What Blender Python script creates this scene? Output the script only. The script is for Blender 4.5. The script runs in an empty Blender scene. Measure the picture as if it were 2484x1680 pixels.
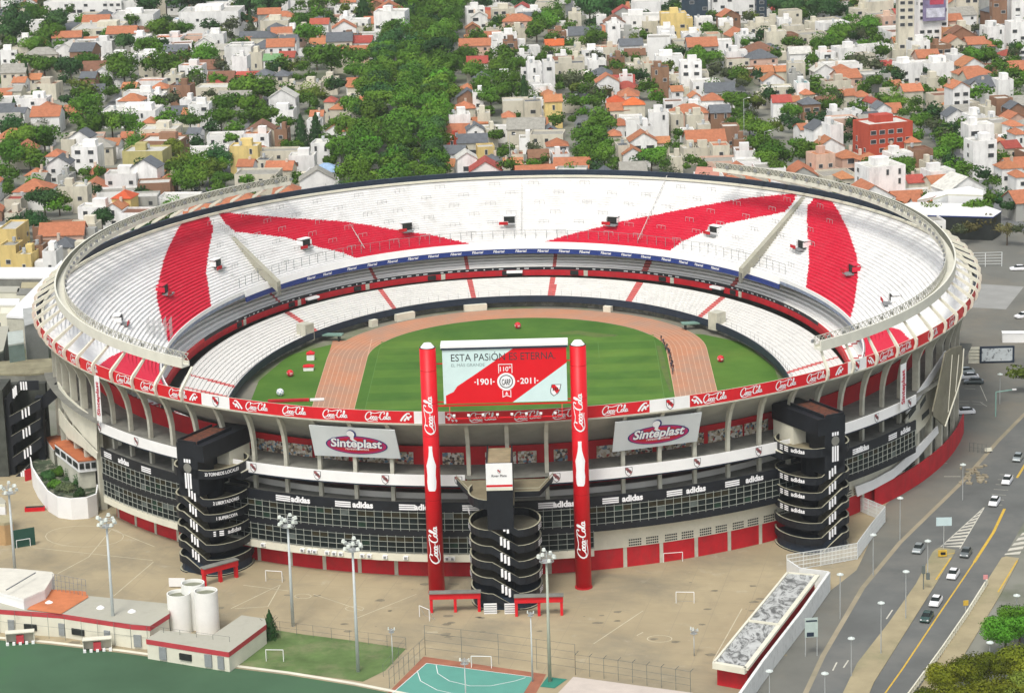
import bpy, bmesh, math, random
import numpy as np
from mathutils import Vector, Matrix
random.seed(7)
R_=math.radians
S=bpy.context.scene
# ---------------- camera, sky, sun, exposure ----------------
F_PX=6413.745; TH=0.247978; ROLL=-0.0310697; YAW=-0.01804968
CAM=np.array([10.18388,-624.844838,159.935805])
def _cam_axes():
    fw=np.array([math.sin(YAW)*math.cos(TH),math.cos(YAW)*math.cos(TH),-math.sin(TH)])
    r=np.array([math.cos(YAW),-math.sin(YAW),0.]); u=np.cross(r,fw)
    c,s=math.cos(ROLL),math.sin(ROLL)
    return c*r+s*u, -s*r+c*u, fw
AR,AU,AF=_cam_axes()
cd=bpy.data.cameras.new('camera'); cam=bpy.data.objects.new('camera',cd); S.collection.objects.link(cam)
cam.matrix_world=Matrix(((AR[0],AU[0],-AF[0],CAM[0]),(AR[1],AU[1],-AF[1],CAM[1]),(AR[2],AU[2],-AF[2],CAM[2]),(0,0,0,1)))
cd.sensor_width=36; cd.sensor_fit='HORIZONTAL'; cd.lens=36*F_PX/2484; cd.clip_start=1; cd.clip_end=6000
S.camera=cam
W=bpy.data.worlds.new('World'); S.world=W; W.use_nodes=True
nt=W.node_tree; bg=nt.nodes['Background']; sky=nt.nodes.new('ShaderNodeTexSky'); sky.sky_type='NISHITA'
sky.sun_disc=False; sky.sun_elevation=R_(58); sky.sun_rotation=R_(200); sky.dust_density=3.0; sky.ozone_density=0.6; sky.air_density=1.0
hsv=nt.nodes.new('ShaderNodeHueSaturation'); hsv.inputs['Saturation'].default_value=.35; nt.links.new(sky.outputs[0],hsv.inputs['Color']); nt.links.new(hsv.outputs[0],bg.inputs[0]); bg.inputs[1].default_value=0.15
sl=bpy.data.lights.new('sun','SUN'); sl.energy=1.35; sl.angle=R_(14); sl.color=(1,.955,.88)
so=bpy.data.objects.new('sun',sl); S.collection.objects.link(so)
az=R_(200); el=R_(58)   # sun stands behind the camera, a little to the left
sd=Vector((math.sin(az)*math.cos(el),math.cos(az)*math.cos(el),math.sin(el)))
so.rotation_euler=sd.to_track_quat('Z','Y').to_euler()
S.view_settings.view_transform='Standard'; S.view_settings.look='None'; S.view_settings.gamma=1; S.view_settings.exposure=0.52
S.view_settings.use_curve_mapping=False
S.render.engine='CYCLES'; S.cycles.max_bounces=5; S.cycles.diffuse_bounces=3; S.cycles.glossy_bounces=2; S.cycles.transmission_bounces=2; S.cycles.transparent_max_bounces=6
GZ=-1.0
def G(px,py,z=GZ):
    d=(px-1242)/F_PX*AR-(py-840)/F_PX*AU+AF
    t=(z-CAM[2])/d[2]; P=CAM+t*d
    return Vector((P[0],P[1],z))
def PX(P):
    d=np.array(P)-CAM; z=d@AF
    return 1242+F_PX*(d@AR)/z, 840-F_PX*(d@AU)/z
def scale_at(P): return F_PX/float((np.array(P)-CAM)@AF)   # source px per metre
# ---------------- materials ----------------
MATS={}
def mat(name,col,rough=.75,var=.12,sc=.6,met=0,emit=0,col2=None,bump=0,spec=.3,detail=4,rnd=0):
    if name in MATS: return MATS[name]
    m=bpy.data.materials.new(name); m.use_nodes=True; t=m.node_tree; b=t.nodes['Principled BSDF']
    b.inputs['Roughness'].default_value=rough; b.inputs['Metallic'].default_value=met
    b.inputs['Specular IOR Level'].default_value=spec
    tc=t.nodes.new('ShaderNodeTexCoord'); n=t.nodes.new('ShaderNodeTexNoise'); n.inputs['Scale'].default_value=sc; n.inputs['Detail'].default_value=detail
    n.inputs['Roughness'].default_value=.65
    t.links.new(tc.outputs['Object'],n.inputs['Vector'])
    r=t.nodes.new('ShaderNodeValToRGB'); t.links.new(n.outputs['Fac'],r.inputs[0])
    c1=tuple(max(0,x*(1-var)) for x in col); c2=tuple(min(1,x*(1+var)) for x in col) if col2 is None else col2
    r.color_ramp.elements[0].position=.32; r.color_ramp.elements[1].position=.68
    r.color_ramp.elements[0].color=(*c1,1); r.color_ramp.elements[1].color=(*c2,1)
    out=r.outputs[0]
    if rnd:
        oi=t.nodes.new('ShaderNodeObjectInfo'); hs=t.nodes.new('ShaderNodeHueSaturation')
        mr=t.nodes.new('ShaderNodeMapRange'); mr.inputs['To Min'].default_value=1-rnd; mr.inputs['To Max'].default_value=1+rnd
        t.links.new(oi.outputs['Random'],mr.inputs['Value']); t.links.new(mr.outputs[0],hs.inputs['Value'])
        mr2=t.nodes.new('ShaderNodeMapRange'); mr2.inputs['To Min'].default_value=.5-rnd*.03; mr2.inputs['To Max'].default_value=.5+rnd*.05
        mu=t.nodes.new('ShaderNodeMath'); mu.operation='FRACT'; mm=t.nodes.new('ShaderNodeMath'); mm.operation='MULTIPLY'; mm.inputs[1].default_value=7.31
        t.links.new(oi.outputs['Random'],mm.inputs[0]); t.links.new(mm.outputs[0],mu.inputs[0]); t.links.new(mu.outputs[0],mr2.inputs['Value'])
        t.links.new(mr2.outputs[0],hs.inputs['Hue']); t.links.new(out,hs.inputs['Color']); out=hs.outputs[0]
    t.links.new(out,b.inputs['Base Color'])
    if bump:
        bp=t.nodes.new('ShaderNodeBump'); bp.inputs['Strength'].default_value=bump; bp.inputs['Distance'].default_value=.3
        t.links.new(n.outputs['Fac'],bp.inputs['Height']); t.links.new(bp.outputs[0],b.inputs['Normal'])
    if emit:
        b.inputs['Emission Color'].default_value=(*col,1); b.inputs['Emission Strength'].default_value=emit
    MATS[name]=m; return m
def add_layer(m,col,scale,lo,hi,detail=6,amt=1.0,distort=0,stretch=None):
    """mix a second procedural colour (stains, wear) over a material"""
    t=m.node_tree; b=t.nodes['Principled BSDF']; src=b.inputs['Base Color'].links[0].from_socket
    tc=t.nodes.new('ShaderNodeTexCoord'); mp=t.nodes.new('ShaderNodeMapping'); n=t.nodes.new('ShaderNodeTexNoise')
    n.inputs['Scale'].default_value=scale; n.inputs['Detail'].default_value=detail; n.inputs['Distortion'].default_value=distort; n.inputs['Roughness'].default_value=.7
    if stretch: mp.inputs['Scale'].default_value=stretch
    t.links.new(tc.outputs['Object'],mp.inputs[0]); t.links.new(mp.outputs[0],n.inputs['Vector'])
    mr=t.nodes.new('ShaderNodeMapRange'); mr.inputs['From Min'].default_value=lo; mr.inputs['From Max'].default_value=hi; mr.inputs['To Max'].default_value=amt
    t.links.new(n.outputs['Fac'],mr.inputs['Value'])
    mx=t.nodes.new('ShaderNodeMix'); mx.data_type='RGBA'; mx.inputs[7].default_value=(*col,1)
    t.links.new(mr.outputs[0],mx.inputs[0]); t.links.new(src,mx.inputs[6]); t.links.new(mx.outputs[2],b.inputs['Base Color'])
    return m
def linegrid(m,col,spacing,width,axis=0,rot=0):
    """thin repeating joints, in object metres"""
    t=m.node_tree; b=t.nodes['Principled BSDF']; src=b.inputs['Base Color'].links[0].from_socket
    tc=t.nodes.new('ShaderNodeTexCoord'); mp=t.nodes.new('ShaderNodeMapping'); mp.inputs['Rotation'].default_value=(0,0,rot)
    sx=t.nodes.new('ShaderNodeSeparateXYZ'); t.links.new(tc.outputs['Object'],mp.inputs[0]); t.links.new(mp.outputs[0],sx.inputs[0])
    d=t.nodes.new('ShaderNodeMath'); d.operation='DIVIDE'; d.inputs[1].default_value=spacing; t.links.new(sx.outputs[axis],d.inputs[0])
    f=t.nodes.new('ShaderNodeMath'); f.operation='FRACT'; t.links.new(d.outputs[0],f.inputs[0])
    c=t.nodes.new('ShaderNodeMath'); c.operation='LESS_THAN'; c.inputs[1].default_value=width/spacing; t.links.new(f.outputs[0],c.inputs[0])
    mx=t.nodes.new('ShaderNodeMix'); mx.data_type='RGBA'; mx.inputs[7].default_value=(*col,1)
    t.links.new(c.outputs[0],mx.inputs[0]); t.links.new(src,mx.inputs[6]); t.links.new(mx.outputs[2],b.inputs['Base Color'])
    return m
M_white=mat('white_paint',(.80,.80,.78),.6,.04,.3)
M_seatw=add_layer(mat('white_terrace',(.74,.735,.715),.8,.05,.25),(.50,.49,.46),.22,.52,.74,amt=.5)
M_seatr=add_layer(mat('red_terrace',(.60,.012,.045),.7,.10,.3),(.42,.05,.07),.3,.5,.72,amt=.5)
M_conc=add_layer(mat('pale_concrete',(.50,.49,.40),.85,.14,.35),(.26,.25,.20),.25,.5,.75,amt=.6)
M_cream=add_layer(mat('cream_paint',(.66,.64,.52),.8,.07,.3),(.42,.40,.3),.5,.58,.8,amt=.5)
M_cd=mat('dark_concrete',(.19,.19,.165),.9,.2,.4)
M_red=add_layer(mat('red_paint',(.60,.010,.018),.5,.06,.4),(.38,.01,.015),.5,.5,.75,amt=.4,stretch=(1,1,.3))
M_redd=add_layer(mat('red_wall_paint',(.48,.012,.02),.65,.16,.3),(.24,.03,.03),.5,.5,.72,amt=.55,stretch=(1,1,.35))
M_black=mat('black_paint',(.010,.012,.016),.5,.3,.4)
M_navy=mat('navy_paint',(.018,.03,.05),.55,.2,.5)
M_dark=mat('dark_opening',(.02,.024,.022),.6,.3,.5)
M_glass=mat('window_glass',(.012,.018,.018),.45,.4,.3,spec=.12)
M_blue=mat('blue_band',(.02,.05,.33),.5,.08,.4)
M_steel=mat('galvanised_steel',(.45,.47,.46),.45,.1,2,met=.3)
M_grey=mat('grey_metal',(.22,.23,.23),.6,.15,1)
M_letter=mat('white_lettering',(.82,.82,.82),.5,.02,1)
# ---------------- mesh helpers ----------------
COL=S.collection
class MB:
    def __init__(s): s.v=[]; s.f=[]; s.m=[]
    def face(s,pts,mi=0):
        b=len(s.v); s.v+= [tuple(p) for p in pts]; s.f.append(tuple(range(b,b+len(pts)))); s.m.append(mi)
    def box(s,c,d,rz=0,mi=0,skip=()):
        x,y,z=(a/2 for a in d); cs,sn=math.cos(rz),math.sin(rz); b=len(s.v)
        for X,Y,Z in ((-x,-y,-z),(x,-y,-z),(x,y,-z),(-x,y,-z),(-x,-y,z),(x,-y,z),(x,y,z),(-x,y,z)):
            s.v.append((c[0]+X*cs-Y*sn,c[1]+X*sn+Y*cs,c[2]+Z))
        for i,f in enumerate(((0,3,2,1),(4,5,6,7),(0,1,5,4),(1,2,6,5),(2,3,7,6),(3,0,4,7))):
            if i in skip: continue
            s.f.append(tuple(b+k for k in f)); s.m.append(mi)
    def prism(s,poly,z0,z1,mi=0,mt=None,bottom=False):
        n=len(poly); b=len(s.v)
        a=sum(poly[i][0]*poly[(i+1)%n][1]-poly[(i+1)%n][0]*poly[i][1] for i in range(n))
        if a<0: poly=poly[::-1]
        s.v+=[(p[0],p[1],z0) for p in poly]+[(p[0],p[1],z1) for p in poly]
        for i in range(n):
            j=(i+1)%n; s.f.append((b+i,b+j,b+n+j,b+n+i)); s.m.append(mi)
        s.f.append(tuple(b+n+i for i in range(n))); s.m.append(mi if mt is None else mt)
        if bottom: s.f.append(tuple(b+n-1-i for i in range(n))); s.m.append(mi)
    def cyl(s,c,r,z0,z1,n=12,mi=0,r2=None,cap=True,mt=None):
        r2=r if r2 is None else r2; b=len(s.v)
        for z,rr in ((z0,r),(z1,r2)):
            for i in range(n):
                a=2*math.pi*i/n; s.v.append((c[0]+rr*math.cos(a),c[1]+rr*math.sin(a),z))
        for i in range(n):
            j=(i+1)%n; s.f.append((b+i,b+j,b+n+j,b+n+i)); s.m.append(mi)
        if cap: s.f.append(tuple(b+n+i for i in range(n))); s.m.append(mi if mt is None else mt); s.f.append(tuple(b+n-1-i for i in range(n))); s.m.append(mi)
    def bar(s,p,q,r,n=4,mi=0,r2=None):
        p=Vector(p); q=Vector(q); d=q-p
        if d.length<1e-6: return
        d.normalize(); u=d.cross(Vector((0,0,1)));
        if u.length<1e-3: u=Vector((1,0,0))
        u.normalize(); w=d.cross(u); b=len(s.v); r2=r if r2 is None else r2
        for P,rr in ((p,r),(q,r2)):
            for i in range(n):
                a=2*math.pi*(i+.5)/n; s.v.append(tuple(P+u*rr*math.cos(a)+w*rr*math.sin(a)))
        for i in range(n):
            j=(i+1)%n; s.f.append((b+i,b+n+i,b+n+j,b+j)); s.m.append(mi)
        s.f.append(tuple(b+i for i in range(n))); s.m.append(mi); s.f.append(tuple(b+2*n-1-i for i in range(n))); s.m.append(mi)
    def build(s,name,mats,parent=None,smooth=False,world=True):
        me=bpy.data.meshes.new(name); v=s.v
        if parent is not None and world:
            o=parent.location; pp=parent.parent
            ox,oy,oz=o
            if pp is not None: ox+=pp.location[0]; oy+=pp.location[1]; oz+=pp.location[2]
            if ox or oy or oz: v=[(a-ox,b-oy,c-oz) for a,b,c in v]
        me.from_pydata(v,[],s.f); me.update()
        if not isinstance(mats,(list,tuple)): mats=[mats]
        for m in mats: me.materials.append(m)
        if len(mats)>1: me.polygons.foreach_set('material_index',s.m)
        if smooth: me.polygons.foreach_set('use_smooth',[True]*len(me.polygons))
        o=bpy.data.objects.new(name,me); COL.objects.link(o)
        if parent is not None: o.parent=parent
        return o
def tag(o,label=None,cat=None,group=None,kind=None):
    if label: o['label']=label
    if cat: o['category']=cat
    if group: o['group']=group
    if kind: o['kind']=kind
    return o
def empty(name,loc=(0,0,0),rz=0,label=None,cat=None,group=None):
    o=bpy.data.objects.new(name,None); o.location=loc; o.rotation_euler=(0,0,rz); COL.objects.link(o); return tag(o,label,cat,group)
def dup(o,parent=None,loc=None,rz=None,scale=None):
    c=o.copy(); COL.objects.link(c); c.parent=parent
    if loc is not None: c.location=loc
    if rz is not None: c.rotation_euler=(0,0,rz)
    if scale is not None: c.scale=scale
    for ch in list(o.children): dup(ch,c)
    return c
def sheet(name,pts,z,m,kind='structure',px=True,parent=None):
    b=MB(); P=[G(x,y,z) for x,y in pts] if px else [Vector((x,y,z)) for x,y in pts]
    n=len(P); a=sum(P[i][0]*P[(i+1)%n][1]-P[(i+1)%n][0]*P[i][1] for i in range(n))
    if a<0: P=P[::-1]
    b.face(P); o=b.build(name,m,parent)
    if kind and parent is None: o['kind']=kind
    return o
def line_strip(b,pts,w,z,px=True,mi=0,zoff=0):
    P=[G(x,y,z) for x,y in pts] if px else [Vector((x,y,z)) for x,y in pts]
    for i in range(len(P)-1):
        d=(P[i+1]-P[i]); d.z=0; d.normalize(); nrm=Vector((-d.y,d.x,0))*w/2
        b.face([P[i]-nrm,P[i+1]-nrm,P[i+1]+nrm,P[i]+nrm][::1],mi)
# text
_tx={}
def text2d(s,bold=.02,cuts=0,shear=0):
    k=(s,bold,cuts,shear)
    if k in _tx: return _tx[k]
    c=bpy.data.curves.new('t','FONT'); c.body=s; c.size=1; c.offset=bold; c.align_x='CENTER'; c.shear=shear; c.resolution_u=3
    o=bpy.data.objects.new('t',c); COL.objects.link(o); dg=bpy.context.evaluated_depsgraph_get(); me=bpy.data.meshes.new_from_object(o.evaluated_get(dg))
    bm=bmesh.new(); bm.from_mesh(me); bmesh.ops.triangulate(bm,faces=bm.faces)
    if cuts: bmesh.ops.subdivide_edges(bm,edges=[e for e in bm.edges if e.calc_length()>.12],cuts=cuts)
    bmesh.ops.triangulate(bm,faces=bm.faces)
    bm.normal_update()
    V=[(v.co.x,v.co.y) for v in bm.verts]; bm.verts.index_update()
    Fc=[]
    for f in bm.faces:
        ids=[v.index for v in f.verts]
        if f.normal.z<0: ids=ids[::-1]
        Fc.append(tuple(ids))
    bm.free(); bpy.data.objects.remove(o); bpy.data.curves.remove(c); bpy.data.meshes.remove(me)
    if V:
        x0=min(v[0] for v in V); x1=max(v[0] for v in V); V=[(v[0]-(x0+x1)/2,v[1]) for v in V]; w=x1-x0
    else: w=1
    _tx[k]=(V,Fc,w); return _tx[k]
def put2d(b,shape,f,sx,sy,mi=0):
    V,Fc,_=shape; o=len(b.v)
    b.v+=[tuple(f(x*sx,y*sy)) for x,y in V]
    for t in Fc: b.f.append(tuple(o+i for i in t)); b.m.append(mi)
def ribbon(paths,w):
    V=[];Fc=[]
    for p in paths:
        closed = p[0]==p[-1]
        # catmull-rom smoothing
        q=[]; n=len(p)
        for i in range(n-1):
            p0=p[i-1] if i>0 else (p[-2] if closed else p[i]); p1=p[i]; p2=p[i+1]; p3=p[i+2] if i+2<n else (p[1] if closed else p[i+1])
            for t in (0,.33,.67):
                q.append(tuple(.5*((2*p1[k])+(-p0[k]+p2[k])*t+(2*p0[k]-5*p1[k]+4*p2[k]-p3[k])*t*t+(-p0[k]+3*p1[k]-3*p2[k]+p3[k])*t**3) for k in (0,1)))
        q.append(p[-1])
        o=len(V)
        for i,a in enumerate(q):
            d0=q[max(0,i-1)]; d1=q[min(len(q)-1,i+1)]; dx,dy=d1[0]-d0[0],d1[1]-d0[1]; L=math.hypot(dx,dy) or 1
            # thicker on down strokes
            ww=w*(.65+.55*abs(dy)/L)
            V.append((a[0]-dy/L*ww/2,a[1]+dx/L*ww/2)); V.append((a[0]+dy/L*ww/2,a[1]-dx/L*ww/2))
        for i in range(len(q)-1): Fc.append((o+2*i+1,o+2*i+3,o+2*i+2,o+2*i))
    x0=min(v[0] for v in V); x1=max(v[0] for v in V); y0=min(v[1] for v in V); y1=max(v[1] for v in V)
    V=[(v[0]-(x0+x1)/2,v[1]-(y0+y1)/2) for v in V]
    return V,Fc,x1-x0
def _loop(cx,cy,rx,ry,n=8): return [(cx+rx*math.cos(2*math.pi*i/n)+.25*ry*math.sin(2*math.pi*i/n),cy+ry*math.sin(2*math.pi*i/n)) for i in range(n)]+[(cx+rx,cy)]
SCRIPT=ribbon([[(2.5,2.1),(2.75,2.8),(2.2,3.2),(1.1,2.6),(.45,1.4),(.7,.55),(1.5,.45),(2.3,1.0)],_loop(2.75,1.05,.36,.5),[(3.85,1.3),(3.65,1.55),(3.25,1.05),(3.45,.55),(4.0,.85)],_loop(4.4,1.05,.34,.5),[(4.85,1.55),(4.72,.65),(5.15,.75)],[(5.15,1.25),(5.65,1.35)],
 [(7.5,2.4),(7.8,3.0),(7.2,3.3),(6.3,2.5),(5.95,1.3),(6.2,.6),(6.9,.55),(7.4,1.0)],_loop(7.8,1.1,.36,.5),[(8.2,.95),(8.9,2.2),(9.05,3.0),(8.75,3.05),(8.5,1.8),(8.45,.7),(8.9,.75)],_loop(9.35,1.1,.34,.5),[(9.8,1.6),(9.68,.7),(10.1,.85)],[(.5,.55),(1.4,-.15),(2.8,-.1),(4.0,.15),(5.1,.0)],[(2.75,2.9),(4.0,2.7),(5.3,2.95),(6.6,3.25)]],.33)
def crest(b,f,s,w1=0,r=1,k=2):
    """club shield: dark rim, white field, red diagonal band, letters hinted as dark strokes"""
    sh=[(-.5,.6),(.5,.6),(.5,-.05),(.38,-.4),(0,-.7),(-.38,-.4),(-.5,-.05)]
    c=[(x*1.16,y*1.12-.01) for x,y in sh]
    b.face([f(x*s,y*s,0) for x,y in c[::-1]],k); b.face([f(x*s,y*s,.02) for x,y in sh[::-1]],w1)
    b.face([f(x*s,y*s,.04) for x,y in [(-.5,.6),(-.5,.3),(.3,-.48),(.5,-.05),(-.15,.6)]],r)
    for x in (-.22,0,.22): b.face([f(a*s,c2*s,.06) for a,c2 in [(x-.06,-.12),(x+.06,-.12),(x+.06,.28),(x-.06,.28)]],k)
# ---------------- stadium rings ----------------
O=(0.,-43.)
class Ring:
    def __init__(s,a,b,n,cx,cy,rot,off=0,bf=None):
        s.p=(a+off,b+off,n,cx,cy,rot,(bf+off) if bf else b+off)
        N=1440; s.N=N; s.T=[s._R(2*math.pi*i/N) for i in range(N)]
    def _f(s,x,y):
        a,b,n,cx,cy,rot,bf=s.p; X=x-cx;Y=y-cy; c,sn=math.cos(rot),math.sin(rot); U=c*X+sn*Y; V=-sn*X+c*Y
        return abs(U/a)**n+abs(V/(b if V>0 else bf))**n
    def _R(s,ph):
        lo,hi=1,200; c,sn=math.cos(ph),math.sin(ph)
        for _ in range(30):
            m=(lo+hi)/2
            if s._f(O[0]+m*c,O[1]+m*sn)<1: lo=m
            else: hi=m
        return lo
    def R(s,ph):
        t=(ph%(2*math.pi))/(2*math.pi)*s.N; i=int(t); u=t-i
        return s.T[i%s.N]*(1-u)+s.T[(i+1)%s.N]*u
    def pt(s,ph,z=0,d=0):
        r=s.R(ph)+d; return Vector((O[0]+r*math.cos(ph),O[1]+r*math.sin(ph),z))
    def tan(s,ph):
        d=s.pt(ph+.004)-s.pt(ph-.004); return d.normalized()
    def phi_at_px(s,px,z,front=True):
        lo,hi=(math.pi+.12,2*math.pi-.12)
        for _ in range(40):
            m=(lo+hi)/2
            if PX(s.pt(m,z))[0]<px: lo=m
            else: hi=m
        return lo
    def arc(s,n,ph0=0,ph1=2*math.pi):
        """n+1 azimuths equally spaced by arc length"""
        k=1440; A=[ph0+(ph1-ph0)*i/k for i in range(k+1)]; P=[s.pt(a) for a in A]; L=[0]
        for i in range(k): L.append(L[-1]+(P[i+1]-P[i]).length)
        out=[];j=0
        for i in range(n+1):
            t=L[-1]*i/n
            while j<k-1 and L[j+1]<t: j+=1
            u=(t-L[j])/(L[j+1]-L[j]); out.append(A[j]+(A[j+1]-A[j])*u)
        return out
    def surf(s,ph,z,d=.05,tilt=0):
        """local frame map (u along the ring, v up) -> world"""
        P=s.pt(ph,z); t=s.tan(ph); n=Vector((t.y,-t.x,0))
        def f(u,v,e=0):
            # follow the curve
            q=ph+u/s.R(ph); Q=s.pt(q,z); tt=s.tan(q); nn=Vector((tt.y,-tt.x,0)); return Q+nn*(d+e+v*tilt)+Vector((0,0,v))
        return f
RIM=dict(a=103.7,b=119.9,n=2.02,cx=-.65,cy=-44.8,rot=-.048)
rim=Ring(**RIM); fac=Ring(off=-.4,**RIM); colr=Ring(off=-3.5,**RIM); gal=Ring(off=-13,**RIM); rimi=Ring(off=-1.0,**RIM)
cat_o=Ring(98.4,115.1,2.06,-1.2,-48.9,.021); cat_i=Ring(96.2,112.9,2.06,-1.2,-48.9,.021)
upin=Ring(79,107,2.0,-.4,-44.5,.035,bf=96)
midin=Ring(77.5,105,2.13,-1.6,-43.2,-.014); midout=Ring(77.5,105,2.13,-1.6,-43.2,-.014,off=11.5)
lotop=Ring(75.8,104.7,2.1,-.4,-45.3,.04); loin=Ring(64.0,96.9,2.08,-1.1,-48.9,-.004)
TAU=2*math.pi
def in_poly(x,y,P):
    c=False; j=len(P)-1
    for i in range(len(P)):
        xi,yi=P[i]; xj,yj=P[j]
        if (yi>y)!=(yj>y) and x<(xj-xi)*(y-yi)/(yj-yi)+xi: c=not c
        j=i
    return c
def stand(name,ra,za,rb,zb,rows,seg,parent,mats,cls=None,ph0=0,ph1=TAU,fine=False):
    """stepped terrace from inner ring a (low) to outer ring b (high)"""
    b=MB(); A=[ph0+(ph1-ph0)*i/seg for i in range(seg+1)]
    cs=[(math.cos(a),math.sin(a),ra.R(a),rb.R(a)) for a in A]
    def P(i,t,z):
        c,s_,r1,r2=cs[i]; r=r1+(r2-r1)*t; return (O[0]+r*c,O[1]+r*s_,z)
    for k in range(rows):
        t0,t1=k/rows,(k+1)/rows; z0=za+(zb-za)*t0; z1=za+(zb-za)*t1; tm=(t0+t1)/2; zm=(z0+z1)/2
        prof=[(t0,z0),(tm,z0),(t1,z0),(t1,zm),(t1,z1)] if fine else [(t0,z0),(t1,z0),(t1,z1)]
        base=len(b.v); n=len(prof)
        for i in range(seg+1): b.v+=[P(i,t,z) for t,z in prof]
        for i in range(seg):
            o=base+n*i; q=o+n
            for j in range(n-1):
                m=0
                if cls:
                    mid=[(b.v[o+j][x]+b.v[q+j+1][x])/2 for x in range(3)]; m=cls(mid,k)
                b.f.append((o+j,o+j+1,q+j+1,q+j)); b.m.append(m)
    if cls is None: b.m=[0]*len(b.f)
    return b.build(name,mats,parent)
def band(name,ring,z0,z1,th,m,parent,ph0=0,ph1=TAU,seg=240,ring2=None,mats=None,d0=0,d1=0):
    """wall strip: outer face on ring(+d0 bottom,+d1 top), thickness th inwards (closed box section)"""
    b=MB(); A=[ph0+(ph1-ph0)*i/seg for i in range(seg+1)]
    for a in A:
        b.v+=[tuple(ring.pt(a,z0,d0)),tuple(ring.pt(a,z1,d1)),tuple(ring.pt(a,z1,d1-th)),tuple(ring.pt(a,z0,d0-th))]
    for i in range(seg):
        o=4*i; q=o+4
        for k in range(4):
            l=(k+1)%4; b.f.append((o+k,q+k,q+l,o+l)); b.m.append(0)
    if abs(ph1-ph0-TAU)>1e-3:
        b.f.append((0,1,2,3)); b.m.append(0); n=4*seg; b.f.append((n+3,n+2,n+1,n)); b.m.append(0)
    return b.build(name,m,parent)
def annulus(name,r0,z0,r1,z1,m,parent,ph0=0,ph1=TAU,seg=240,d0=0,d1=0):
    b=MB()
    for i in range(seg+1):
        a=ph0+(ph1-ph0)*i/seg; b.v+=[tuple(r0.pt(a,z0,d0)),tuple(r1.pt(a,z1,d1))]
    for i in range(seg): b.f.append((2*i,2*i+2,2*i+3,2*i+1)[::-1]); b.m.append(0)
    o=b.build(name,m,parent); return o
# ---------------- setting ----------------
M_city=add_layer(mat('city_ground',(.20,.20,.165),.95,.3,.03),(.07,.10,.035),.02,.5,.62,amt=.7)
M_plaza=add_layer(add_layer(mat('plaza_concrete',(.35,.29,.18),.9,.13,.05),(.20,.18,.13),.035,.46,.66,amt=.75,distort=.6),(.45,.41,.31),.25,.6,.75,amt=.5)
M_asph=add_layer(mat('asphalt',(.125,.130,.122),.9,.14,.08),(.19,.18,.155),.04,.5,.75,amt=.6)
M_fore=add_layer(mat('forecourt',(.15,.15,.13),.9,.16,.06),(.22,.19,.14),.03,.45,.7,amt=.7,distort=.5)
M_pave=add_layer(mat('pavement_tan',(.30,.26,.18),.92,.14,.15),(.19,.18,.12),.05,.5,.7,amt=.7)
M_grass=mat('pitch_grass',(.055,.15,.012),.9,.18,.05,col2=(.085,.18,.02))
M_grass=add_layer(M_grass,(.16,.20,.03),.03,.55,.8,amt=.5)
M_lawn=add_layer(mat('lawn',(.10,.16,.05),.95,.25,.2),(.24,.22,.13),.12,.5,.7,amt=.6)
M_turf=mat('green_turf',(.060,.118,.066),.9,.14,.04,spec=.1)
M_track=linegrid(add_layer(mat('running_track',(.50,.24,.16),.85,.07,.2),(.42,.26,.19),.06,.45,.65,amt=.6),(.66,.44,.34),1.22,.10)
E_=4500
b=MB(); b.face([(-E_,-2500,GZ),(E_,-2500,GZ),(E_,E_,GZ),(-E_,E_,GZ)]); g=b.build('ground',M_city); g['kind']='structure'
sheet('plaza',[(-400,1900),(-400,1010),(140,1060),(400,1000),(1200,960),(2080,960),(2160,1215),(1990,1560),(1760,1800),(1500,1950)],GZ+.012,linegrid(linegrid(M_plaza,(.27,.235,.16),6.0,.07,0,.2),(.27,.235,.16),6.0,.07,1,.2))
b=MB(); Z_=GZ+.03
def lsz(pts,w=.16):
    P=[G(x,y,Z_) for x,y in pts]
    for i in range(len(P)-1):
        d=(P[i+1]-P[i]); d.normalize(); nn=Vector((-d.y,d.x,0))*w/2; b.face([P[i]-nn,P[i+1]-nn,P[i+1]+nn,P[i]+nn])
for q in (((80,1327),(370,1358)),((140,1390),(215,1350),(270,1283)),((270,1283),(375,1325)),((275,1445),(372,1362)),((560,1475),(680,1417),(650,1470),(570,1475)),((860,1500),(1010,1440)),((1440,1560),(1560,1480)),((1545,1540),(1560,1532)),((590,1418),(700,1432)),((1035,1532),(1062,1532)),((1730,1600),(1800,1475)),((20,1440),(140,1395)),((760,1440),(880,1480))): lsz(q,.18)
for cx,cy,r in ((1600,1548,30),(860,1475,22),(735,1445,20),(205,1300,95)): lsz([(cx+r*math.cos(TAU*i/20),cy+r*.27*math.sin(TAU*i/20)) for i in range(21)],.16)
o=b.build('plaza_lines',mat('worn_line_paint',(.50,.45,.32),.9,.15,.5)); o['kind']='structure'
b=MB(); random.seed(9)
for k in range(70):   # drain covers, oil spots, tar patches
    x,y=random.uniform(120,1900),random.uniform(1410,1600); p=G(x,y,GZ+.026); r=random.uniform(.25,1.3); n=9
    b.face([(p.x+r*random.uniform(.6,1.1)*math.cos(TAU*i/n),p.y+r*random.uniform(.6,1.1)*math.sin(TAU*i/n)*.7,p.z) for i in range(n)])
o=b.build('plaza_stains',mat('stain_dark',(.20,.175,.12),.9,.2,.8)); o['kind']='structure'
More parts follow.
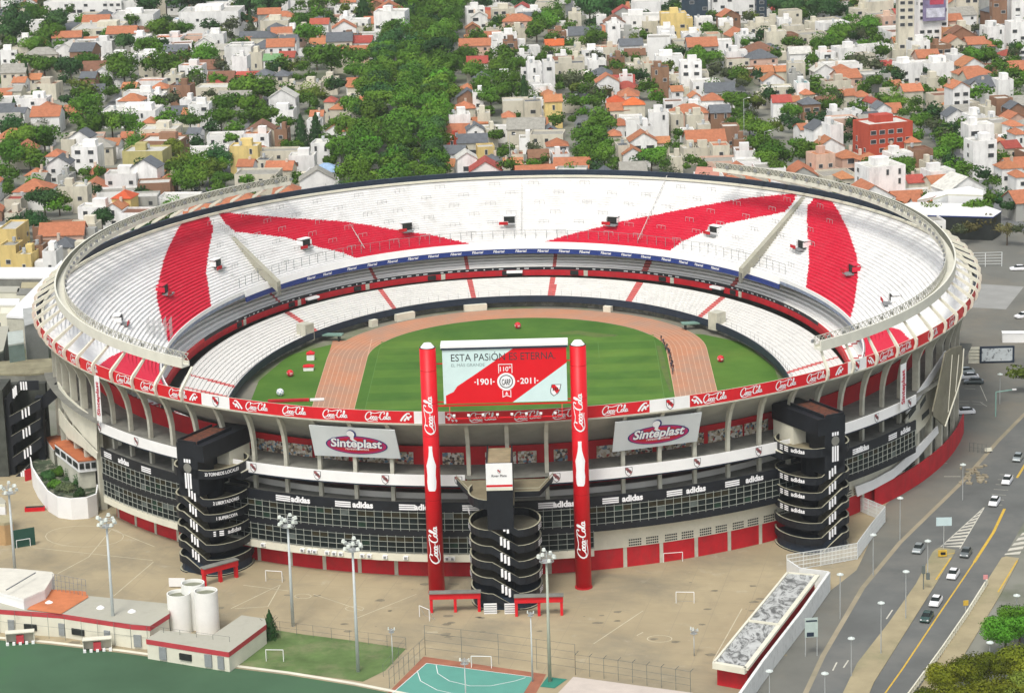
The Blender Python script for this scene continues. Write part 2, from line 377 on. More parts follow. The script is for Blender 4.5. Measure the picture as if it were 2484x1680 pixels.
# pitch level inside the bowl
b=MB(); P=[loin.pt(TAU*i/180,0,2.2) for i in range(180)]; b.face(P); o=b.build('stadium_floor',add_layer(mat('apron',(.20,.19,.15),.9,.2,.1),(.10,.15,.04),.04,.45,.6,amt=.8)); o['kind']='structure'
def oval(r,y0=0.,y1=-84.4,n=48,z=0):
    return [(r*math.cos(math.pi*i/n),y0+r*math.sin(math.pi*i/n),z) for i in range(n+1)]+[(-r*math.cos(math.pi*i/n),y1-r*math.sin(math.pi*i/n),z) for i in range(n+1)]
b=MB(); b.face([(-61,-20,.006),(-61,-95,.006),(61,-95,.006),(61,-20,.006),(56,4,.006),(46,14,.006),(-46,14,.006),(-56,4,.006)]); o=b.build('infield_lawn',M_grass); o['kind']='structure'
# running track: lanes as real painted lines
b=MB(); A_=oval(46.26,z=.012); B_=oval(36.5,z=.012); n=len(A_)
for i in range(n): j=(i+1)%n; b.face([A_[i],A_[j],B_[j],B_[i]])
o=b.build('running_track',add_layer(mat('track_rubber',(.46,.205,.11),.85,.07,.2),(.32,.215,.155),.06,.42,.62,amt=.75)); o['kind']='structure'
b=MB(); b.face([(-46.26,-2,.016),(-36.6,-2,.016),(-36.9,14,.016),(-44,17.5,.016),(-46.26,17.5,.016)][::-1]); o=b.build('track_chute',MATS['track_rubber']); o['kind']='structure'
b=MB()
for k in range(9):
    r=36.5+k*1.22
    A_=oval(r+.07,z=.02); B_=oval(r-.07,z=.02); n=len(A_)
    for i in range(n): j=(i+1)%n; b.face([A_[i],A_[j],B_[j],B_[i]])
b.face([(-36.4,0,.022),(-36.4,18,.022),(-36.6,18,.022),(-36.6,0,.022)])
o=b.build('lane_lines',mat('lane_paint',(.55,.35,.24),.8,.1,.3)); o['kind']='structure'
b=MB(); A_=oval(36.2,z=.014); b.face(A_); M_pitch=add_layer(mat('football_grass',(.045,.135,.012),.9,.2,.06,col2=(.07,.165,.018)),(.12,.19,.025),.035,.5,.75,amt=.6)
o=b.build('football_pitch',M_pitch); o['kind']='structure'
# mown stripes as slightly different turf
b=MB()
for k in range(8): b.face([(-34,-90+k*14,.018),(34,-90+k*14,.018),(34,-83+k*14,.018),(-34,-83+k*14,.018)])
o=b.build('mown_stripes',add_layer(mat('mown_grass',(.065,.165,.016),.9,.2,.06,col2=(.095,.195,.022)),(.13,.19,.025),.035,.5,.75,amt=.6)); o['kind']='structure'
b=MB(); zz=.022
def seg2(p,q,w=.12):
    d=Vector((q[0]-p[0],q[1]-p[1],0)).normalized(); nn=Vector((-d.y,d.x,0))*w/2; p=Vector((*p,zz)); q=Vector((*q,zz)); b.face([p-nn,q-nn,q+nn,p+nn])
for p,q in [((-34,9),(34,9)),((-34,-94),(34,-94)),((-34,9),(-34,-94)),((34,9),(34,-94)),((-34,-42.5),(34,-42.5)),((-20,9),(-20,-7)),((20,9),(20,-7)),((-20,-7),(20,-7))]: seg2(p,q)
o=b.build('pitch_lines',mat('pitch_paint',(.10,.20,.05),.9,.1,1)); o['kind']='structure'
# worn turf patches near the far curve and the inner lane
for nm,pts in (('worn_patch',[(1352,806),(1400,801),(1452,808),(1500,812),(1490,816),(1440,818),(1400,810),(1362,812)]),('worn_patch',[(1592,838),(1603,838),(1622,905),(1632,950),(1625,950),(1606,900)])):
    sheet(nm,pts,.026,add_layer(mat('worn_turf',(.085,.12,.04),.95,.3,.4),(.10,.15,.03),.5,.4,.6,amt=.9))
# ---------------- the stadium ----------------
ST=empty('stadium',(0,0,0),0,'huge oval white and red football stadium with tiered terraces around a running track','stadium')
RED=[[(528,514),(679,527),(830,537),(898,546),(966,559),(1044,569),(1151,594),(1100,612),(973,618),(884,634),(830,612),(775,600),(689,575),(571,562),(545,540)],
[(1308,591),(1366,573),(1437,555),(1508,537),(1580,523),(1660,507),(1797,482),(1933,468),(1925,490),(1904,514),(1765,541),(1714,559),(1654,586),(1616,615),(1540,614),(1401,607)],
[(475,505),(443,536),(414,589),(396,632),(385,682),(380,721),(393,778),(412,840),(514,752),(500,657),(507,603),(518,553),(500,510)],
[(1957,501),(1989,466),(2014,480),(2040,523),(2061,566),(2079,623),(2081,673),(2072,737),(2058,792),(1954,705),(1963,630),(1958,558)],
[(215,905),(262,868),(300,850),(350,850),(385,880),(410,950),(300,935)],[(2095,880),(2040,850),(2090,812),(2150,790),(2185,800),(2215,830),(2190,860)]]
def seatcls(mid,k):
    x,y=PX(mid)
    for P in RED:
        if in_poly(x,y,P): return 1
    return 0
stand('upper_terrace',upin,14,rimi,29.8,30,1080,ST,[M_seatw,M_seatr],cls=seatcls,fine=True)
annulus('terrace_underside',upin,13.2,fac,28.8,mat('stand_underside',(.42,.42,.37),.9,.1,.3),ST,seg=300,d0=.3)
# parapets of the upper tier
far0,far1=R_(22),R_(158)
dA,dB=R_(40),R_(140)
M_blue2=mat('royal_blue_band',(.015,.035,.17),.5,.08,.4)
band('blue_advert_band',upin,11.5,12.8,.3,M_blue2,ST,dA,dB,d0=-.75,d1=-.6)
band('white_parapet',upin,12.8,14.5,.35,M_white,ST,dA,dB,d0=-.6,d1=-.25)
band('inner_parapet',upin,13.5,14.45,.25,M_white,ST,dB,dA+TAU,d0=-.3,d1=-.3)
band('blue_edge_strip',upin,12.7,13.5,.25,mat('blue_grey_edge',(.20,.24,.32),.6,.3,.8),ST,dB,dA+TAU,d0=-.3,d1=-.3)
# white lettering blocks of the band (lettering too small to read: short slanted words)
b=MB()
for px in [830-80,790,850,900,950,1000,1050,1105,1158,1210,1264,1318,1370,1420,1472,1522,1570,1620,1662,1700,1740]:
    # azimuth on the far side
    lo,hi=R_(20),R_(160)
    for _ in range(30):
        m=(lo+hi)/2
        if PX(upin.pt(m,12))[0]<px: hi=m
        else: lo=m
    f0=upin.pt(lo,12.2,-1.12); t=upin.tan(lo); f0=f0
    f=lambda x,y,P=f0,t=t: P-t*x+Vector((0,0,y-.3))
    put2d(b,text2d('Fibertel',.02,shear=.2),f,.95,.95)
b.build('band_lettering',M_letter,ST)
def fence(name,ring,z,h,ph0,ph1,n,parent,d=0,r=.045,rail=True,m=None,seg=3):
    b=MB(); A=ring.arc(n,ph0,ph1)
    for i,a in enumerate(A):
        p=ring.pt(a,z,d); b.bar(p,p+Vector((0,0,h)),r)
        if i and rail:
            q=ring.pt(A[i-1],z,d)
            for k in range(seg): hh=h*(k+1)/seg; b.bar(q+Vector((0,0,hh)),p+Vector((0,0,hh)),r*.6)
    return b.build(name,m or M_grey,parent)
fence('glass_screen_frame',upin,15.0,2.4,R_(40),R_(140),62,ST,d=1.2,seg=1,r=.08)
# middle tier
def aisle_cls(phis,w,ring):
    def f(mid,k):
        a=math.atan2(mid[1]-O[1],mid[0]-O[0])%TAU; r=math.hypot(mid[0]-O[0],mid[1]-O[1])
        for q in phis:
            if abs((a-q+math.pi)%TAU-math.pi)*r<w: return 1
        return 0
    return f
M_seatg=add_layer(mat('grey_terrace',(.82,.81,.77),.85,.05,.3),(.55,.54,.48),.3,.54,.74,amt=.4)
M_pink=mat('worn_red_aisle',(.52,.13,.12),.8,.15,.5)
aph=[]
for px,z in [(775,3),(962,3),(1150,3),(1335,3),(1520,3),(1690,3)]:
    lo,hi=R_(20),R_(160)
    for _ in range(30):
        m=(lo+hi)/2
        if PX(loin.pt(m,z))[0]<px: hi=m
        else: lo=m
    aph.append(lo)
side=[R_(x) for x in (8,0,-8,-16,-24,-32,-40,172,180,188,196,204,212,220)]
stand('middle_terrace',midin,7.2,midout,12.6,10,720,ST,[M_seatg,M_pink],cls=aisle_cls(aph+side,.55,midin))
band('middle_back_wall',midout,6,14.5,.3,mat('back_wall_pale',(.6,.59,.54),.8,.06,.3),ST)
stand('lower_terrace',loin,2.4,lotop,5.5,12,900,ST,[add_layer(mat('cream_terrace',(.66,.65,.61),.8,.08,.3),(.50,.49,.43),.3,.54,.74,amt=.4),M_pink],cls=aisle_cls(aph+side,.75,loin))
band('red_fascia',midin,5.5,7.0,.3,M_redd,ST,d0=.05,d1=.05)
band('black_advert_strip',midin,7.0,7.8,.25,M_black,ST,R_(25),R_(155))
band('red_parapet',midin,7.0,7.8,.25,M_red,ST,R_(155),R_(385))
b=MB()
for i in range(90):
    a=R_(34)+R_(112)*i/90
    if random.random()<.25: continue
    f0=midin.pt(a,7.4,-.32); t=midin.tan(a)
    w=random.choice((.5,.8,1.1)); 
    for k in range(int(w/.18)): 
        c=f0+t*(k*.2-w/2); b.face([c+t*x+Vector((0,0,y)) for x,y in ((.06,-.16),(-.06,-.16),(-.06,.16),(.06,.16))])
b.build('strip_lettering',M_letter,ST)
for a in [R_(x) for x in (52,66,80,90,101,113,126,140,196,206,216,-14,-24,-34)]:   # pale doors and boxes in the red fascia
    b=MB(); c=midin.pt(a,6.25,-.3); t=midin.tan(a); rz=math.atan2(t.y,t.x); b.box(c,(1.1,.25,1.5),rz); b.box(midin.pt(a+.03,6.3,-.3),(2.2,.3,1.2),rz,1)
    b.build('fascia_doorway',[M_conc,M_dark],ST)
for a,w in ((R_(90.5),4.2),(R_(57),4.2),(R_(123.5),4.0),(R_(206),3.8),(R_(-20),3.0)):
    b=MB(); c=midin.pt(a,6.7,-.9); t=midin.tan(a); rz=math.atan2(t.y,t.x); b.box(c,(w,1.4,.5),rz); b.box(midin.pt(a,5.9,-.5),(w-.3,.5,1.1),rz,1); b.build('access_canopy',[M_white,M_dark],ST)
# lower tier front: dark fascia, recessed pit wall
band('lower_fascia',loin,1.5,3.2,.3,M_navy,ST)
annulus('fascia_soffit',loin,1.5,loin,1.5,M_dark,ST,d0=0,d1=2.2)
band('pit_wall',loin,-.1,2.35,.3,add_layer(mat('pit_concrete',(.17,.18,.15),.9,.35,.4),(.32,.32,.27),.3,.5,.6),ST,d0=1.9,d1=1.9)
fence('lower_railing',loin,3.2,1.5,R_(-60),R_(240),150,ST,d=.3,seg=0,r=.04)
for px,w,h in ((979,5.5,1.8),(1152,6,1.6),(902,2,1.8),(1477,2.2,1.5)):
    lo,hi=R_(20),R_(160)
    for _ in range(30):
        m=(lo+hi)/2
        if PX(loin.pt(m,1))[0]<px: hi=m
        else: lo=m
    P=loin.pt(lo,h/2,-.9); t=loin.tan(lo); b=MB(); b.box(P,(w,1.4,h),math.atan2(t.y,t.x)); b.build('team_shelter',M_cream,ST)
# corner gaps with concrete ends and the two big radial walls
def radial_wall(pa,pb,th,hb,ht,m,name):
    a=Vector(pa); c=Vector(pb); d=(c-a); d.z=0; d.normalize(); n=Vector((-d.y,d.x,0))*th/2; b=MB()
    V=[a-n,a+n,c+n,c-n]; lo=[p+Vector((0,0,-hb)) for p in V]; hi=[p+Vector((0,0,ht)) for p in V]; b.v=[tuple(p) for p in lo+hi]
    for f in ((0,1,2,3),(7,6,5,4),(0,4,5,1),(1,5,6,2),(2,6,7,3),(3,7,4,0)): b.f.append(f); b.m.append(0)
    return b.build(name,m,ST)
DW=[((492,506),(676,686)),((1966,462),(1797,654))]
for t_,i_ in DW:
    radial_wall(G(*t_,30.5),G(*i_,14.4),1.3,2.2,.35,add_layer(mat('wall_tan',(.36,.35,.28),.9,.12,.3),(.25,.24,.17),.3,.5,.7,amt=.5),'radial_wall')
    a=G(*i_,14.4); b=MB()
    d=(G(*t_,30.5)-a); rz=math.atan2(d.y,d.x)
    b.box((a.x,a.y,12.4),(.7,.9,2.4),rz); b.build('corner_pier',M_cd,ST)
    c=a+Vector((a.x-O[0],a.y-O[1],0)).normalized()*-10; b=MB(); b.box((c.x,c.y,3.4),(3.2,3.0,4.4),rz); b.build('corner_block',M_conc,ST)
# rim wall at the top
band('rim_wall',rim,28.8,31.4,.7,M_navy,ST,R_(-18),R_(198),d0=0,d1=0)
band('rim_kerb',rimi,29.6,30.15,.5,M_cream,ST,R_(-20),R_(200),d0=-.1,d1=-.1)
# banners hung on the rim (front) with script lettering
bays=rim.arc(96)
ph_l=rim.phi_at_px(150,30); ph_r=rim.phi_at_px(2330,30)
def hue(px):
    for a,c in ((489,557),(1001,1078),(1577,1672),(2056,2103)):
        if a<px<c: return 1
    return 0
b=MB(); A=rim.arc(360,R_(165),R_(375))
for i in range(360):
    a,c=A[i],A[i+1]; px=PX(rim.pt((a+c)/2,30.4))[0]
    b.face([rim.pt(a,29.25,.05),rim.pt(c,29.25,.05),rim.pt(c,31.5,.05),rim.pt(a,31.5,.05)],hue(px))
    b.face([rim.pt(c,29.25,-.12),rim.pt(a,29.25,-.12),rim.pt(a,31.5,-.12),rim.pt(c,31.5,-.12)],hue(px))
    b.face([rim.pt(a,31.5,.05),rim.pt(c,31.5,.05),rim.pt(c,31.5,-.12),rim.pt(a,31.5,-.12)],2)
BAN=b.build('advert_banner',[M_red,M_white,M_cream],ST)
band('banner_edge',rim,28.95,29.25,.9,M_conc,ST,R_(165),R_(375),d0=.15,d1=.15)
b=MB()
for px in [120,150,183,224,300,361,432,623-0,714,813,917,1171,1280,1372,1492,1734,1822,1906,1979,2150,2195,2262,2310]:
    b=MB(); ph=rim.phi_at_px(px,30.4); f=rim.surf(ph,30.4,.12); put2d(b,SCRIPT,f,.50,.52); b.build('banner_lettering',M_letter,BAN)
b=MB()
for px in (524,1040,1625,2078):
    b=MB(); crest(b,rim.surf(rim.phi_at_px(px,30.4),30.35,.12),1.35); b.build('banner_crest',[mat('crest_white',(.8,.8,.8),.5,.02,1),mat('crest_red',(.6,.01,.02),.5,.02,1),mat('crest_black',(.03,.03,.035),.5,.1,1)],BAN)
# ribbon swirls at the ends of the red stretches
b=MB()
for px,s_ in ((470,1),(577,-1),(985,1),(1095,-1),(1560,1),(1690,-1),(2035,1),(2112,-1)):
    f=rim.surf(rim.phi_at_px(px,30.4),30.4,.13)
    b=MB(); put2d(b,ribbon([[(-1.2,-.9),(-.4,.2),(.5,1.0),(1.1,.9)],[(-.3,-.9),(.3,-.1),(.9,-.6)],[(.2,.3),(1.0,.0),(1.5,.5)]],.42),f,.75*s_,.75)
    b.build('banner_swirl',M_letter,BAN)
# fins carrying the lighting walkway, one per bay
cwz0,cwz1=34.9,36.9
CW=[(cat_o.phi_at_px(436,37),None),(None,None)]
phL0=cat_o.phi_at_px(440,37); phR0=cat_o.phi_at_px(1992,37)      # front ends
def far_phi(px,z):
    lo,hi=R_(20),R_(160)
    for _ in range(30):
        m=(lo+hi)/2
        if PX(cat_o.pt(m,z))[0]<px: hi=m
        else: lo=m
    return lo
phL1=far_phi(695,37); phR1=far_phi(1738,37)
for k,(a0,a1) in enumerate(((phL1,phL0),(phR0-TAU,phR1))):
    nm=MB(); seg=150; A=[a0+(a1-a0)*i/seg for i in range(seg+1)]
    for a in A:
        nm.v+=[tuple(cat_o.pt(a,cwz0)),tuple(cat_o.pt(a,cwz1)),tuple(cat_o.pt(a,cwz1,-.35)),tuple(cat_o.pt(a,cwz0+.35,-.35)),tuple(cat_i.pt(a,cwz0+.35,.2)),tuple(cat_i.pt(a,cwz0+.9,.2)),tuple(cat_i.pt(a,cwz0+.9)),tuple(cat_i.pt(a,cwz0))]
    for i in range(seg):
        o=8*i;q=o+8
        for j in range(8): l=(j+1)%8; nm.f.append((o+j,q+j,q+l,o+l)); nm.m.append(1 if j==2 else 0)
    nm.f.append(tuple(range(8))); nm.m.append(0); nm.f.append(tuple(8*seg+j for j in range(7,-1,-1))); nm.m.append(0)
    cw=nm.build('lighting_walkway',[mat('walkway_cream',(.66,.65,.55),.75,.07,.3),mat('walkway_inner',(.20,.20,.16),.85,.2,.5)],ST)
    # open lattice on the inner side: top rail, posts, diagonals
    n=int(abs(a1-a0)*100/1.5); A=cat_i.arc(n,a0,a1); b=MB()
    for i in range(n):
        p=cat_i.pt(A[i],cwz0+.9,.1); q=cat_i.pt(A[i+1],cwz0+.9,.1); up=Vector((0,0,1.5))
        b.bar(p,p+up,.07); b.bar(p+up,q+up,.09); b.bar(p,q+up,.06); b.bar(q,p+up,.06)
    b.build('walkway_lattice',mat('lattice_cream',(.50,.49,.41),.75,.07,.3),cw)
    b=MB()
    for i in range(0,n,3):   # lamp housings under the lattice, facing the pitch
        p=cat_i.pt(A[i],cwz0+1.5,-.25); t=cat_i.tan(A[i]); b.box(p,(.8,.4,.6),math.atan2(t.y,t.x))
    b.build('floodlight_row',M_grey,cw)
def covered(a):
    a%=TAU
    return (phL1-.02<a<phL0+.02) or a>phR0-.02 or a<phR1+.02
nf=0
for a in bays[:-1]:
    t=rim.tan(a); th=.42
    def rz_poly(poly,name,m,th=th):
        b=MB(); n=len(poly); c0=t*th/2
        for s_ in (-1,1):
            b.v+=[tuple(rim.pt(a,z,d)+c0*s_) for d,z in poly]
        for i in range(n): j=(i+1)%n; b.f.append((i,n+i,n+j,j)); b.m.append(0)
        b.f.append(tuple(range(n))[::-1]); b.m.append(0); b.f.append(tuple(range(n,2*n))); b.m.append(0)
        return b.build(name,m,ST)
    if covered(a):
        # hexagonal fin: outer vertex, sloping arm up to the walkway
        dd=cat_i.R(a)-rim.R(a)+1.0; y=PX(rim.pt(a,31))
        rz_poly([(-.4,28.8),(.5,29.3),(.85,30.2),(.85,31.3),(.3,32.0),(dd,cwz0+.3),(dd,cwz0-.15),(.15,31.2),(.3,30.9),(.3,30.3),(.1,29.8),(-.6,29.4)],'walkway_fin',M_cream,th=.5)
        nf+=1
# brackets and columns of the outer frame on the visible side
fr0=rim.phi_at_px(92,28)-.02; fr1=rim.phi_at_px(2366,28)+.02
vis=[a for a in bays if fr0<a<fr1]
print('visible bays',len(vis))
ph_w0=fac.phi_at_px(247,10); ph_w1=fac.phi_at_px(2222,12)   # the glazed part of the front
for a in vis:
    t=colr.tan(a); b=MB(); P=[(-3.9,GZ),(-3.05,GZ),(-3.05,20.5),(-2.9,22.5),(-2.45,24.6),(-1.7,26.6),(-.7,28.2),(.05,28.95),(-1.6,28.6),(-2.9,26.6),(-3.5,24.6),(-3.85,22.5),(-3.9,20.5)]
    n=len(P); c0=t*.36
    for s_ in (-1,1): b.v+=[tuple(rim.pt(a,z,d)+c0*s_) for d,z in P]
    for i in range(n): j=(i+1)%n; b.f.append((i,n+i,n+j,j)); b.m.append(0)
    b.f.append(tuple(range(n))[::-1]); b.m.append(0); b.f.append(tuple(range(n,2*n))); b.m.append(0)
    b.build('frame_column',M_conc,ST)
# floors and facade bands of the glazed front
annulus('gallery_floor',gal,18.5,fac,18.5,M_cd,ST,fr0,fr1,d0=-1,d1=-.3)
annulus('gallery_floor',gal,13.4,fac,13.4,M_cd,ST,ph_w0,ph_w1,d0=-1,d1=-.3)
band('gallery_back_wall',gal,13.4,18.5,.3,M_redd,ST,ph_w0,ph_w1,d0=2,d1=2)
band('gallery_back_wall',gal,18.5,22.0,.3,mat('gallery_red',(.42,.012,.02),.7,.3,.08,col2=(.60,.015,.02)),ST,fr0,fr1,d0=3.2,d1=3.2)
band('white_fascia',fac,17.3,19.35,.25,M_white,ST,ph_w0,fac.phi_at_px(1128,18))
band('white_fascia',fac,17.3,19.35,.25,M_white,ST,fac.phi_at_px(1333,18),ph_w1)
band('navy_edge_strip',fac,17.0,17.3,.5,M_navy,ST,ph_w0,ph_w1,d0=-.1,d1=-.1)  # thin navy-painted strip along the lower edge of the white fascia
band('black_fascia',fac,12.2,14.1,.3,M_black,ST,ph_w0,ph_w1)
ph_m=fac.phi_at_px(1440,8)   # left of here two glazed floors, right of here cream wall below
b1=band('window_recess',fac,7.6,12.2,.2,M_dark,ST,ph_w0,ph_w1,d0=-.7,d1=-.7)
band('black_fascia',fac,7.4,8.9,.3,M_black,ST,ph_w0,ph_w1)
band('window_recess',fac,4.0,7.5,.2,M_dark,ST,ph_w0,ph_m,d0=-.7,d1=-.7)
band('cream_sill',fac,2.7,4.1,.5,M_cream,ST,ph_w0,ph_m)
band('cream_wall',colr,2.9,7.4,.3,M_cream,ST,ph_m,ph_w1,d0=.5,d1=.5)
band('red_base_wall',colr,GZ,2.95,.3,M_redd,ST,ph_w0,ph_w1,d0=.35,d1=.35)
annulus('gallery_floor',colr,2.75,fac,2.75,M_cd,ST,ph_w0,ph_m,d0=-2,d1=-.2)
# glazed grids: panes and mullions
def grid(z0,z1,a0,a1,rows,nm,step=1.65):
    L=0; A=[a0+(a1-a0)*i/200 for i in range(201)]
    for i in range(200): L+=(fac.pt(A[i])-fac.pt(A[i+1])).length
    n=int(L/step); A=fac.arc(n,a0,a1); b=MB(); g_=MB()
    for i,a in enumerate(A):
        b.bar(fac.pt(a,z0-.35,-.02),fac.pt(a,z1+.25,-.02),.07)
        if i<n:
            for k in range(rows+1):
                z=z0+(z1-z0)*k/rows; b.bar(fac.pt(A[i],z,-.02),fac.pt(A[i+1],z,-.02),.055)
            for k in range(rows):
                za=z0+(z1-z0)*k/rows; zb=z0+(z1-z0)*(k+1)/rows; r=random.random(); mi=0 if r<.93 else (1 if r<.96 else 2)
                if k==rows-1 and r<.5: mi=3
                g_.face([fac.pt(A[i],za,-.2),fac.pt(A[i+1],za,-.2),fac.pt(A[i+1],zb,-.2),fac.pt(A[i],zb,-.2)],mi)
    w=g_.build(nm,[M_glass,mat('pane_blind',(.10,.12,.11),.5,.2,1),mat('pane_green',(.02,.045,.03),.5,.3,1,spec=.1),mat('pane_brown',(.035,.03,.016),.5,.3,1,spec=.1)],ST)
    b.build('window_grid',mat('pale_mullion',(.31,.33,.29),.6,.1,1),w)
grid(8.9,12.1,ph_w0,ph_w1,3,'window_band'); grid(4.4,7.4,ph_w0,ph_m,3,'window_band')
# lattice of vent blocks on the cream wall, right side
b=MB(); 
for a in [x for x in vis if ph_m<x<ph_w1]:
    for k in range(14):
        for zz_ in (3.25,3.75,4.25):
            q=a+(k*.42+.9)/colr.R(a); 
            if abs(k-6.5)<1: continue
            p=colr.pt(q,zz_,.53); t=colr.tan(q); b.box(p,(.30,.05,.26),math.atan2(t.y,t.x))
b.build('vent_grid',M_dark,ST)
# air conditioners on the cream sill
for px in (735,752,765,795,812,828,880,897,935,985,1085,1098,640,600):
    a=fac.phi_at_px(px,3.3); t=fac.tan(a); p=fac.pt(a,3.45,.25); rz=math.atan2(t.y,t.x); b=MB(); b.box(p,(.9,.5,.6),rz); b.box(fac.pt(a,3.45,.52),(.5,.05,.45),rz,1); b.build('air_conditioner',[M_white,M_grey],ST)
# murals of the upper gallery
M_mur=bpy.data.materials.new('photo_mural'); M_mur.use_nodes=True; t_=M_mur.node_tree; vo=t_.nodes.new('ShaderNodeTexVoronoi'); vo.inputs['Scale'].default_value=2.2
tc=t_.nodes.new('ShaderNodeTexCoord'); t_.links.new(tc.outputs['Object'],vo.inputs['Vector']); sx_=t_.nodes.new('ShaderNodeSeparateColor'); t_.links.new(vo.outputs['Color'],sx_.inputs[0])
rp=t_.nodes.new('ShaderNodeValToRGB'); t_.links.new(sx_.outputs[0],rp.inputs[0]); rp.color_ramp.interpolation='CONSTANT'
for i,(p_,c_) in enumerate([(0,(.45,.38,.27)),(.2,(.08,.06,.05)),(.34,(.55,.50,.42)),(.5,(.12,.2,.26)),(.6,(.30,.22,.14)),(.75,(.6,.58,.52)),(.86,(.35,.05,.04)),(.93,(.2,.17,.12))]):
    e=rp.color_ramp.elements[i] if i<2 else rp.color_ramp.elements.new(p_)
    e.position=p_; e.color=(*c_,1)
t_.links.new(rp.outputs[0],t_.nodes['Principled BSDF'].inputs['Base Color']); t_.nodes['Principled BSDF'].inputs['Roughness'].default_value=.7
for p0,p1 in ((632,775),(782,860),(880,1012),(1080,1130),(1180,1252),(1256,1300),(1340,1372),(1440,1570),(1580,1690),(1700,1780),(1785,1840)):
    a0,a1=gal.phi_at_px(p0,19),gal.phi_at_px(p1,19)
    band('photo_mural',gal,18.6,20.9,.1,M_mur,ST,a0,a1,seg=12,d0=3.45,d1=3.45)
# lettering of the black fascia: three bars + word
def three_bars(b,f,w,h,gap,mi=0):
    for k in range(3):
        y=(k-1)*gap; b.face([f(-w/2,y-h/2),f(w/2,y-h/2),f(w/2,y+h/2),f(-w/2,y+h/2)],mi)
b=MB(); AD=text2d('adidas',.035)
for pxb,pxt in ((262,300),(355,None),(687,729),(832,880),(988,1031),(1142,None),(1326,1368),(1481,1534),(1636,1688),(1776,1830),(2080,2092),(2165,2196)):
    b=MB(); a=fac.phi_at_px(pxb,13.2); f=fac.surf(a,13.15,.08); three_bars(b,f,3.1,.28,.4)
    if pxt: a=fac.phi_at_px(pxt,13.2); f=fac.surf(a,12.7,.08); put2d(b,text2d('adidas',.045),f,1.6,1.6)
    b.build('fascia_lettering',M_letter,ST)
b=MB()
for px in (242,331,615,770,935,1112,1350,1525,1691,1840,1996,2126,2206):
    b=MB(); crest(b,fac.surf(fac.phi_at_px(px,18.4),18.35,.08),1.2)
    b.build('fascia_crest',[MATS['crest_white'],mat('crest_faded',(.30,.10,.10),.5,.1,1),MATS['crest_black']],ST)
def ZAT(px,py,y):
    d=(px-1242)/F_PX*AR-(py-840)/F_PX*AU+AF; t=(y-CAM[1])/d[1]; P=CAM+t*d; return Vector(P)
_RD={}
def RP(px,py,ring,d=0):
    """point of the wall over a ring (offset d) seen at a pixel"""
    if abs(d)>.01:
        k=(id(ring),d)
        if k not in _RD: p=ring.p; _RD[k]=Ring(p[0],p[1],p[2],p[3],p[4],p[5],off=d)
        ring=_RD[k]; d=0
    z=10.
    for _ in range(25):
        ph=ring.phi_at_px(px,z); P=ring.pt(ph,z,d); q=PX(P); z+=(q[1]-py)/scale_at(P)
    return ring.pt(ring.phi_at_px(px,z),z,d)
def RZ(px,py,ring): P=RP(px,py,ring); return P.z
# white wall panels on the flanks
def flank_panel(name,top,bot,m,d=.1,th=.3,ring=None,parent=None):
    ring=ring or fac; T=[RP(x,y,ring,d) for x,y in top]; B=[RP(x,y,ring,d) for x,y in bot]; b=MB()
    for i in range(len(T)-1):
        for A_,C_,D_,E2 in ((B[i],B[i+1],T[i+1],T[i]),): b.face([A_,C_,D_,E2])
        n=Vector((O[0]-T[i].x,O[1]-T[i].y,0)).normalized()*th; b.face([T[i],T[i+1],T[i+1]+n,T[i]+n]); b.face([B[i+1]+n,B[i]+n,T[i]+n,T[i+1]+n])
    return b.build(name,m,parent or ST)
flank_panel('flank_wall',[(2197,1018),(2230,975),(2262,920),(2293,856)],[(2190,1080),(2225,1050),(2245,1030),(2262,1000)],M_cream,d=1.3,ring=colr)
flank_panel('flank_parapet',[(2199,985),(2232,945),(2264,898),(2295,850)],[(2199,1005),(2232,965),(2264,920),(2295,866)],M_white,d=1.5,ring=colr)
flank_panel('flank_wall',[(2075,1180),(2120,1163),(2168,1136),(2225,1086),(2275,1033)],[(2080,1204),(2120,1186),(2168,1160),(2228,1108),(2277,1050)],M_white,d=1.5,ring=colr)
flank_panel('flank_wall',[(139,926),(160,958),(190,985),(234,1019)],[(150,985),(170,1018),(200,1055),(236,1092)],M_cream,d=1.3,ring=colr)
flank_panel('flank_parapet',[(141,990),(165,1025),(200,1060),(236,1098)],[(143,1030),(165,1062),(200,1085),(236,1115)],M_cream,d=1.3,ring=colr)
b=MB()
for k,(x0,x1,y0,y1,x2) in enumerate(((2204,2222,1010,985,0),(2232,2246,985,962,0),(2236,2254,1012,995,0))):
    P=[RP(x0,y0+8,fac,.16),RP(x1,y1+8,fac,.16),RP(x1,y1-6,fac,.16),RP(x0,y0-6,fac,.16)]; b.face(P)
b.build('flank_window',M_dark,ST)
ph_d=colr.phi_at_px(2286,8)
# solid infill between the tall flank columns
band('flank_back_wall',colr,GZ,18.5,.3,add_layer(mat('flank_concrete',(.30,.30,.25),.9,.15,.3),(.16,.16,.13),.2,.45,.65,amt=.6),ST,fr0-.1,ph_w0,d0=-2.0,d1=-2.0)
band('flank_back_wall',colr,GZ,18.5,.3,MATS['flank_concrete'],ST,ph_w1,ph_d,d0=-2.0,d1=-2.0)
band('flank_back_wall',colr,GZ,20,.3,MATS['flank_concrete'],ST,ph_d,fr1+.1,d0=-7.0,d1=-7.0)
band('outer_wall',colr,GZ,22.5,.5,M_cd,ST,fr1,fr0+TAU,d0=-1,d1=-1)
band('red_base_wall',colr,GZ,3.2,.3,M_redd,ST,ph_w1-.12,ph_w1+.42,d0=1.35,d1=1.35)
for a0,a1 in ((fr0,ph_w0),(ph_w1,ph_d)):
    for a in [x for x in vis if a0<x<a1]:
        t=colr.tan(a); b=MB(); p=colr.pt(a,13,.45); b.box(p,(.95,1.3,29),math.atan2(t.y,t.x)); b.build('flank_pillar',M_conc,ST)
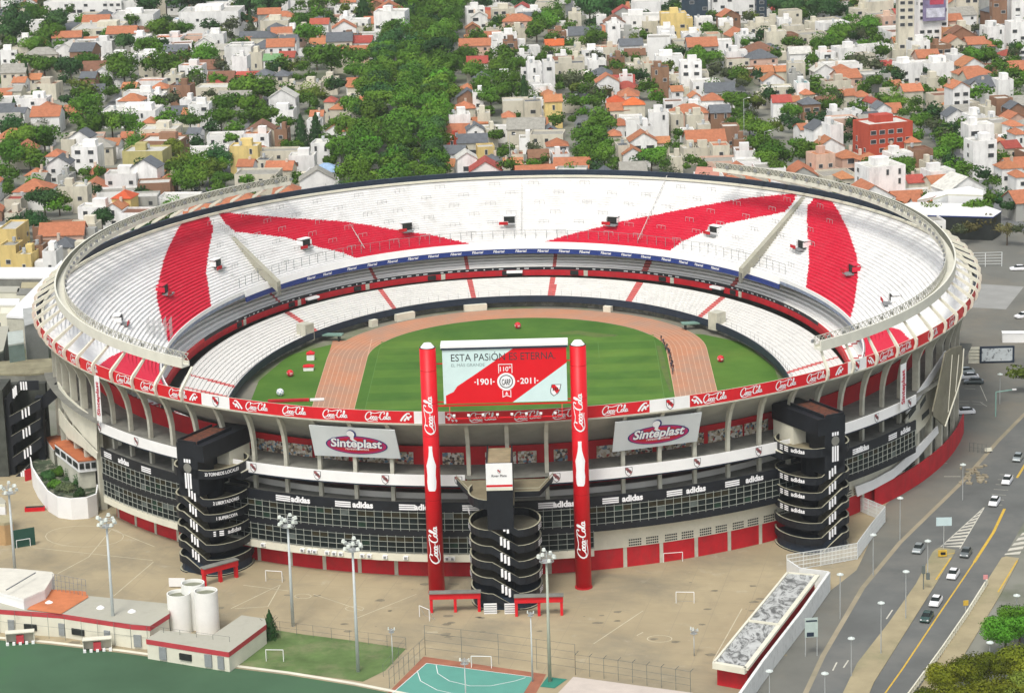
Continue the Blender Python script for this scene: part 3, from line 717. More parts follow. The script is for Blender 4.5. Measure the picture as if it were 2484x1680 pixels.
# vertical sponsor panels on both flanks
VT=text2d('Sinteplast',.03)
for px,s_ in ((246,1),(2183,-1)):
    P=RP(px,968 if s_==1 else 940,fac,.5); ph=fac.phi_at_px(px,P.z); f=fac.surf(ph,P.z,.75); b=MB()
    b.face([f(-1.1,-4.7),f(1.1,-4.7),f(1.1,4.7),f(-1.1,4.7)]); bb=b.build('flank_sponsor_panel',M_white,ST)
    b=MB(); put2d(b,([(-y,x) for x,y in VT[0]],[t for t in VT[1]],VT[2]),lambda x,y,f=f:f(x+.55,y,.05),1.8,1.8); b.build('panel_lettering',mat('sponsor_red',(.5,.02,.05),.5,.05,1),bb)
# big sponsor panels at the front
M_sp=mat('panel_grey_white',(.62,.66,.66),.5,.05,.2)
def sponsor(c4):
    d=(-.2,-.2,-2.2,-2.2); P=[RP(x,y,rim,dd) for (x,y),dd in zip(c4,d)]   # tl tr br bl
    tl,tr,br,bl=P; 
    nrm=(tr-tl).cross(bl-tl).normalized()*-1
    if nrm.y>0: nrm=-nrm
    def f(u,v,e=.06): return bl*(1-u)*(1-v)+br*u*(1-v)+tl*(1-u)*v+tr*u*v+nrm*e
    b=MB(); b.face([bl,br,tr,tl]); q=[p-nrm*.2 for p in (bl,br,tr,tl)]; b.face(q[::-1])
    for i in range(4):
        F4=[bl,br,tr,tl]; j=(i+1)%4; b.face([F4[j],F4[i],q[i],q[j]])
    o=b.build('sponsor_panel',M_sp,ST)
    b=MB(); Wd=(tr-tl).length; H=(tl-bl).length
    def ell(rx,ry,cx,cy,e,mi,n=40): b.face([f(cx+rx*math.cos(TAU*i/n),cy+ry*math.sin(TAU*i/n),e) for i in range(n)],mi)
    ell(.36,.31,.52,.42,.06,0); ell(.345,.285,.52,.42,.09,1); ell(.30,.235,.52,.42,.11,2)
    ell(.055,.14,.485,.80,.12,0,20); ell(.045,.11,.475,.80,.14,3,20); b.face([f(x,y,.15) for x,y in ((.47,.74),(.46,.62),(.52,.50),(.56,.52),(.50,.63),(.51,.74))],3)
    T=text2d('Sinteplast',.03,shear=.15); k=.60/T[2]
    put2d(b,text2d('Sinteplast',.075,shear=.15),lambda x,y:f(.52+x,.36+y*Wd/H,.16),k,k,0)
    put2d(b,T,lambda x,y:f(.52+x,.36+y*Wd/H,.19),k,k,3)
    put2d(b,text2d('revestimientos',.01),lambda x,y:f(.52+x,.26+y*Wd/H,.17),.30/6.5,.30/6.5,3)
    b.build('panel_logo',[mat('logo_navy',(.02,.03,.16),.5,.05,1),mat('logo_magenta',(.45,.02,.12),.5,.05,1),mat('logo_red',(.50,.015,.03),.5,.05,1),M_letter],o)
sponsor([(749,1031),(957,1043),(972,1112),(764,1104)])
sponsor([(1493,1024),(1703,1000),(1691,1070),(1486,1096)])
# openings (vomitories) in the upper terrace
def stand_pt(px,py):
    """point of the upper terrace seen at a pixel"""
    lo,hi=14.,29.8
    best=None
    for i in range(60):
        z=14+15.8*i/59; g=G(px,py,z); a=math.atan2(g.y-O[1],g.x-O[0]); r=math.hypot(g.x-O[0],g.y-O[1]); r0=upin.R(a); r1=rimi.R(a); zz=14+15.8*(r-r0)/(r1-r0)
        if best is None or abs(zz-z)<best[0]: best=(abs(zz-z),g,a)
    return best[1],best[2]
for px,py,sd_ in ((529,643,0),(296,778,0),(403,705,1),(987,553,0),(1236,537,0),(1486,538,0),(742,593,0),(1732,562,0),(1943,597,0),(2064,656,1),(2160,728,0)):
    P,a=stand_pt(px,py+4); t=upin.tan(a); rz=math.atan2(t.y,t.x); n=Vector((math.cos(a),math.sin(a),0))
    m0=M_seatr if sd_ else M_white
    b=MB(); w=2.9
    for s_ in (-1,1): b.box(P+t*s_*(w/2+.12)+n*.9+Vector((0,0,.9)),(.2,2.2,1.2),rz,0)
    b.box(P+n*1.05+Vector((0,0,1.85)),(w+.4,1.8,.2),rz,0); b.box(P+n*.2+Vector((0,0,.75)),(w,.3,2.0),rz,1)
    b.box(P-n*.6+Vector((0,0,-.3)),(w,2.2,.3),rz,2)
    b.build('tunnel_entrance',[m0,M_dark,M_grey],ST)
    b=MB(); b.box(P-n*1.7+t*1.6+Vector((0,0,.3)),(2.4,.15,.8),rz); b.build('tunnel_sign',M_redd,ST)
# handrails running down the stand and crush barriers
for (x0,y0),(x1,y1) in (((790,452),(885,622)),((1267,418),(1264,588)),((1622,424),(1548,602)),((600,590),(530,560)),):
    P,_=stand_pt(x0,y0+8); Q,_=stand_pt(x1,y1-6); b=MB(); n=14
    for i in range(n):
        p=P.lerp(Q,i/n)+Vector((0,0,.5)); q=P.lerp(Q,(i+1)/n)+Vector((0,0,.5)); up=Vector((0,0,1.1)); b.bar(p+up,q+up,.09); b.bar(p,p+up,.06)
    b.build('stair_handrail',mat('handrail_pale',(.5,.5,.47),.5,.1,1),ST)
bb=MB(); 
for x in (-1.3,0,1.3): bb.bar((x,0,0),(x,0,1.05),.05)
bb.bar((-1.3,0,1.05),(1.3,0,1.05),.055)
cb=None; random.seed(5); cnt=0
for k in range(6):
    t0=.16+k*.145
    for i in range(16):
        a=R_(40)+R_(100)*(i+.5*(k%2)+random.uniform(-.15,.15))/16
        r=upin.R(a)*(1-t0)+rimi.R(a)*t0; p=Vector((O[0]+r*math.cos(a),O[1]+r*math.sin(a),14+15.8*t0-.2)); t=upin.tan(a); rz=math.atan2(t.y,t.x)
        if cb is None: cb=bb.build('crush_barrier',mat('barrier_grey',(.42,.42,.42),.5,.1,1),ST); o=cb
        else: o=dup(cb,ST)
        o.location=p; o.rotation_euler=(0,0,rz)
# scaffold near the left front end of the terrace
b=MB(); P,a=stand_pt(392,812)
for i in range(5):
    for j in range(3):
        q=P+Vector((i*1.3-2.6,j*1.6-4,0)); b.bar(q,q+Vector((0,0,4.6)),.08)
        if i: b.bar(q+Vector((0,0,4.2)),q+Vector((-1.3,0,2.2)),.06); b.bar(q+Vector((0,0,2.2)),q+Vector((-1.3,0,2.2)),.06)
t=b.build('scaffold_frame',M_steel); tag(t,'silver scaffold frame standing on the white terrace beside the left walkway end','scaffold')
# ---------------- ramp towers ----------------
TOPZ=[ZAT(1230,1130,-180.6).z,ZAT(423,1083,-158).z,ZAT(2020,1018,-154.5).z]; print('towers',TOPZ)
name_i=-1
def tower(name,C,rz,mirror,label,texts,poster=False,top_extra=0):
    global name_i; name_i+=1
    T=empty(name,C,rz,label,'ramp tower')
    sgn=-1 if mirror else 1
    pts=[]  # (x,y,drop fraction) one turn, front slope first, clockwise seen from above when not mirrored
    nx=2.4; a_,b_=4.1,6.6
    pts.append((-nx,-b_,0)); 
    for i in range(1,5): pts.append((-nx+2*nx*i/4,-b_,i/4))
    for i in range(1,13): th=-math.pi/2+math.pi*i/12; pts.append((nx+a_*math.cos(th),b_*math.sin(th),1))
    pts.append((-nx,b_,1))
    for i in range(1,12): th=math.pi/2+math.pi*i/12; pts.append((-nx+a_*math.cos(th),b_*math.sin(th),1))
    pitch=2.96; z00=2.2-GZ
    def wall(k,zt,b,first=False):
        n=len(pts)
        for i in range(n):
            x0,y0,d0=pts[i]; x1,y1,d1=pts[(i+1)%n]
            if i==n-1: d1=1
            za=zt-d0*pitch; zb=zt-d1*pitch; H=1.4 if not first else 9
            p=[(x0*sgn,y0),(x1*sgn,y1)]; s_=.955
            q=[(x*s_,y*s_) for x,y in p]
            lo0=max(0,za-H); lo1=max(0,zb-H)
            b.face([(*p[0],lo0),(*p[1],lo1),(*p[1],zb),(*p[0],za)],0)
            b.face([(*q[0],lo0),(*q[0],za),(*q[1],zb),(*q[1],lo1)],0)
            b.face([(*p[0],za),(*p[1],zb),(*q[1],zb+.0),(*q[0],za+.0)],1)
            r=[(x*.15,y*.32) for x,y in q]
            if not first: b.face([(*q[0],za-1.35),(*q[1],zb-1.35),(*r[1],zb-1.35),(*r[0],za-1.35)],2); b.face([(*p[0],lo0),(*r[0],lo0),(*r[1],lo1),(*p[1],lo1)],3)
    turns=6
    for k in range(turns):
        b=MB(); wall(k,z00+pitch*k,b,first=False)
        o=b.build('ramp_turn',[M_black,mat('parapet_cap',(.36,.35,.25),.8,.1,.5),mat('ramp_floor',(.13,.12,.085),.9,.2,.4),M_dark],T,world=False)
    b=MB(); n=len(pts)   # base drum
    b.prism([(x*sgn*.93,y*.93) for x,y,_ in pts],0,z00-.9); b.build('base_drum',M_navy,T,world=False)
    zp=z00+pitch*turns-.35; b=MB(); ol=[(x*sgn,y) for x,y,_ in pts]; nn_=len(ol)
    for i in range(nn_):
        p,q=ol[i],ol[(i+1)%nn_]; pi,qi=(p[0]*.955,p[1]*.955),(q[0]*.955,q[1]*.955)
        if poster and (q[0]>1.9 or q[1]>3): continue
        b.face([(*p,zp-1.7),(*q,zp-1.7),(*q,zp),(*p,zp)],0); b.face([(*q,zp),(*p,zp),(*pi,zp),(*qi,zp)][::-1],1); b.face([(*qi,zp-1.7),(*pi,zp-1.7),(*pi,zp),(*qi,zp)],0)
    if poster:
        b.prism([(-2.3,-6.2),(-4.8,-4.8),(-6.1,-1.5),(-6.2,1),(-8.6,9.3),(8.6,9.3),(6.2,.6),(1.9,.4),(1.9,-6.2)],zp-1.6,zp-1.1,0,2)
        for p,q in (((-6.35,1),(-8.8,9.2)),((6.35,.6),(8.8,9.2)),((1.9,.4),(6.35,.5))): b.bar((*p,zp-.1),(*q,zp-.1),.1,4,1); b.bar((*p,zp-.6),(*q,zp-.6),.06,4,1); b.face([(*p,zp-1.7),(*q,zp-1.7),(*q,zp-.7),(*p,zp-.7)],0)
    else: b.prism([(x*.95,y*.95) for x,y in ol],zp-1.6,zp-1.1,0,2)
    b.build('top_platform',[M_black,mat('parapet_cap',(.36,.35,.25),.8,.1,.5),mat('platform_floor',(.22,.19,.12),.9,.15,.4)],T,world=False)
    b=MB(); b.prism([(x*sgn*.24,y*.36) for x,y,_ in pts],0,z00+pitch*turns-2.2); b.build('core_wall',M_black,T,world=False)
    # lift shaft block rising above the turns
    b=MB(); x0,x1=(-2.9,1.7) if not mirror else (-1.7,2.9); top=TOPZ[name_i]-GZ; bot=15.2
    if poster: b.box(((x0+x1)/2,-1.2,(top+bot)/2),(x1-x0,10.9,top-bot),0,0)
    else:
        e_=1.5; xa,xb=(x0,x1+e_) if not mirror else (x0-e_,x1)
        b.box(((xa+xb)/2,.9,top-1.6),(xb-xa,15.1,3.2),0,0); b.box(((x0+x1)/2,-4.1,(top-3.2+bot)/2),(x1-x0-.06,5.0,top-3.2-bot),0,0); b.box(((x0+x1)/2,1.6,(top-3.2+bot)/2),(1.6,6.4,top-3.2-bot),0,0)
    b.build('shaft_block',[M_black],T,world=False)
    b=MB()
    for sx in (x0+.12,x1-.12): b.box((sx,-.8,top+.3),(.24,10.6,.6),0)
    b.box(((x0+x1)/2,-6.5,top+.3),(x1-x0-.5,.24,.6),0); b.build('shaft_parapet',M_black,T,world=False)
    b=MB(); b.box(((x0+x1)/2,-.8,top+.08),(x1-x0-.5,10,.12)); b.build('shaft_roof',mat('shaft_roof_tan',(.27,.22,.13),.9,.2,.5) if poster else mat('rusty_roof',(.05,.035,.025),.9,.5,1.4,col2=(.17,.05,.025)),T,world=False)
    if poster:
        b=MB(); b.face([(x0-.02,-6.72,top-4.4),(x1+.02,-6.72,top-4.4),(x1+.02,-6.72,top+.6),(x0-.02,-6.72,top+.6)],0)
        b.face([(x0,-6.75,top-3.75),(x1,-6.75,top-3.75),(x1,-6.75,top-3.35),(x0,-6.75,top-3.35)],1)
        b.face([(x0,-6.74,top-4.4),(x1,-6.74,top-4.4),(x1,-6.74,top-3.9),(x0,-6.74,top-3.9)],3)
        crest(b,lambda u,v,e=0:(-.6+u,-6.78-e,top-.9+v),.5,0,1,2)
        put2d(b,text2d('River Plate',.01),lambda u,v:(-.6+u,-6.78,top-1.9+v),.62,.62,2)
        b.build('shaft_poster',[M_white,M_red,MATS['crest_black'],M_cream],T,world=False)
    else:
        b=MB(); xc=(x0+x1)/2
        for k in (-1,0,1):
            for z0,z1 in ((top-8.6,top-5.6),(top-3.6,top-2.9)): b.face([(xc+k*.55-.2,-6.72,z0),(xc+k*.55+.2,-6.72,z0),(xc+k*.55+.2,-6.72,z1),(xc+k*.55-.2,-6.72,z1)])
        b.build('shaft_bars',M_letter,T,world=False)
        b=MB(); b.face([(xc+.9*math.cos(TAU*i/24),-6.74,top-4.6+.9*math.sin(TAU*i/24)) for i in range(24)]); b.build('shaft_emblem',M_cd,T,world=False)
        # bridge block in cream to the gallery and its dark panel
        b=MB(); sb=1 if not mirror else -1
        b.box(((xa+xb)/2,4.9,top-5.0),(xb-xa-.3,6.6,3.55),0); b.build('bridge_block',M_cream,T,world=False)
        b=MB(); b.box((sb*3.6,5.2,z00+pitch*turns-2.9),(6,10,1.4),0,0); b.box((sb*3.6,5.2,z00+pitch*turns-2.1),(6.05,10.05,.15),0,1); b.build('bridge_deck',[M_black,M_cream],T,world=False)
    # three bars on every slope
    for k in range(1,turns):
        b=MB()
        for j in (-1,0,1):
            x=j*.62; zt=z00+pitch*k-pitch*((x+nx)/(2*nx)); b.face([(p*1,-b_-.04,q) for p,q in [((x-.2)*sgn,max(.1,zt-1.7)),((x+.2)*sgn,max(.1,zt-1.7)),((x+.2)*sgn,zt-.1),((x-.2)*sgn,zt-.1)][::sgn]])
        b.build('slope_bars',M_letter,T,world=False)
    # lettering on the lobe
    for txt,k,side,th0 in texts:
        th0=R_(th0); cx=nx*side
        def f(u,v,zt=z00+pitch*k,cx=cx,side=side):
            th=th0+u/5.2; return (cx+side*(a_+.06)*math.cos(th)*1.0 if side>0 else cx+(a_+.06)*math.cos(th),(b_+.06)*math.sin(th),zt+v)
        def f2(u,v,zt=z00+pitch*k,cx=cx):
            th=th0+u/5.6; return (cx+(a_+.06)*math.cos(th),(b_+.06)*math.sin(th),zt+v)
        b=MB()
        if txt=='BARS': three_bars(b,lambda u,v:f2(u,v-.75),2.2,.24,.36)
        else:
            ts=1.15 if txt=='adidas' else .86; put2d(b,text2d(txt,.03,cuts=1),lambda u,v:f2(u,v-1.05),ts if txt=='adidas' else .72,ts)
        b.build('tower_lettering',M_letter,T,world=False)
    return T
tower('ramp_tower',(-.2,-173.9,GZ),0,False,'black spiral ramp tower in the middle with a white poster on its shaft',[('BARS',k,1,-20) for k in range(0,5)]+[('BARS',k,-1,195) for k in range(1,6)],poster=True,top_extra=.6)
tower('ramp_tower',(-55.3,-150.8,GZ),-.50,False,'black spiral ramp tower on the left listing trophies in white letters',[('33 TORNEOS LOCALES',5.9,1,-42),('2 LIBERTADORES',4,1,-36),('1 SUPERCOPA',3,1,-36),('adidas',2,1,-22),('BARS',2,1,-56)],top_extra=1.5)
tower('ramp_tower',(57.3,-147.0,GZ),.52,True,'black spiral ramp tower on the right with a sportswear word on each turn',[x for k in (5.9,4,3,2) for x in (('adidas',k,-1,214),('BARS',k,-1,182))],top_extra=1.5)
for (x0,y0,x1,y1),tx in (((683/1,1272-25,640,1290),None),):
    pass
# ---------------- the red posts with the screen ----------------
SB=empty('scoreboard',(0,-170,GZ),0,'giant advertising screen held between two tall red tubular posts','scoreboard')
PL=G(1060,1437); PR=G(1416,1424)
M_postred=add_layer(mat('post_red',(.62,.004,.012),.42,.05,.3),(.42,.006,.012),.35,.5,.75,amt=.4,stretch=(1,1,.2))
def zfor(P,py):
    z=20.
    for _ in range(20): q=PX((P.x,P.y,z)); z+=(q[1]-py)/scale_at((P.x,P.y,z))
    return z
for P,ty in ((PL,843),(PR,836)):
    top=zfor(P,ty); b=MB(); b.cyl(P,1.46,GZ,top,40); po=b.build('red_post',M_postred,SB,smooth=False)
    for pl in po.data.polygons:
        if len(pl.vertices)==4: pl.use_smooth=True
    b=MB(); b.cyl(P,1.44,top,top+.12,32,mi=1); b.cyl(P,1.25,top+.12,top+.8,24,r2=.7); b.build('post_cap',[M_white,M_dark],po)
    b=MB(); b.cyl(P,1.6,GZ,GZ+.3,32); b.build('post_base',M_redd,po)
    b=MB(); z=GZ+5.9
    while z<top-1: b.cyl(P,1.475,z,z+.07,40,cap=False); z+=6.0
    b.build('post_seam',mat('seam_red',(.36,.004,.01),.6,.1,1),po)
    def onp(zc,e=.04):
        def f(u,v,ee=0,zc=zc): 
            a=-math.pi/2-.06+u/1.46; return (P.x+(1.46+e)*math.cos(a),P.y+(1.46+e)*math.sin(a),zc+v)
        return f
    L=[]
    for zc,fl in ((top-12.1,0),(8.6,1)):
        b=MB(); V,Fc,w=SCRIPT; f=onp(zc); put2d(b,([(-y,x) for x,y in V],Fc,w),f,.60,.72); b.build('post_lettering',M_letter,po)
    b=MB(); f=onp(0); zc=zfor(P,1130 if P is PL else 1118)
    prof=[(-3.7,.55),(-3.3,.75),(-2.2,.85),(-1.2,.75),(-.4,.80),(.4,.9),(1.2,.62),(2.0,.40),(2.9,.30),(3.5,.32),(3.6,.30)]
    f=onp(zc); k=1.15
    for (z0,w0),(z1,w1) in zip(prof,prof[1:]):
        for s in range(4):
            u0,u1=-1+s*.5,-.5+s*.5; b.face([f(w0*u0,z0*k),f(w0*u1,z0*k),f(w1*u1,z1*k),f(w1*u0,z1*k)])
    b.build('bottle_silhouette',M_letter,po)
ys=(PL.y+PR.y)/2; a=ZAT(1071,845,ys-.6); c=ZAT(1374,840,ys-.6); d=ZAT(1078,978,ys-.6); e=ZAT(1376,973,ys-.6)
x0=(a.x+d.x)/2; x1=(c.x+e.x)/2; z1=(a.z+c.z)/2; z0=(d.z+e.z)/2; WX=x1-x0; HZ=z1-z0; print('screen',WX,HZ,z0,z1)
b=MB(); b.box(((x0+x1)/2,ys+.9,(z0+z1)/2),(WX,3.0,HZ-.02)); sc_=b.build('screen_cabinet',M_grey,SB)
b=MB(); b.box(((x0+x1)/2,ys+1.1,z1+.35),(WX+.6,3.8,.5)); b.box(((x0+x1)/2,ys-.75,z1+.02),(WX+.5,.2,.35),0,1); b.build('screen_hood',[M_white,M_navy],sc_)
yf=ys-.62
def sc(px,py,e=0): return ((px-665)/855*WX+x0,yf-e,z0+(545-py)/365*HZ)
b=MB(); b.face([sc(*q) for q in ((665,545),(1520,545),(1520,180),(665,180))],0)
b.face([sc(*q,.01) for q in ((680,545),(1140,545),(1520,290),(1520,180),(1165,180),(900,345),(760,430),(735,465),(680,490))],1)
b.build('screen_face',[mat('screen_aqua',(.60,.76,.74),.35,.04,.3),mat('screen_red',(.68,.006,.015),.35,.03,.3)],sc_)
b=MB()
T=text2d('ESTA PASiÓN ES ETERNA.',.0); k=720/855*WX/T[2]; put2d(b,T,lambda u,v:(sc(1085,262)[0]+u,yf-.03,sc(0,263)[2]+v),k,k*1.15,0)
T=text2d('EL MÁS GRANDE',.0); k=230/855*WX/T[2]; put2d(b,T,lambda u,v:(sc(840,262)[0]+u,yf-.03,sc(0,299)[2]+v),k,k,1)
def cir(r0,r1,mi,e,cx=1100,cy=405,n=36):
    c0=sc(cx,cy); s=WX/855
    for i in range(n):
        a0,a1=TAU*i/n,TAU*(i+1)/n; b.face([(c0[0]+r*s*math.cos(t),yf-e,c0[2]+r*s*math.sin(t)) for r,t in ((r0,a0),(r1,a0),(r1,a1),(r0,a1))][::1],mi)
cir(0.01,62,2,.03); cir(0.01,47,3,.04); cir(0.01,41,2,.05)
T=text2d('CARP',.02); k=60/855*WX/T[2]; put2d(b,T,lambda u,v:(sc(1100,0)[0]+u,yf-.07,sc(0,427)[2]+v),k,k*2.4,3)
for tx,cx,w in (('1901',950,100),('2011',1250,105)):
    T=text2d(tx,.02); k=w/855*WX/T[2]; put2d(b,T,lambda u,v,cx=cx:(sc(cx,0)[0]+u,yf-.04,sc(0,422)[2]+v),k,k,2)
    for s in (-1,1): q=cx+s*(w/2+14); b.face([sc(q-6,408,.04),sc(q+6,408,.04),sc(q+6,401,.04),sc(q-6,401,.04)],2)
T=text2d('110°',.02); k=75/855*WX/T[2]; put2d(b,T,lambda u,v:(sc(1097,0)[0]+u,yf-.04,sc(0,336)[2]+v),k,k,2)
for q in ((1048,288,1145,293),(1048,293,1053,350),(1140,293,1145,350)): b.face([sc(q[0],q[3],.04),sc(q[2],q[3],.04),sc(q[2],q[1],.04),sc(q[0],q[1],.04)],2)
b.face([sc(1072,512,.03),sc(1100,500,.03),sc(1132,512,.03),sc(1132,462,.03),sc(1072,462,.03)],2); b.face([sc(1077,504,.04),sc(1100,493,.04),sc(1127,504,.04),sc(1127,465,.04),sc(1077,465,.04)],4); b.face([sc(1090,490,.05),sc(1112,490,.05),sc(1101,472,.05)],2)
c0=sc(1437,468); crest(b,lambda u,v,e=0:(c0[0]+u+v*.25,yf-.04-e,c0[2]+v),1.5,2,4,3)
b.build('screen_graphics',[mat('screen_ink',(.035,.04,.045),.5,.05,1),mat('screen_grey_ink',(.25,.33,.32),.5,.05,1),M_letter,mat('screen_black',(.02,.02,.02),.5,.05,1),MATS['screen_red']],sc_)
b=MB()
for z in (z0+.2,z0+HZ*.72):
    b.bar((PL.x,ys,z),(x0+.2,ys,z),.12,6); b.bar((x1-.2,ys,z),(PR.x,ys,z),.12,6)
b.bar((PL.x,ys-.4,z0-.4),(PR.x,ys-.4,z0-.4),.16,6); b.bar((x0+1,ys-.4,z0-.4),(x0+1,ys-2,z0-2.3),.07); b.bar((x1-1,ys-.4,z0-.4),(x1-1,ys-2,z0-2.3),.07); b.bar((x0+1,ys-2,z0-2.4),(x1-1,ys-2,z0-2.4),.13,6)
b.build('screen_bracket',M_postred,SB)
for i in range(8):
    x=x0+1.8+i*(WX-3)/7.4; b=MB(); b.box((x,ys-2.3,z0-1.7),(.45,.3,.35)); b.bar((x,ys-2,z0-2.4),(x,ys-2.3,z0-1.8),.04); b.build('screen_spotlight',M_white,SB)
# ---------------- floodlight masts ----------------
def mast(px,py,topy,label,n=9,r=.32,col=None,head=1.0):
    P=G(px,py); h=zfor(P,topy)-GZ; T=empty('floodlight_mast',P,0,label,'floodlight','floodlight masts round the training grounds' if head>.8 else None)
    b=MB(); b.cyl((0,0),r,0,h,10,r2=r*.55); b.build('pole',col or mat('mast_grey',(.50,.54,.53),.5,.08,.5),T,world=False,smooth=True)
    b=MB()
    for z,rr in ((h,1.25*head),(h+1.1*head,1.15*head)):
        for i in range(12):
            a0,a1=TAU*i/12,TAU*(i+1)/12; b.bar((rr*math.cos(a0),rr*math.sin(a0),z),(rr*math.cos(a1),rr*math.sin(a1),z),.06)
        for i in range(4): a=TAU*i/4; b.bar((0,0,z),(rr*math.cos(a),rr*math.sin(a),z),.05)
    b.cyl((0,0),.9*head,h-.05,h+.03,12); b.bar((0,0,h),(0,0,h+1.9*head),.09); b.build('head_frame',M_steel,T,world=False)
    for i in range(n):
        a=TAU*i/n+.3; rr=1.45*head; z=h+.5+(i%3)*.55*head; b=MB(); b.cyl((rr*math.cos(a),rr*math.sin(a)),.38*head,z-.22,z+.25,8,r2=.26*head); b.build('floodlamp',mat('lamp_shell',(.62,.66,.60),.35,.2,2),T,world=False)
    return T
mast(38,1402,1195,'tall grey floodlight mast at the far left edge, by the ramp building')
mast(278,1550,1275,'tall grey floodlight mast behind the low red-edged clubhouse',11)
mast(711,1518,1275,'tall grey floodlight mast on the tan plaza with a wide square lamp head',12)
mast(869,1628,1333,'tall grey floodlight mast standing on the small lawn',11)
mast(1334,1652,1360,'old greenish floodlight mast in front of the central ramp tower',8,col=add_layer(mat('mast_green',(.38,.42,.34),.6,.1,.5),(.35,.14,.05),.5,.62,.7),head=.95)
mast(1292,1652,1492,'thin pole with a small dark lamp by the futsal court',2,r=.16,head=.35)
mast(953,1610,1532,'short thin lamp post at the corner of the lawn fence',2,r=.09,head=.35)
mast(1684,1590,1535,'short post with dark spotlights on the tan plaza',3,r=.10,head=.45)
mast(1131,1720,1608,'grey pole with a dark double lamp rising from the green court',2,r=.12,head=.5)
# ---------------- water tanks ----------------
for px,py,ty,lab in ((474,1519,1412,'white water tank behind the other two'),(439,1530,1437,'left of the two front white water tanks'),(505,1534,1431,'right of the two front white water tanks')):
    P=G(px,py); h=zfor(P,ty)-GZ; T=empty('water_tank',P,0,lab+', beside the clubhouse','tank','three white water tanks'); b=MB()
    b.cyl((0,0),2.08,0,h,36,cap=False); b.cyl((0,0),1.9,h-.6,h,36,cap=False); 
    for i in range(36):
        a0,a1=TAU*i/36,TAU*(i+1)/36; b.face([(r*math.cos(t),r*math.sin(t),h) for r,t in ((1.9,a0),(2.08,a0),(2.08,a1),(1.9,a1))])
    b.build('tank_wall',add_layer(mat('tank_white',(.78,.78,.73),.6,.04,.5),(.5,.47,.35),.4,.62,.8,amt=.5),T,world=False,smooth=False)
    b=MB(); b.cyl((0,0),1.9,h-.9,h-.6,36); b.build('tank_lid',mat('tank_inside',(.20,.21,.15),.9,.2,.6),T,world=False)
    b=MB()
    for s in (-.22,.22): b.bar((s,2.15,0),(s,2.15,h),.04)
    b.build('ladder',M_grey,T,world=False)
# ---------------- low clubhouses at the lower left ----------------
def px_building(name,label,cat,roofpx,zr,wall,roof,fascia=None,fh=.8,base=GZ,group=None,wins=None,over=.5):
    P=[G(x,y,zr) for x,y in roofpx]; c=sum(P,Vector())/len(P); T=empty(name,(c.x,c.y,base),0,label,cat,group)
    poly=[(p.x,p.y) for p in P]; inn=[(c.x+(x-c.x)*(1-.02*over),c.y+(y-c.y)*(1-.02*over)) for x,y in poly]
    b=MB(); b.prism(inn,base,zr-fh); b.build('wall',wall,T)
    b=MB(); b.prism(poly,zr-fh,zr,0,1,bottom=True); b.build('roof',[fascia or roof,roof],T)
    return T,P
M_fred=mat('fascia_red',(.45,.05,.06),.6,.08,.4)
M_rg=add_layer(mat('roof_felt',(.40,.39,.32),.9,.1,.3),(.28,.28,.22),.3,.45,.7,amt=.6)
T1,P1=px_building('clubhouse','long low clubhouse with grey roof and red edge at the bottom left','clubhouse',[(-40,1474),(0,1477),(143,1487),(321,1514),(364,1517),(411,1487),(411,1463),(214,1444),(-40,1415)],3.4,M_cream,M_rg,M_fred,.9)
b=MB()
for px,py in ((119,1462),(244,1474),(320,1483)): p=G(px,py,3.4); b.cyl(p,.75,3.4,3.55,16,r2=.7); b.cyl(p,.7,3.55,3.85,16,r2=.25)
b.build('skylight',M_white,T1)
T2,P2=px_building('clubhouse','L-shaped clubhouse with pale roof and red edge in front of the tanks','clubhouse',[(354,1549),(555,1581),(646,1513),(643,1499),(586,1491),(514,1540),(389,1527)],2.6,M_cream,M_rg,M_fred,.9)
T3,P3=px_building('sports_hall','white hall with a pale flat roof above the bottom left clubhouse','hall',[(-60,1425),(0,1436),(57,1452),(109,1429),(132,1392),(126,1386),(40,1378),(-60,1374)],5.4,M_white,mat('pale_roof',(.60,.58,.50),.8,.08,.3),M_white,.5)
b=MB(); b.bar(G(15,1430,6.5),G(86,1388,6.5),.12); b.build('roof_ridge',M_grey,T3)
sheet('orange_terrace',[(65,1477),(148,1488),(215,1447),(208,1433),(120,1428)],3.52,mat('orange_floor',(.50,.17,.07),.85,.15,.3),kind=None,parent=None)
o=bpy.data.objects['orange_terrace']; tag(o,'orange tiled roof terrace with a fence behind the white hall','terrace')
b=MB()
for i in range(9):
    p=G(130+i*10,1432+i*1.8,3.4); b.bar(p,p+Vector((0,0,3.2)),.05)
    if i: 
        for hh in (1.0,2.1,3.2): b.bar(p+Vector((0,0,hh)),q_+Vector((0,0,hh)),.035)
    q_=p
tag(b.build('terrace_fence',M_grey),'grey mesh fence along the back of the orange roof terrace','fence')
for T_,spec in ((T1,[(30,1500,1.2),(75,1505,2.4),(150,1512,1.2),(190,1516,2.6),(262,1523,1.2),(335,1530,1.4)]),(T2,[(395,1572,1.4),(450,1580,2.4),(505,1588,1.4),(535,1592,1.2)])):
    src=P1 if T_ is T1 else P2
    for px,py,w in spec:
        # on the front wall: nearest roof edge below the fascia
        best=None
        ed=[(src[i],src[i+1]) for i in (range(0,4) if T_ is T1 else range(0,1))]
        for p,q in ed:
            for k in range(41):
                c=p.lerp(q,k/40); e=abs(PX((c.x,c.y,0))[0]-px)
                if best is None or e<best[0]: best=(e,c,q-p)
        c,d=best[1],best[2]; n=Vector((d.y,-d.x,0)).normalized(); n=n if n.y<0 else -n; b=MB(); b.box((c.x+n.x*.03,c.y+n.y*.03,GZ+1.5),(w,.35,1.1 if w>2 else 2.2),math.atan2(d.y,d.x),0)
        b.build('window' if w>2 else 'door',M_dark if w>2 else mat('door_grey',(.25,.27,.27),.7,.1,1),T_)
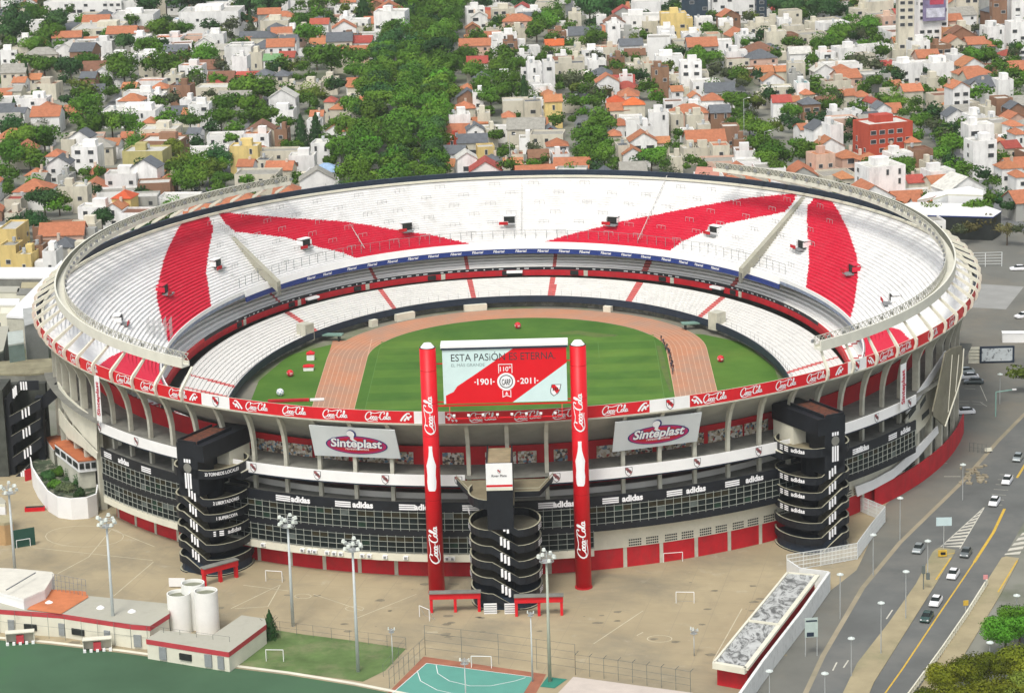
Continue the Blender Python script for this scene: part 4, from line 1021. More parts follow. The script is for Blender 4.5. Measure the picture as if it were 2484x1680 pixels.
# equipment huts and goals along the turf
for px,py,lab in ((50,1558,'leftmost'),(237,1575,'middle'),(430,1592,'rightmost')):
    P=G(px,py); T=empty('dugout',P,0.15,lab+' of three small open benches with a red seat block by the dark turf','dugout','dugouts beside the turf pitch')
    b=MB(); b.box((0,0,2.1),(5,1.6,.15)); 
    for s in (-1,1): b.box((s*2.4,.2,1.05),(.12,1.3,2.1))
    b.box((0,.8,1.05),(4.9,.1,2.0)); b.build('shelter_shell',M_cream,T,world=False)
    b=MB(); b.box((0,-.5,.9),(1.3,.9,1.3)); b.build('seat_block',M_fred,T,world=False)
    b=MB()
    for i in range(5): b.box((-2.2+i*1.1,-.9,.25),(.5,.5,.5))
    b.build('bench_seat',M_white,T,world=False)
sheet('turf_pitch',[(-60,1546),(120,1562),(300,1583),(500,1611),(700,1636),(860,1662),(1000,1690),(900,1790),(-80,1790)],GZ+.03,add_layer(M_turf,(.045,.14,.045),.010,.48,.60,amt=.7))
b=MB(); line_strip(b,[(-60,1540),(120,1556),(300,1577),(500,1605),(700,1630),(860,1656),(1010,1686)],.9,GZ+.06); o=b.build('turf_path',M_cream); o['kind']='structure'
sheet('lawn',[(620,1560),(655,1525),(740,1538),(860,1553),(985,1572),(935,1625),(880,1652),(700,1628),(560,1608)],GZ+.03,M_lawn)
sheet('court_surround',[(1028,1591),(1325,1634),(1290,1700),(920,1700)],GZ+.03,mat('court_redbrown',(.30,.12,.07),.85,.15,.4))
sheet('futsal_court',[(1035,1607),(1294,1641),(1258,1700),(930,1700)],GZ+.05,mat('court_teal',(.10,.30,.24),.7,.06,.2))
b=MB(); c=G(1160,1625,GZ)
for R0,pxs in ((0,[(1058,1612),(1062,1632),(1090,1650),(1140,1662),(1190,1662),(1250,1650),(1275,1642)]),(0,[(1012,1625),(1020,1650),(1060,1672),(1110,1683)])): line_strip(b,pxs,.12,GZ+.07)
line_strip(b,[(1035,1607),(1294,1641)],.12,GZ+.07); line_strip(b,[(1035,1607),(940,1690)],.12,GZ+.07); o=b.build('court_lines',M_white); o['kind']='structure'
def goal(px,py,rz,label,w=3.2,h=2.1,group='small goals'):
    P=G(px,py); T=empty('goal',P,rz,label,'goal',group); b=MB(); b.bar((-w/2,0,0),(-w/2,0,h),.07); b.bar((w/2,0,0),(w/2,0,h),.07); b.bar((-w/2,0,h),(w/2,0,h),.07); b.build('goal_frame',M_white,T,world=False)
    b=MB()
    for s in (-1,1): b.bar((s*w/2,0,h),(s*w/2,1.1,0),.04); 
    b.bar((-w/2,1.1,0),(w/2,1.1,0),.04); b.build('net_stay',M_steel,T,world=False)
goal(1168,1619,-.12,'white goal at the top of the green futsal court',3.4)
goal(1662,1462,-.1,'white goal alone on the tan plaza near the long shed',3.2)
goal(1633,1362,.15,'white goal leaning against the red stadium wall',3.6,1.8)
goal(667,1603,-.1,'white goal on the lawn beside the pale path',3.0)
goal(665,1410,-.25,'white goal just behind the floodlight mast on the plaza',3.2)
goal(1030,1500,-.9,'white goal standing sideways left of the central tower',3.0)
goal(50,1310,.3,'white goal by the green board at the far left',3.0,1.6)
def linefence(name,pts,h,step,label,m,z=GZ,rails=3,curl=False,r=.05,cat='fence',diag=False):
    P=[G(x,y,z) for x,y in pts]; b=MB(); q=[]
    for i in range(len(P)-1):
        n=max(1,int((P[i+1]-P[i]).length/step)); q+= [P[i].lerp(P[i+1],k/n) for k in range(n)]
    q.append(P[-1])
    for i,p in enumerate(q):
        b.bar(p,p+Vector((0,0,h)),r)
        if curl: b.bar(p+Vector((0,0,h)),p+Vector((.5,-.5,h+.7)),r)
        if i:
            for k in range(rails): hh=h*(k+1)/rails; b.bar(q[i-1]+Vector((0,0,hh)),p+Vector((0,0,hh)),r*.5)
    o=b.build(name,m); return tag(o,label,cat)
M_fd=mat('fence_dark',(.12,.14,.13),.6,.1,1); M_fp=mat('fence_pale',(.68,.70,.68),.6,.05,1)
linefence('chain_fence',[(1032,1588),(1210,1610),(1396,1636)],5.4,5.1,'tall dark mesh fence behind the green futsal court',M_fd,rails=4)
linefence('chain_fence',[(1032,1588),(992,1625),(945,1668)],3.2,1.9,'dark mesh fence down the left side of the futsal court',M_fd,rails=2)
linefence('chain_fence',[(1396,1636),(1500,1650),(1675,1678)],3.6,2.3,'dark fence with bent post tops around the white roof',M_fd,rails=3,curl=True)
linefence('chain_fence',[(640,1530),(760,1545),(985,1575),(930,1640)],2.2,3.2,'thin mesh fence around the small lawn',M_fd,rails=2,r=.04)
linefence('chain_fence',[(0,1535),(200,1557),(400,1581),(560,1604)],4.5,3.0,'tall thin fence in front of the clubhouses along the turf',M_fd,rails=2,r=.045)
px_building('pool_building','white parapet roof at the bottom edge beside the green court','building',[(1391,1640),(1680,1679),(1700,1760),(1330,1760),(1351,1682)],2.5,M_white,mat('roof_beige',(.50,.44,.38),.85,.08,.3),M_white,.6)
sheet('teal_kerb',[(1328,1640),(1376,1646),(1345,1668),(1310,1664)],GZ+.06,mat('teal_paint',(.03,.20,.14),.6,.1,.5))
# kiosks at the tower feet
def arch(name,px,py,w,h,label,m=M_red,rz=0):
    P=G(px,py); T=empty(name,P,rz,label,'gate'); b=MB()
    for s in (-1,0,1): b.box((s*w/2,0,h/2),(.5,.7,h))
    b.build('gate_post',m,T,world=False); b=MB(); b.box((0,0,h-.3),(w+.6,1.0,1.1)); b.build('gate_beam',m,T,world=False)
    b=MB(); b.box((0,0,h+.35),(w+.8,1.6,.18)); b.build('gate_roof',M_cd,T,world=False)
    return T
arch('turnstile_gate',1105,1483,8.5,3.4,'red turnstile gate to the left of the central ramp tower')
arch('turnstile_gate',1308,1492,8.0,3.4,'red turnstile gate to the right of the central ramp tower')
arch('turnstile_gate',535,1410,7,3.2,'red turnstile gate at the foot of the left ramp tower',rz=.7)
for px,py,lab in ((1190,1488,'left'),(1240,1488,'right')):
    P=G(px,py); b=MB(); b.box((0,0,1.0),(2.3,.2,1.9)); T=empty('barrier_panel',P,0,'%s of two white louvred panels at the foot of the central tower'%lab,'panel','white panels'); b.build('panel_board',M_white,T,world=False); b=MB()
    for k in range(4): b.box((0,-.12,.4+k*.42),(2.2,.05,.14))
    b.build('louvre',M_grey,T,world=False)
P=G(430,1424); T=empty('barrier_panel',P,-.1,'white louvred panel at the foot of the left ramp tower','panel'); b=MB(); b.box((0,0,1.0),(3.0,.2,1.6)); b.build('panel_board',M_white,T,world=False)
# ---------------- balls and small things by the pitch ----------------
M_ballr=mat('inflatable_red',(.60,.02,.03),.35,.05,1); M_ballb=mat('inflatable_blue',(.05,.2,.45),.35,.05,1)
def sphere(b,c,r,n=16,mi=None,band=None):
    o=len(b.v); m=n//2
    for i in range(m+1):
        for j in range(n):
            t=math.pi*i/m; p=TAU*j/n; b.v.append((c[0]+r*math.sin(t)*math.cos(p),c[1]+r*math.sin(t)*math.sin(p),c[2]+r*math.cos(t)))
    for i in range(m):
        for j in range(n):
            k=(j+1)%n; b.f.append((o+i*n+j,o+(i+1)*n+j,o+(i+1)*n+k,o+i*n+k)); b.m.append(band(i,j) if band else 0)
def ball(px,py,r,label,mats,bandf):
    P=G(px,py,0); T=empty('inflatable_ball',P,0,label,'inflatable'); b=MB(); sphere(b,(0,0,r),r,20,band=bandf); b.build('ball_skin',mats,T,world=False,smooth=True)
    b=MB(); b.cyl((0,0),r*.45,0,.12,14); b.build('ball_foot',M_grey,T,world=False); return T
bf=lambda i,j:1 if (i in (4,5) and j%5<3) else 0
for px,py,lab in ((1256,797,'red inflatable ball on the grass at the far end of the pitch'),(704,913,'red inflatable ball on the grass at the left of the track'),(1748,878,'red inflatable ball on the grass at the right of the track')): ball(px,py,.85,lab,[M_ballr,mat('ball_pink',(.7,.35,.33),.4,.05,1)],bf)
ball(680,960,.9,'white and blue inflatable football on the grass near the banner',[M_white,M_ballb],lambda i,j:1 if (i*3+j)%5==0 else 0)
def kiosk(px,py,w,d,h,label,m,rz=0,name='promo_tent',cat='tent'):
    T=empty(name,G(px,py,0),rz,label,cat); b=MB(); b.box((0,0,h*.3),(w,d,h*.6)); b.build('tent_body',M_white,T,world=False); b=MB(); b.prism([(-w*.55,-d*.55),(w*.55,-d*.55),(w*.55,d*.55),(-w*.55,d*.55)],h*.6,h*.72); 
    for a_,c_ in (((-w*.5,-d*.5),(w*.5,-d*.5)),((w*.5,-d*.5),(w*.5,d*.5)),((w*.5,d*.5),(-w*.5,d*.5)),((-w*.5,d*.5),(-w*.5,-d*.5))): b.face([(*a_,h*.72),(*c_,h*.72),(0,0,h)])
    b.build('tent_roof',m,T,world=False)
kiosk(754,872,1.8,1.8,2.4,'small red and white stand on the left grass, farther one',M_red); kiosk(749,897,2.4,2.0,1.5,'low red bench box with a white front on the left grass',M_red)
b=MB(); b.box((0,0,.35),(9.5,1.0,.5)); T=empty('mattress',G(700,974,0),.03,'long flat red mat lying on the grass behind the banner','mat'); b.build('mat_body',M_redd,T,world=False); b=MB(); b.box((6.6,0,.3),(3.2,1.0,.4)); b.build('mat_end',M_white,T,world=False)
# pale green bridges at the corners of the track
for px,py,rz,lab in ((790,826,-.15,'left'),(1696,797,.12,'right')):
    T=empty('pit_bridge',G(px,py,0),rz,'green footbridge over the pit at the far %s corner of the track'%lab,'bridge'); b=MB(); b.box((0,0,1.6),(9,2.2,.35)); b.build('bridge_deck',mat('pale_green',(.16,.27,.22),.7,.1,.6),T,world=False); b=MB(); 
    for s in (-1,1): b.box((s*3.5,0,.7),(.4,1.6,1.4))
    b.build('bridge_leg',M_dark,T,world=False)
# people walking along the inner lane
def person_proto():
    J=dict(pel=(0,0,.95),ch=(0,0,1.35),nk=(0,0,1.5),hd=(0,-.02,1.66),ls=(-.2,0,1.42),le=(-.27,.03,1.15),lh=(-.27,-.08,.9),rs=(.2,0,1.42),re=(.27,-.03,1.15),rh=(.25,-.12,.92),lk=(-.1,-.08,.5),lf=(-.11,.05,.05),rk=(.1,.05,.5),rf=(.12,-.1,.05),lt=(-.11,-.1,.02),rt=(.12,-.25,.02))
    E_l=[('pel','ch'),('ch','nk'),('nk','hd'),('ch','ls'),('ls','le'),('le','lh'),('ch','rs'),('rs','re'),('re','rh'),('pel','lk'),('lk','lf'),('pel','rk'),('rk','rf'),('lf','lt'),('rf','rt')]
    ks=list(J); me=bpy.data.meshes.new('p'); me.from_pydata([J[k] for k in ks],[(ks.index(a),ks.index(c)) for a,c in E_l],[]); o=bpy.data.objects.new('p',me); COL.objects.link(o)
    md=o.modifiers.new('s','SKIN'); rad=dict(pel=.15,ch=.17,nk=.065,hd=.11,ls=.075,le=.05,lh=.035,rs=.075,re=.05,rh=.035,lk=.07,lf=.045,rk=.07,rf=.045,lt=.035,rt=.035)
    for i,k in enumerate(ks): me.skin_vertices[0].data[i].radius=(rad[k],rad[k])
    me.skin_vertices[0].data[0].use_root=True
    o.modifiers.new('u','SUBSURF').levels=1
    dg=bpy.context.evaluated_depsgraph_get(); r=bpy.data.meshes.new_from_object(o.evaluated_get(dg)); bpy.data.objects.remove(o); return r
pm=person_proto(); skin=mat('skin',(.35,.2,.14),.6,.05,1)
cl=[(.03,.03,.04),(.05,.05,.09),(.10,.03,.03),(.12,.12,.12),(.02,.04,.03)]; clw=['black','navy','dark red','grey','dark green']
pp=[(1604,828),(1609,836),(1612,843),(1615,851),(1618,848),(1621,858),(1624,861),(1627,868),(1625,876),(1629,880),(1631,888),(1628,893),(1633,899),(1632,907)]
ords=['first','second','third','fourth','fifth','sixth','seventh','eighth','ninth','tenth','eleventh','twelfth','thirteenth','fourteenth']
for i,(px,py) in enumerate(pp):
    k=i%5; me=pm.copy(); me.materials.clear()
    for m in (mat('cloth_%s'%clw[k].replace(' ','_'),cl[k],.8,.1,2),skin,mat('trousers',(.02,.025,.04),.8,.2,2),mat('hair',(.02,.014,.01),.7,.1,4)): me.materials.append(m)
    for p in me.polygons:
        z=p.center.z; x=abs(p.center.x); p.material_index=0 if (z>.95 and z<1.5 and x<.28 and not (x>.22 and z<1.1)) else (2 if z<=.95 and x<.24 else 1)
        if z>1.68: p.material_index=3
    o=bpy.data.objects.new('person',me); COL.objects.link(o); o.location=G(px,py,0.01); o.rotation_euler=(0,0,random.uniform(0,6)); tag(o,'%s from the far end of the people strung along the track, in %s'%(ords[i],clw[k]),'person','people standing along the inner lane')
# ---------------- right flank ramp ----------------
M_deck=add_layer(mat('flank_brown',(.20,.185,.13),.9,.12,.3),(.29,.27,.21),.2,.5,.7,amt=.6)
XT=[(2263,998),(2278,930),(2293,856),(2308,845),(2322,841),(2334,838)]; XB=[(2264,1008),(2279,1022),(2293,1034),(2310,984),(2323,945),(2334,905)]
flank_panel('flank_ramp_face',XT,XB,M_deck,d=1.1)
b=MB(); E5=[RP(x,y,fac,1.3) for x,y in ((2293,1034),(2310,984),(2323,945),(2334,905),(2338,845))]
for p,q in zip(E5,E5[1:]): b.bar(p,q,.17)
b.build('flank_ramp_edge',M_cream,ST)
b=MB()
for x0,y0,x1,y1 in ((2310,860,2300,1000),(2326,860,2318,950)): b.bar(RP(x0,y0,fac,2.35),RP(x1,y1,fac,2.35),.08)
b.build('flank_seam',M_cream,ST)
# ---------------- forecourt, pavements and roads on the right ----------------
sheet('forecourt',[(2080,1380),(2150,1222),(2300,1085),(2330,900),(2200,560),(3000,560),(3000,900),(2484,1005),(2375,1120),(2185,1310),(2093,1424),(2010,1560),(1954,1680),(1900,1760),(1790,1700),(2011,1434)],GZ+.024,M_fore)
curb=[(2700,820),(2484,1005),(2420,1070),(2332,1170),(2183,1315),(2093,1424),(1997,1588),(1954,1680),(1915,1760)]
r1=[(2760,900),(2560,1000),(2470,1120),(2390,1228),(2279,1320),(2190,1449),(2075,1613),(2040,1680),(1990,1760)]
def shiftp(pts,dx,dy=0): return [(x+dx,y+dy) for x,y in pts]
sheet('roadway',curb+[(1990,1760),(2200,1760),(2223,1680),(2294,1580),(2370,1450),(2436,1350),(2550,1150),(3000,760),(2850,760)],GZ+.036,M_asph)
sheet('far_roadway',[(2436,1700),(2484,1500),(2560,1330),(2900,900),(3200,900),(3000,1700)],GZ+.034,M_asph)
b=MB(); line_strip(b,curb,.9,GZ+.05); o=b.build('kerb_strip',M_pave); o['kind']='structure'
def raised(name,pts,m,h=.14):
    b=MB(); P=[G(x,y,GZ) for x,y in pts]; b.prism([(p.x,p.y) for p in P],GZ,GZ+h); o=b.build(name,m); o['kind']='structure'; return o
M_isl=add_layer(mat('island_tan',(.33,.28,.17),.92,.12,.2),(.20,.20,.11),.08,.5,.7,amt=.7)
raised('median_island',[(2268,1334),(2279,1328),(2318,1334),(2314,1345),(2268,1420),(2225,1488),(2120,1655),(2075,1760),(2020,1760),(2045,1680),(2079,1609),(2154,1513),(2222,1416),(2262,1340)],M_isl)
raised('median_island',[(2430,1353),(2440,1350),(2472,1354),(2468,1364),(2425,1445),(2332,1600),(2290,1680),(2200,1760),(2150,1760),(2222,1680),(2290,1580),(2345,1484),(2390,1416)],M_isl)
M_hp=mat('road_white',(.52,.50,.42),.8,.15,1); M_yl=mat('road_yellow',(.55,.36,.05),.8,.15,1)
b=MB()  # hatched nose markings
tip=(2389,1228); L0=(2282,1325); R0=(2328,1330)
for k in range(12):
    t=k/12; t2=t+.045
    pt=lambda A,t:(tip[0]+(A[0]-tip[0])*t,tip[1]+(A[1]-tip[1])*t)
    a,c=pt(L0,min(1,t+.08)),pt(R0,t); d,e=pt(R0,min(1,t2)),pt(L0,min(1,t2+.08)); b.face([G(*a,GZ+.055),G(*c,GZ+.055),G(*d,GZ+.055),G(*e,GZ+.055)][::-1])
line_strip(b,[tip,L0],.18,GZ+.058); line_strip(b,[tip,R0],.18,GZ+.058)
tip=(2560,1195); L0=(2436,1345); R0=(2470,1349)
for k in range(3,12):
    t=k/12; t2=t+.045; a,c=pt(L0,min(1,t+.06)),pt(R0,t); d,e=pt(R0,min(1,t2)),pt(L0,min(1,t2+.06)); b.face([G(*a,GZ+.055),G(*c,GZ+.055),G(*d,GZ+.055),G(*e,GZ+.055)][::-1])
for p in (((2165,1478),(2150,1500)),((2030,1605),(2020,1625)),((2058,1600),(2046,1618)),((2290,1155),(2330,1155))): line_strip(b,p,.25,GZ+.058)
for y in range(1150,1225,12): line_strip(b,[(2425-(y-1150)*.4,y),(2460-(y-1150)*.4,y+2)],.14,GZ+.058)
for i in range(9): # lane dashes
    x0,y0=2395-i*26,1290+i*40; line_strip(b,[(x0-128,y0+60),(x0-136,y0+72)],.14,GZ+.058)
o=b.build('road_markings',M_hp); o['kind']='structure'
b=MB(); line_strip(b,[(2600,960),(2500,1105),(2484,1130),(2467,1158)],.5,GZ+.057); line_strip(b,[(2437,1233),(2410,1290),(2363,1363)],.55,GZ+.057); line_strip(b,[(2363,1363),(2270,1500),(2190,1620),(2147,1680),(2095,1760)],.28,GZ+.057)
line_strip(b,[(2290,1345),(2316,1340)],.2,GZ+.16); line_strip(b,[(2307,1352),(2270,1405)],.28,GZ+.16); line_strip(b,[(2468,1358),(2421,1435)],.28,GZ+.16)
o=b.build('yellow_lines',M_yl); o['kind']='structure'
b=MB() # parking bay lines by the ramp
for p in (((2322,973),(2350,973)),((2358,973),(2385,975)),((2325,980),(2350,981)),((2360,980),(2386,981)),((2378,935),(2394,972)),((2340,934),(2366,935)),((2340,942),(2366,943)),((2378,975),(2394,985)),((2268,1110),(2300,1112)),((2272,1122),(2298,1123))): line_strip(b,p,.16,GZ+.05)
o=b.build('bay_lines',M_hp); o['kind']='structure'
sheet('pale_slab',[(2372,688),(2484,695),(2440,750),(2345,745)],GZ+.05,mat('slab_pale',(.28,.28,.26),.9,.08,.2))
# balustrade between the roadways
T=empty('concrete_balustrade',G(2340,1500),0,'long pale concrete balustrade between the two roadways','balustrade'); b=MB(); pts=[G(x,y) for x,y in ((2394,1418),(2345,1496),(2286,1582),(2200,1700))]
for i in range(3):
    p,q=pts[i],pts[i+1]; n=int((q-p).length/1.3)
    for k in range(n): c=p.lerp(q,k/n); b.box((c.x,c.y,GZ+.55),(.35,.35,.9))
    for z in (.2,1.05): b.bar(p+Vector((0,0,z)),q+Vector((0,0,z)),.16)
b.build('baluster_run',M_cream,T)
# long shed with stained roof and its white boundary wall
T=empty('shed',G(1830,1500),0,'long narrow shed with a black and white stained roof and cream edges','shed'); zr=3.4
c4=[G(1731,1606,zr),G(1809,1620,zr),G(1983,1394,zr),G(1910,1388,zr)]
M_st=add_layer(mat('stained_roof',(.45,.46,.44),.85,.1,.4),(.05,.052,.05),.45,.44,.58,amt=.85,detail=9,distort=2.2,stretch=(1,.45,1))
b=MB(); b.prism([(p.x,p.y) for p in c4],zr-.25,zr-.1); b.build('roof',M_st,T)
b=MB()
for i,(w,hh) in enumerate(((.9,.9),(.8,.35),(.3,.25),(.4,.25))):
    p,q=c4[i],c4[(i+1)%4]; d=(q-p); n=Vector((-d.y,d.x,0)).normalized()*w/2; lo=Vector((0,0,-hh)); hi=Vector((0,0,.12))
    V=[p-n,q-n,q+n,p+n]; b.v+= [tuple(x+lo) for x in V]+[tuple(x+hi) for x in V]; o0=len(b.v)-8
    for f in ((0,3,2,1),(4,5,6,7),(0,1,5,4),(1,2,6,5),(2,3,7,6),(3,0,4,7)): b.f.append(tuple(o0+k for k in f)); b.m.append(0)
m1,m2=c4[0].lerp(c4[3],.44),c4[1].lerp(c4[2],.44); b.bar(m1+Vector((0,0,.1)),m2+Vector((0,0,.1)),.25); b.build('roof_edge',M_cream,T)
c=sum(c4,Vector())/4; b=MB(); inn=[p.lerp(c,.06) for p in c4]; b.prism([(p.x,p.y) for p in inn],GZ,zr-.3); b.build('wall',M_redd,T)
def wallrun(name,tops,h,th,m,label,cat='wall',base=None,ribs=0):
    P=[G(x,y,GZ+h) for x,y in tops]; b=MB()
    for i in range(len(P)-1):
        p,q=P[i],P[i+1]; d=q-p; n=Vector((-d.y,d.x,0)).normalized()*th/2; V=[p-n,q-n,q+n,p+n]; o0=len(b.v); b.v+=[(x.x,x.y,GZ) for x in V]+[tuple(x) for x in V]
        for f in ((4,5,6,7),(0,1,5,4),(1,2,6,5),(2,3,7,6),(3,0,4,7)): b.f.append(tuple(o0+k for k in f)); b.m.append(0)
    return tag(b.build(name,m),label,cat)
M_bw=add_layer(mat('boundary_white',(.70,.71,.68),.8,.06,.6),(.45,.46,.42),.8,.5,.7,amt=.6,detail=8)
wallrun('boundary_wall',[(2011,1386),(1944,1480),(1850,1601),(1793,1682),(1760,1740)],3.6,.5,M_bw,'tall white rendered boundary wall running along the stained shed')
b=MB(); P=[G(x,y,GZ) for x,y in ((1909,1385),(1990,1372),(2079,1356),(2112,1310),(2147,1266),(2086,1240))]; qq=[]
for i in range(len(P)-1):
    n=max(1,int((P[i+1]-P[i]).length/2.6)); qq+=[P[i].lerp(P[i+1],k/n) for k in range(n)]
qq.append(P[-1])
for i,p in enumerate(qq):
    b.bar(p,p+Vector((0,0,3.2)),.09)
    if i:
        for k in range(5): z=.15+k*.76; b.bar(qq[i-1]+Vector((0,0,z)),p+Vector((0,0,z)),.07)
for i in range(len(P)-1): # translucent corrugated sheets read as thin slats
    n=int((P[i+1]-P[i]).length/.28)
    for k in range(n):
        if (k//9)%4==3 and i==0: continue
        p=P[i].lerp(P[i+1],k/n); b.bar(p+Vector((0,0,.2)),p+Vector((0,0,3.1)),.035 if i<1 else .075)
tag(b.build('white_fence',M_fp),'white slatted metal fence bending round the foot of the right ramp tower','fence')
wallrun('boundary_wall',[(1910,1356),(1940,1376),(2010,1385)],3.3,.3,M_fp,'short white wall closing the gap between shed and white fence')
# lamps
def lamp(px,py,tx,ty,label,h=7.5):
    P=G(px,py); z=zfor(P,ty)-GZ; T=empty('street_lamp',P,0,label,'street lamp','street lamps of the riverside avenue'); b=MB(); b.cyl((0,0),.1,0,z,8,r2=.07); b.build('lamp_post',M_steel,T,world=False); b=MB(); b.cyl((0,0),.62,z,z+.12,14,r2=.58); b.cyl((0,0),.35,z+.12,z+.3,10,r2=.2); b.build('lamp_head',mat('lamp_white',(.55,.60,.56),.4,.05,1),T,world=False)
for i,(a,c,lb) in enumerate((((2335,1213),1127,'beside the dark crash barrier'),((2183,1310),1208,'left of the roadway, above the other kerb lamps'),((2118,1395),1297,'near the white fence corner'),((2038,1500),1393,'beside the top of the boundary wall'),((2197,1500),1386,'on the near end of the median above the parked car'),((2250,1405),1312,'between the grey car and the hatching'),((2137,1585),1462,'middle of the median lamps'),((2065,1640),1548,'lower median lamp by the lane arrows'),((2001,1740),1633,'lowest kerb lamp at the bottom edge'),((1867,1735),1627,'in front of the boundary wall foot'),((2465,1530),1444,'on the far roadway at the right edge'),((2400,1650),1558,'beside the bright green tree'),((2425,980),908,'between the two bare trees of the forecourt'))):
    lamp(a[0],a[1],a[0],c,'disc-topped street lamp '+lb)
# street signs
def board(px,py,ty,w,h,label,m,rz=0,legs=1):
    P=G(px,py); z=zfor(P,ty)-GZ; T=empty('road_sign',P,rz,label,'sign'); b=MB()
    for s in ((0,) if legs==1 else (-.5,.5)): b.bar((s*w*.9,0,0),(s*w*.9,0,z-h),.1)
    b.build('sign_post',M_steel,T,world=False); b=MB(); b.box((0,-.1,z-h/2),(w,.18,h)); b.build('sign_board',m,T,world=False); return T,z
T,z=board(2289,1330,1254,2.9,1.6,'pale rectangular sign board on a post at the tip of the median',mat('sign_pale',(.50,.62,.62),.4,.05,1))
T,z=board(1968,1590,1497,2.2,3.4,'billboard-like bus sign with dark panel beside the boundary wall',mat('sign_grey',(.42,.50,.46),.5,.1,1),.1,2)
b=MB(); b.box((-.2,-.22,z-2.9),(1.2,.06,.7)); b.box((0,-.22,z-.5),(1.9,.05,.25)); b.build('sign_panel',M_navy,T,world=False)
T,z=board(2342,1490,1455,.9,.9,'yellow diamond warning sign by the balustrade',M_yl,.2); T,z=board(2390,1425,1393,.8,.8,'small pink round sign at the head of the balustrade',mat('sign_pink',(.6,.25,.25),.5,.1,1))
T=empty('direction_sign',G(2286,1352),0,'yellow painted island marker with dark arrows at the tip of the median','marker'); b=MB(); b.box((0,0,.9),(1.6,.3,1.2)); b.build('marker_board',M_yl,T,world=False); b=MB(); b.box((.1,-.18,.9),(.9,.05,.5)); b.build('marker_arrow',M_black,T,world=False)
T=empty('traffic_light',G(2240,1430),0,'dark traffic light gantry on the median between the kerb lines','traffic light'); b=MB(); b.bar((0,0,0),(0,0,4.2),.12); b.build('signal_post',M_fd,T,world=False); b=MB(); b.box((0,0,3.9),(.6,.5,1.5)); b.box((.8,0,2.6),(.6,.5,1.2)); b.build('signal_head',M_fd,T,world=False)
# big framed hoarding and fences of the forecourt
T=empty('hoarding',G(2418,880),0,'wide dark-framed hoarding with sketchy dark marks on white','billboard'); P=G(2418,880); b=MB(); b.box((0,0,2.1),(8.2,.4,4.0)); b.build('hoarding_frame',M_navy,T,world=False)
b=MB(); b.box((0,-.25,2.1),(7.2,.12,3.1)); hb=b.build('hoarding_face',add_layer(mat('hoarding_white',(.50,.54,.55),.5,.1,.6),(.08,.09,.10),.9,.56,.6,detail=9),T,world=False)
b=MB(); 
for z in (1.2,2.0,2.8,3.6): b.box((-5.4,0,z),(2.6,.2,.18))
b.box((-5.4,.15,2),(2.6,.12,4)); b.build('slatted_wing',M_cream,T,world=False)
T=empty('container',G(2459,828),-.1,'white flat-roofed container box at the right edge of the forecourt','container'); b=MB(); b.box((0,0,1.1),(5.6,2.4,2.2)); b.build('container_body',M_white,T,world=False); b=MB(); b.box((0,0,2.3),(5.8,2.6,.15)); b.build('container_roof',M_white,T,world=False)
linefence('railing_fence',[(2350,648),(2430,646)],4.0,3.7,'white four-bar railing fence behind the right rim of the stadium',M_fp,rails=5,r=.12)
linefence('railing_fence',[(2352,1095),(2392,1100)],2.0,.8,'dark crash barrier on the forecourt under the bare tree',M_fd,rails=2,r=.06)
P=G(2415,1010); T=empty('gallows_sign',P,0,'pale green gallows post with a long arm in the forecourt','post'); b=MB(); b.bar((0,0,0),(0,0,5.6),.16); b.bar((0,0,5.6),(4.2,0,6.1),.13); b.build('post_arm',mat('post_green',(.25,.42,.36),.5,.1,1),T,world=False); b=MB(); b.box((4.0,0,6.1),(.9,.4,.25)); b.build('arm_lamp',M_white,T,world=False)
for i,(px,py) in enumerate(((2390,1095),(2405,1040))): pass
b=MB(); random.seed(3)
for k in range(26): p=G(2330+random.uniform(0,70),1175-random.uniform(0,45)); b.box((p.x,p.y,GZ+.2),(random.uniform(.4,1.4),random.uniform(.3,1),random.uniform(.2,.5)),random.uniform(0,3))
o=b.build('rubble',M_pave); o['kind']='stuff'; o['label']='broken paving and rubble heaped beside the kerb of the forecourt'; o['category']='rubble'
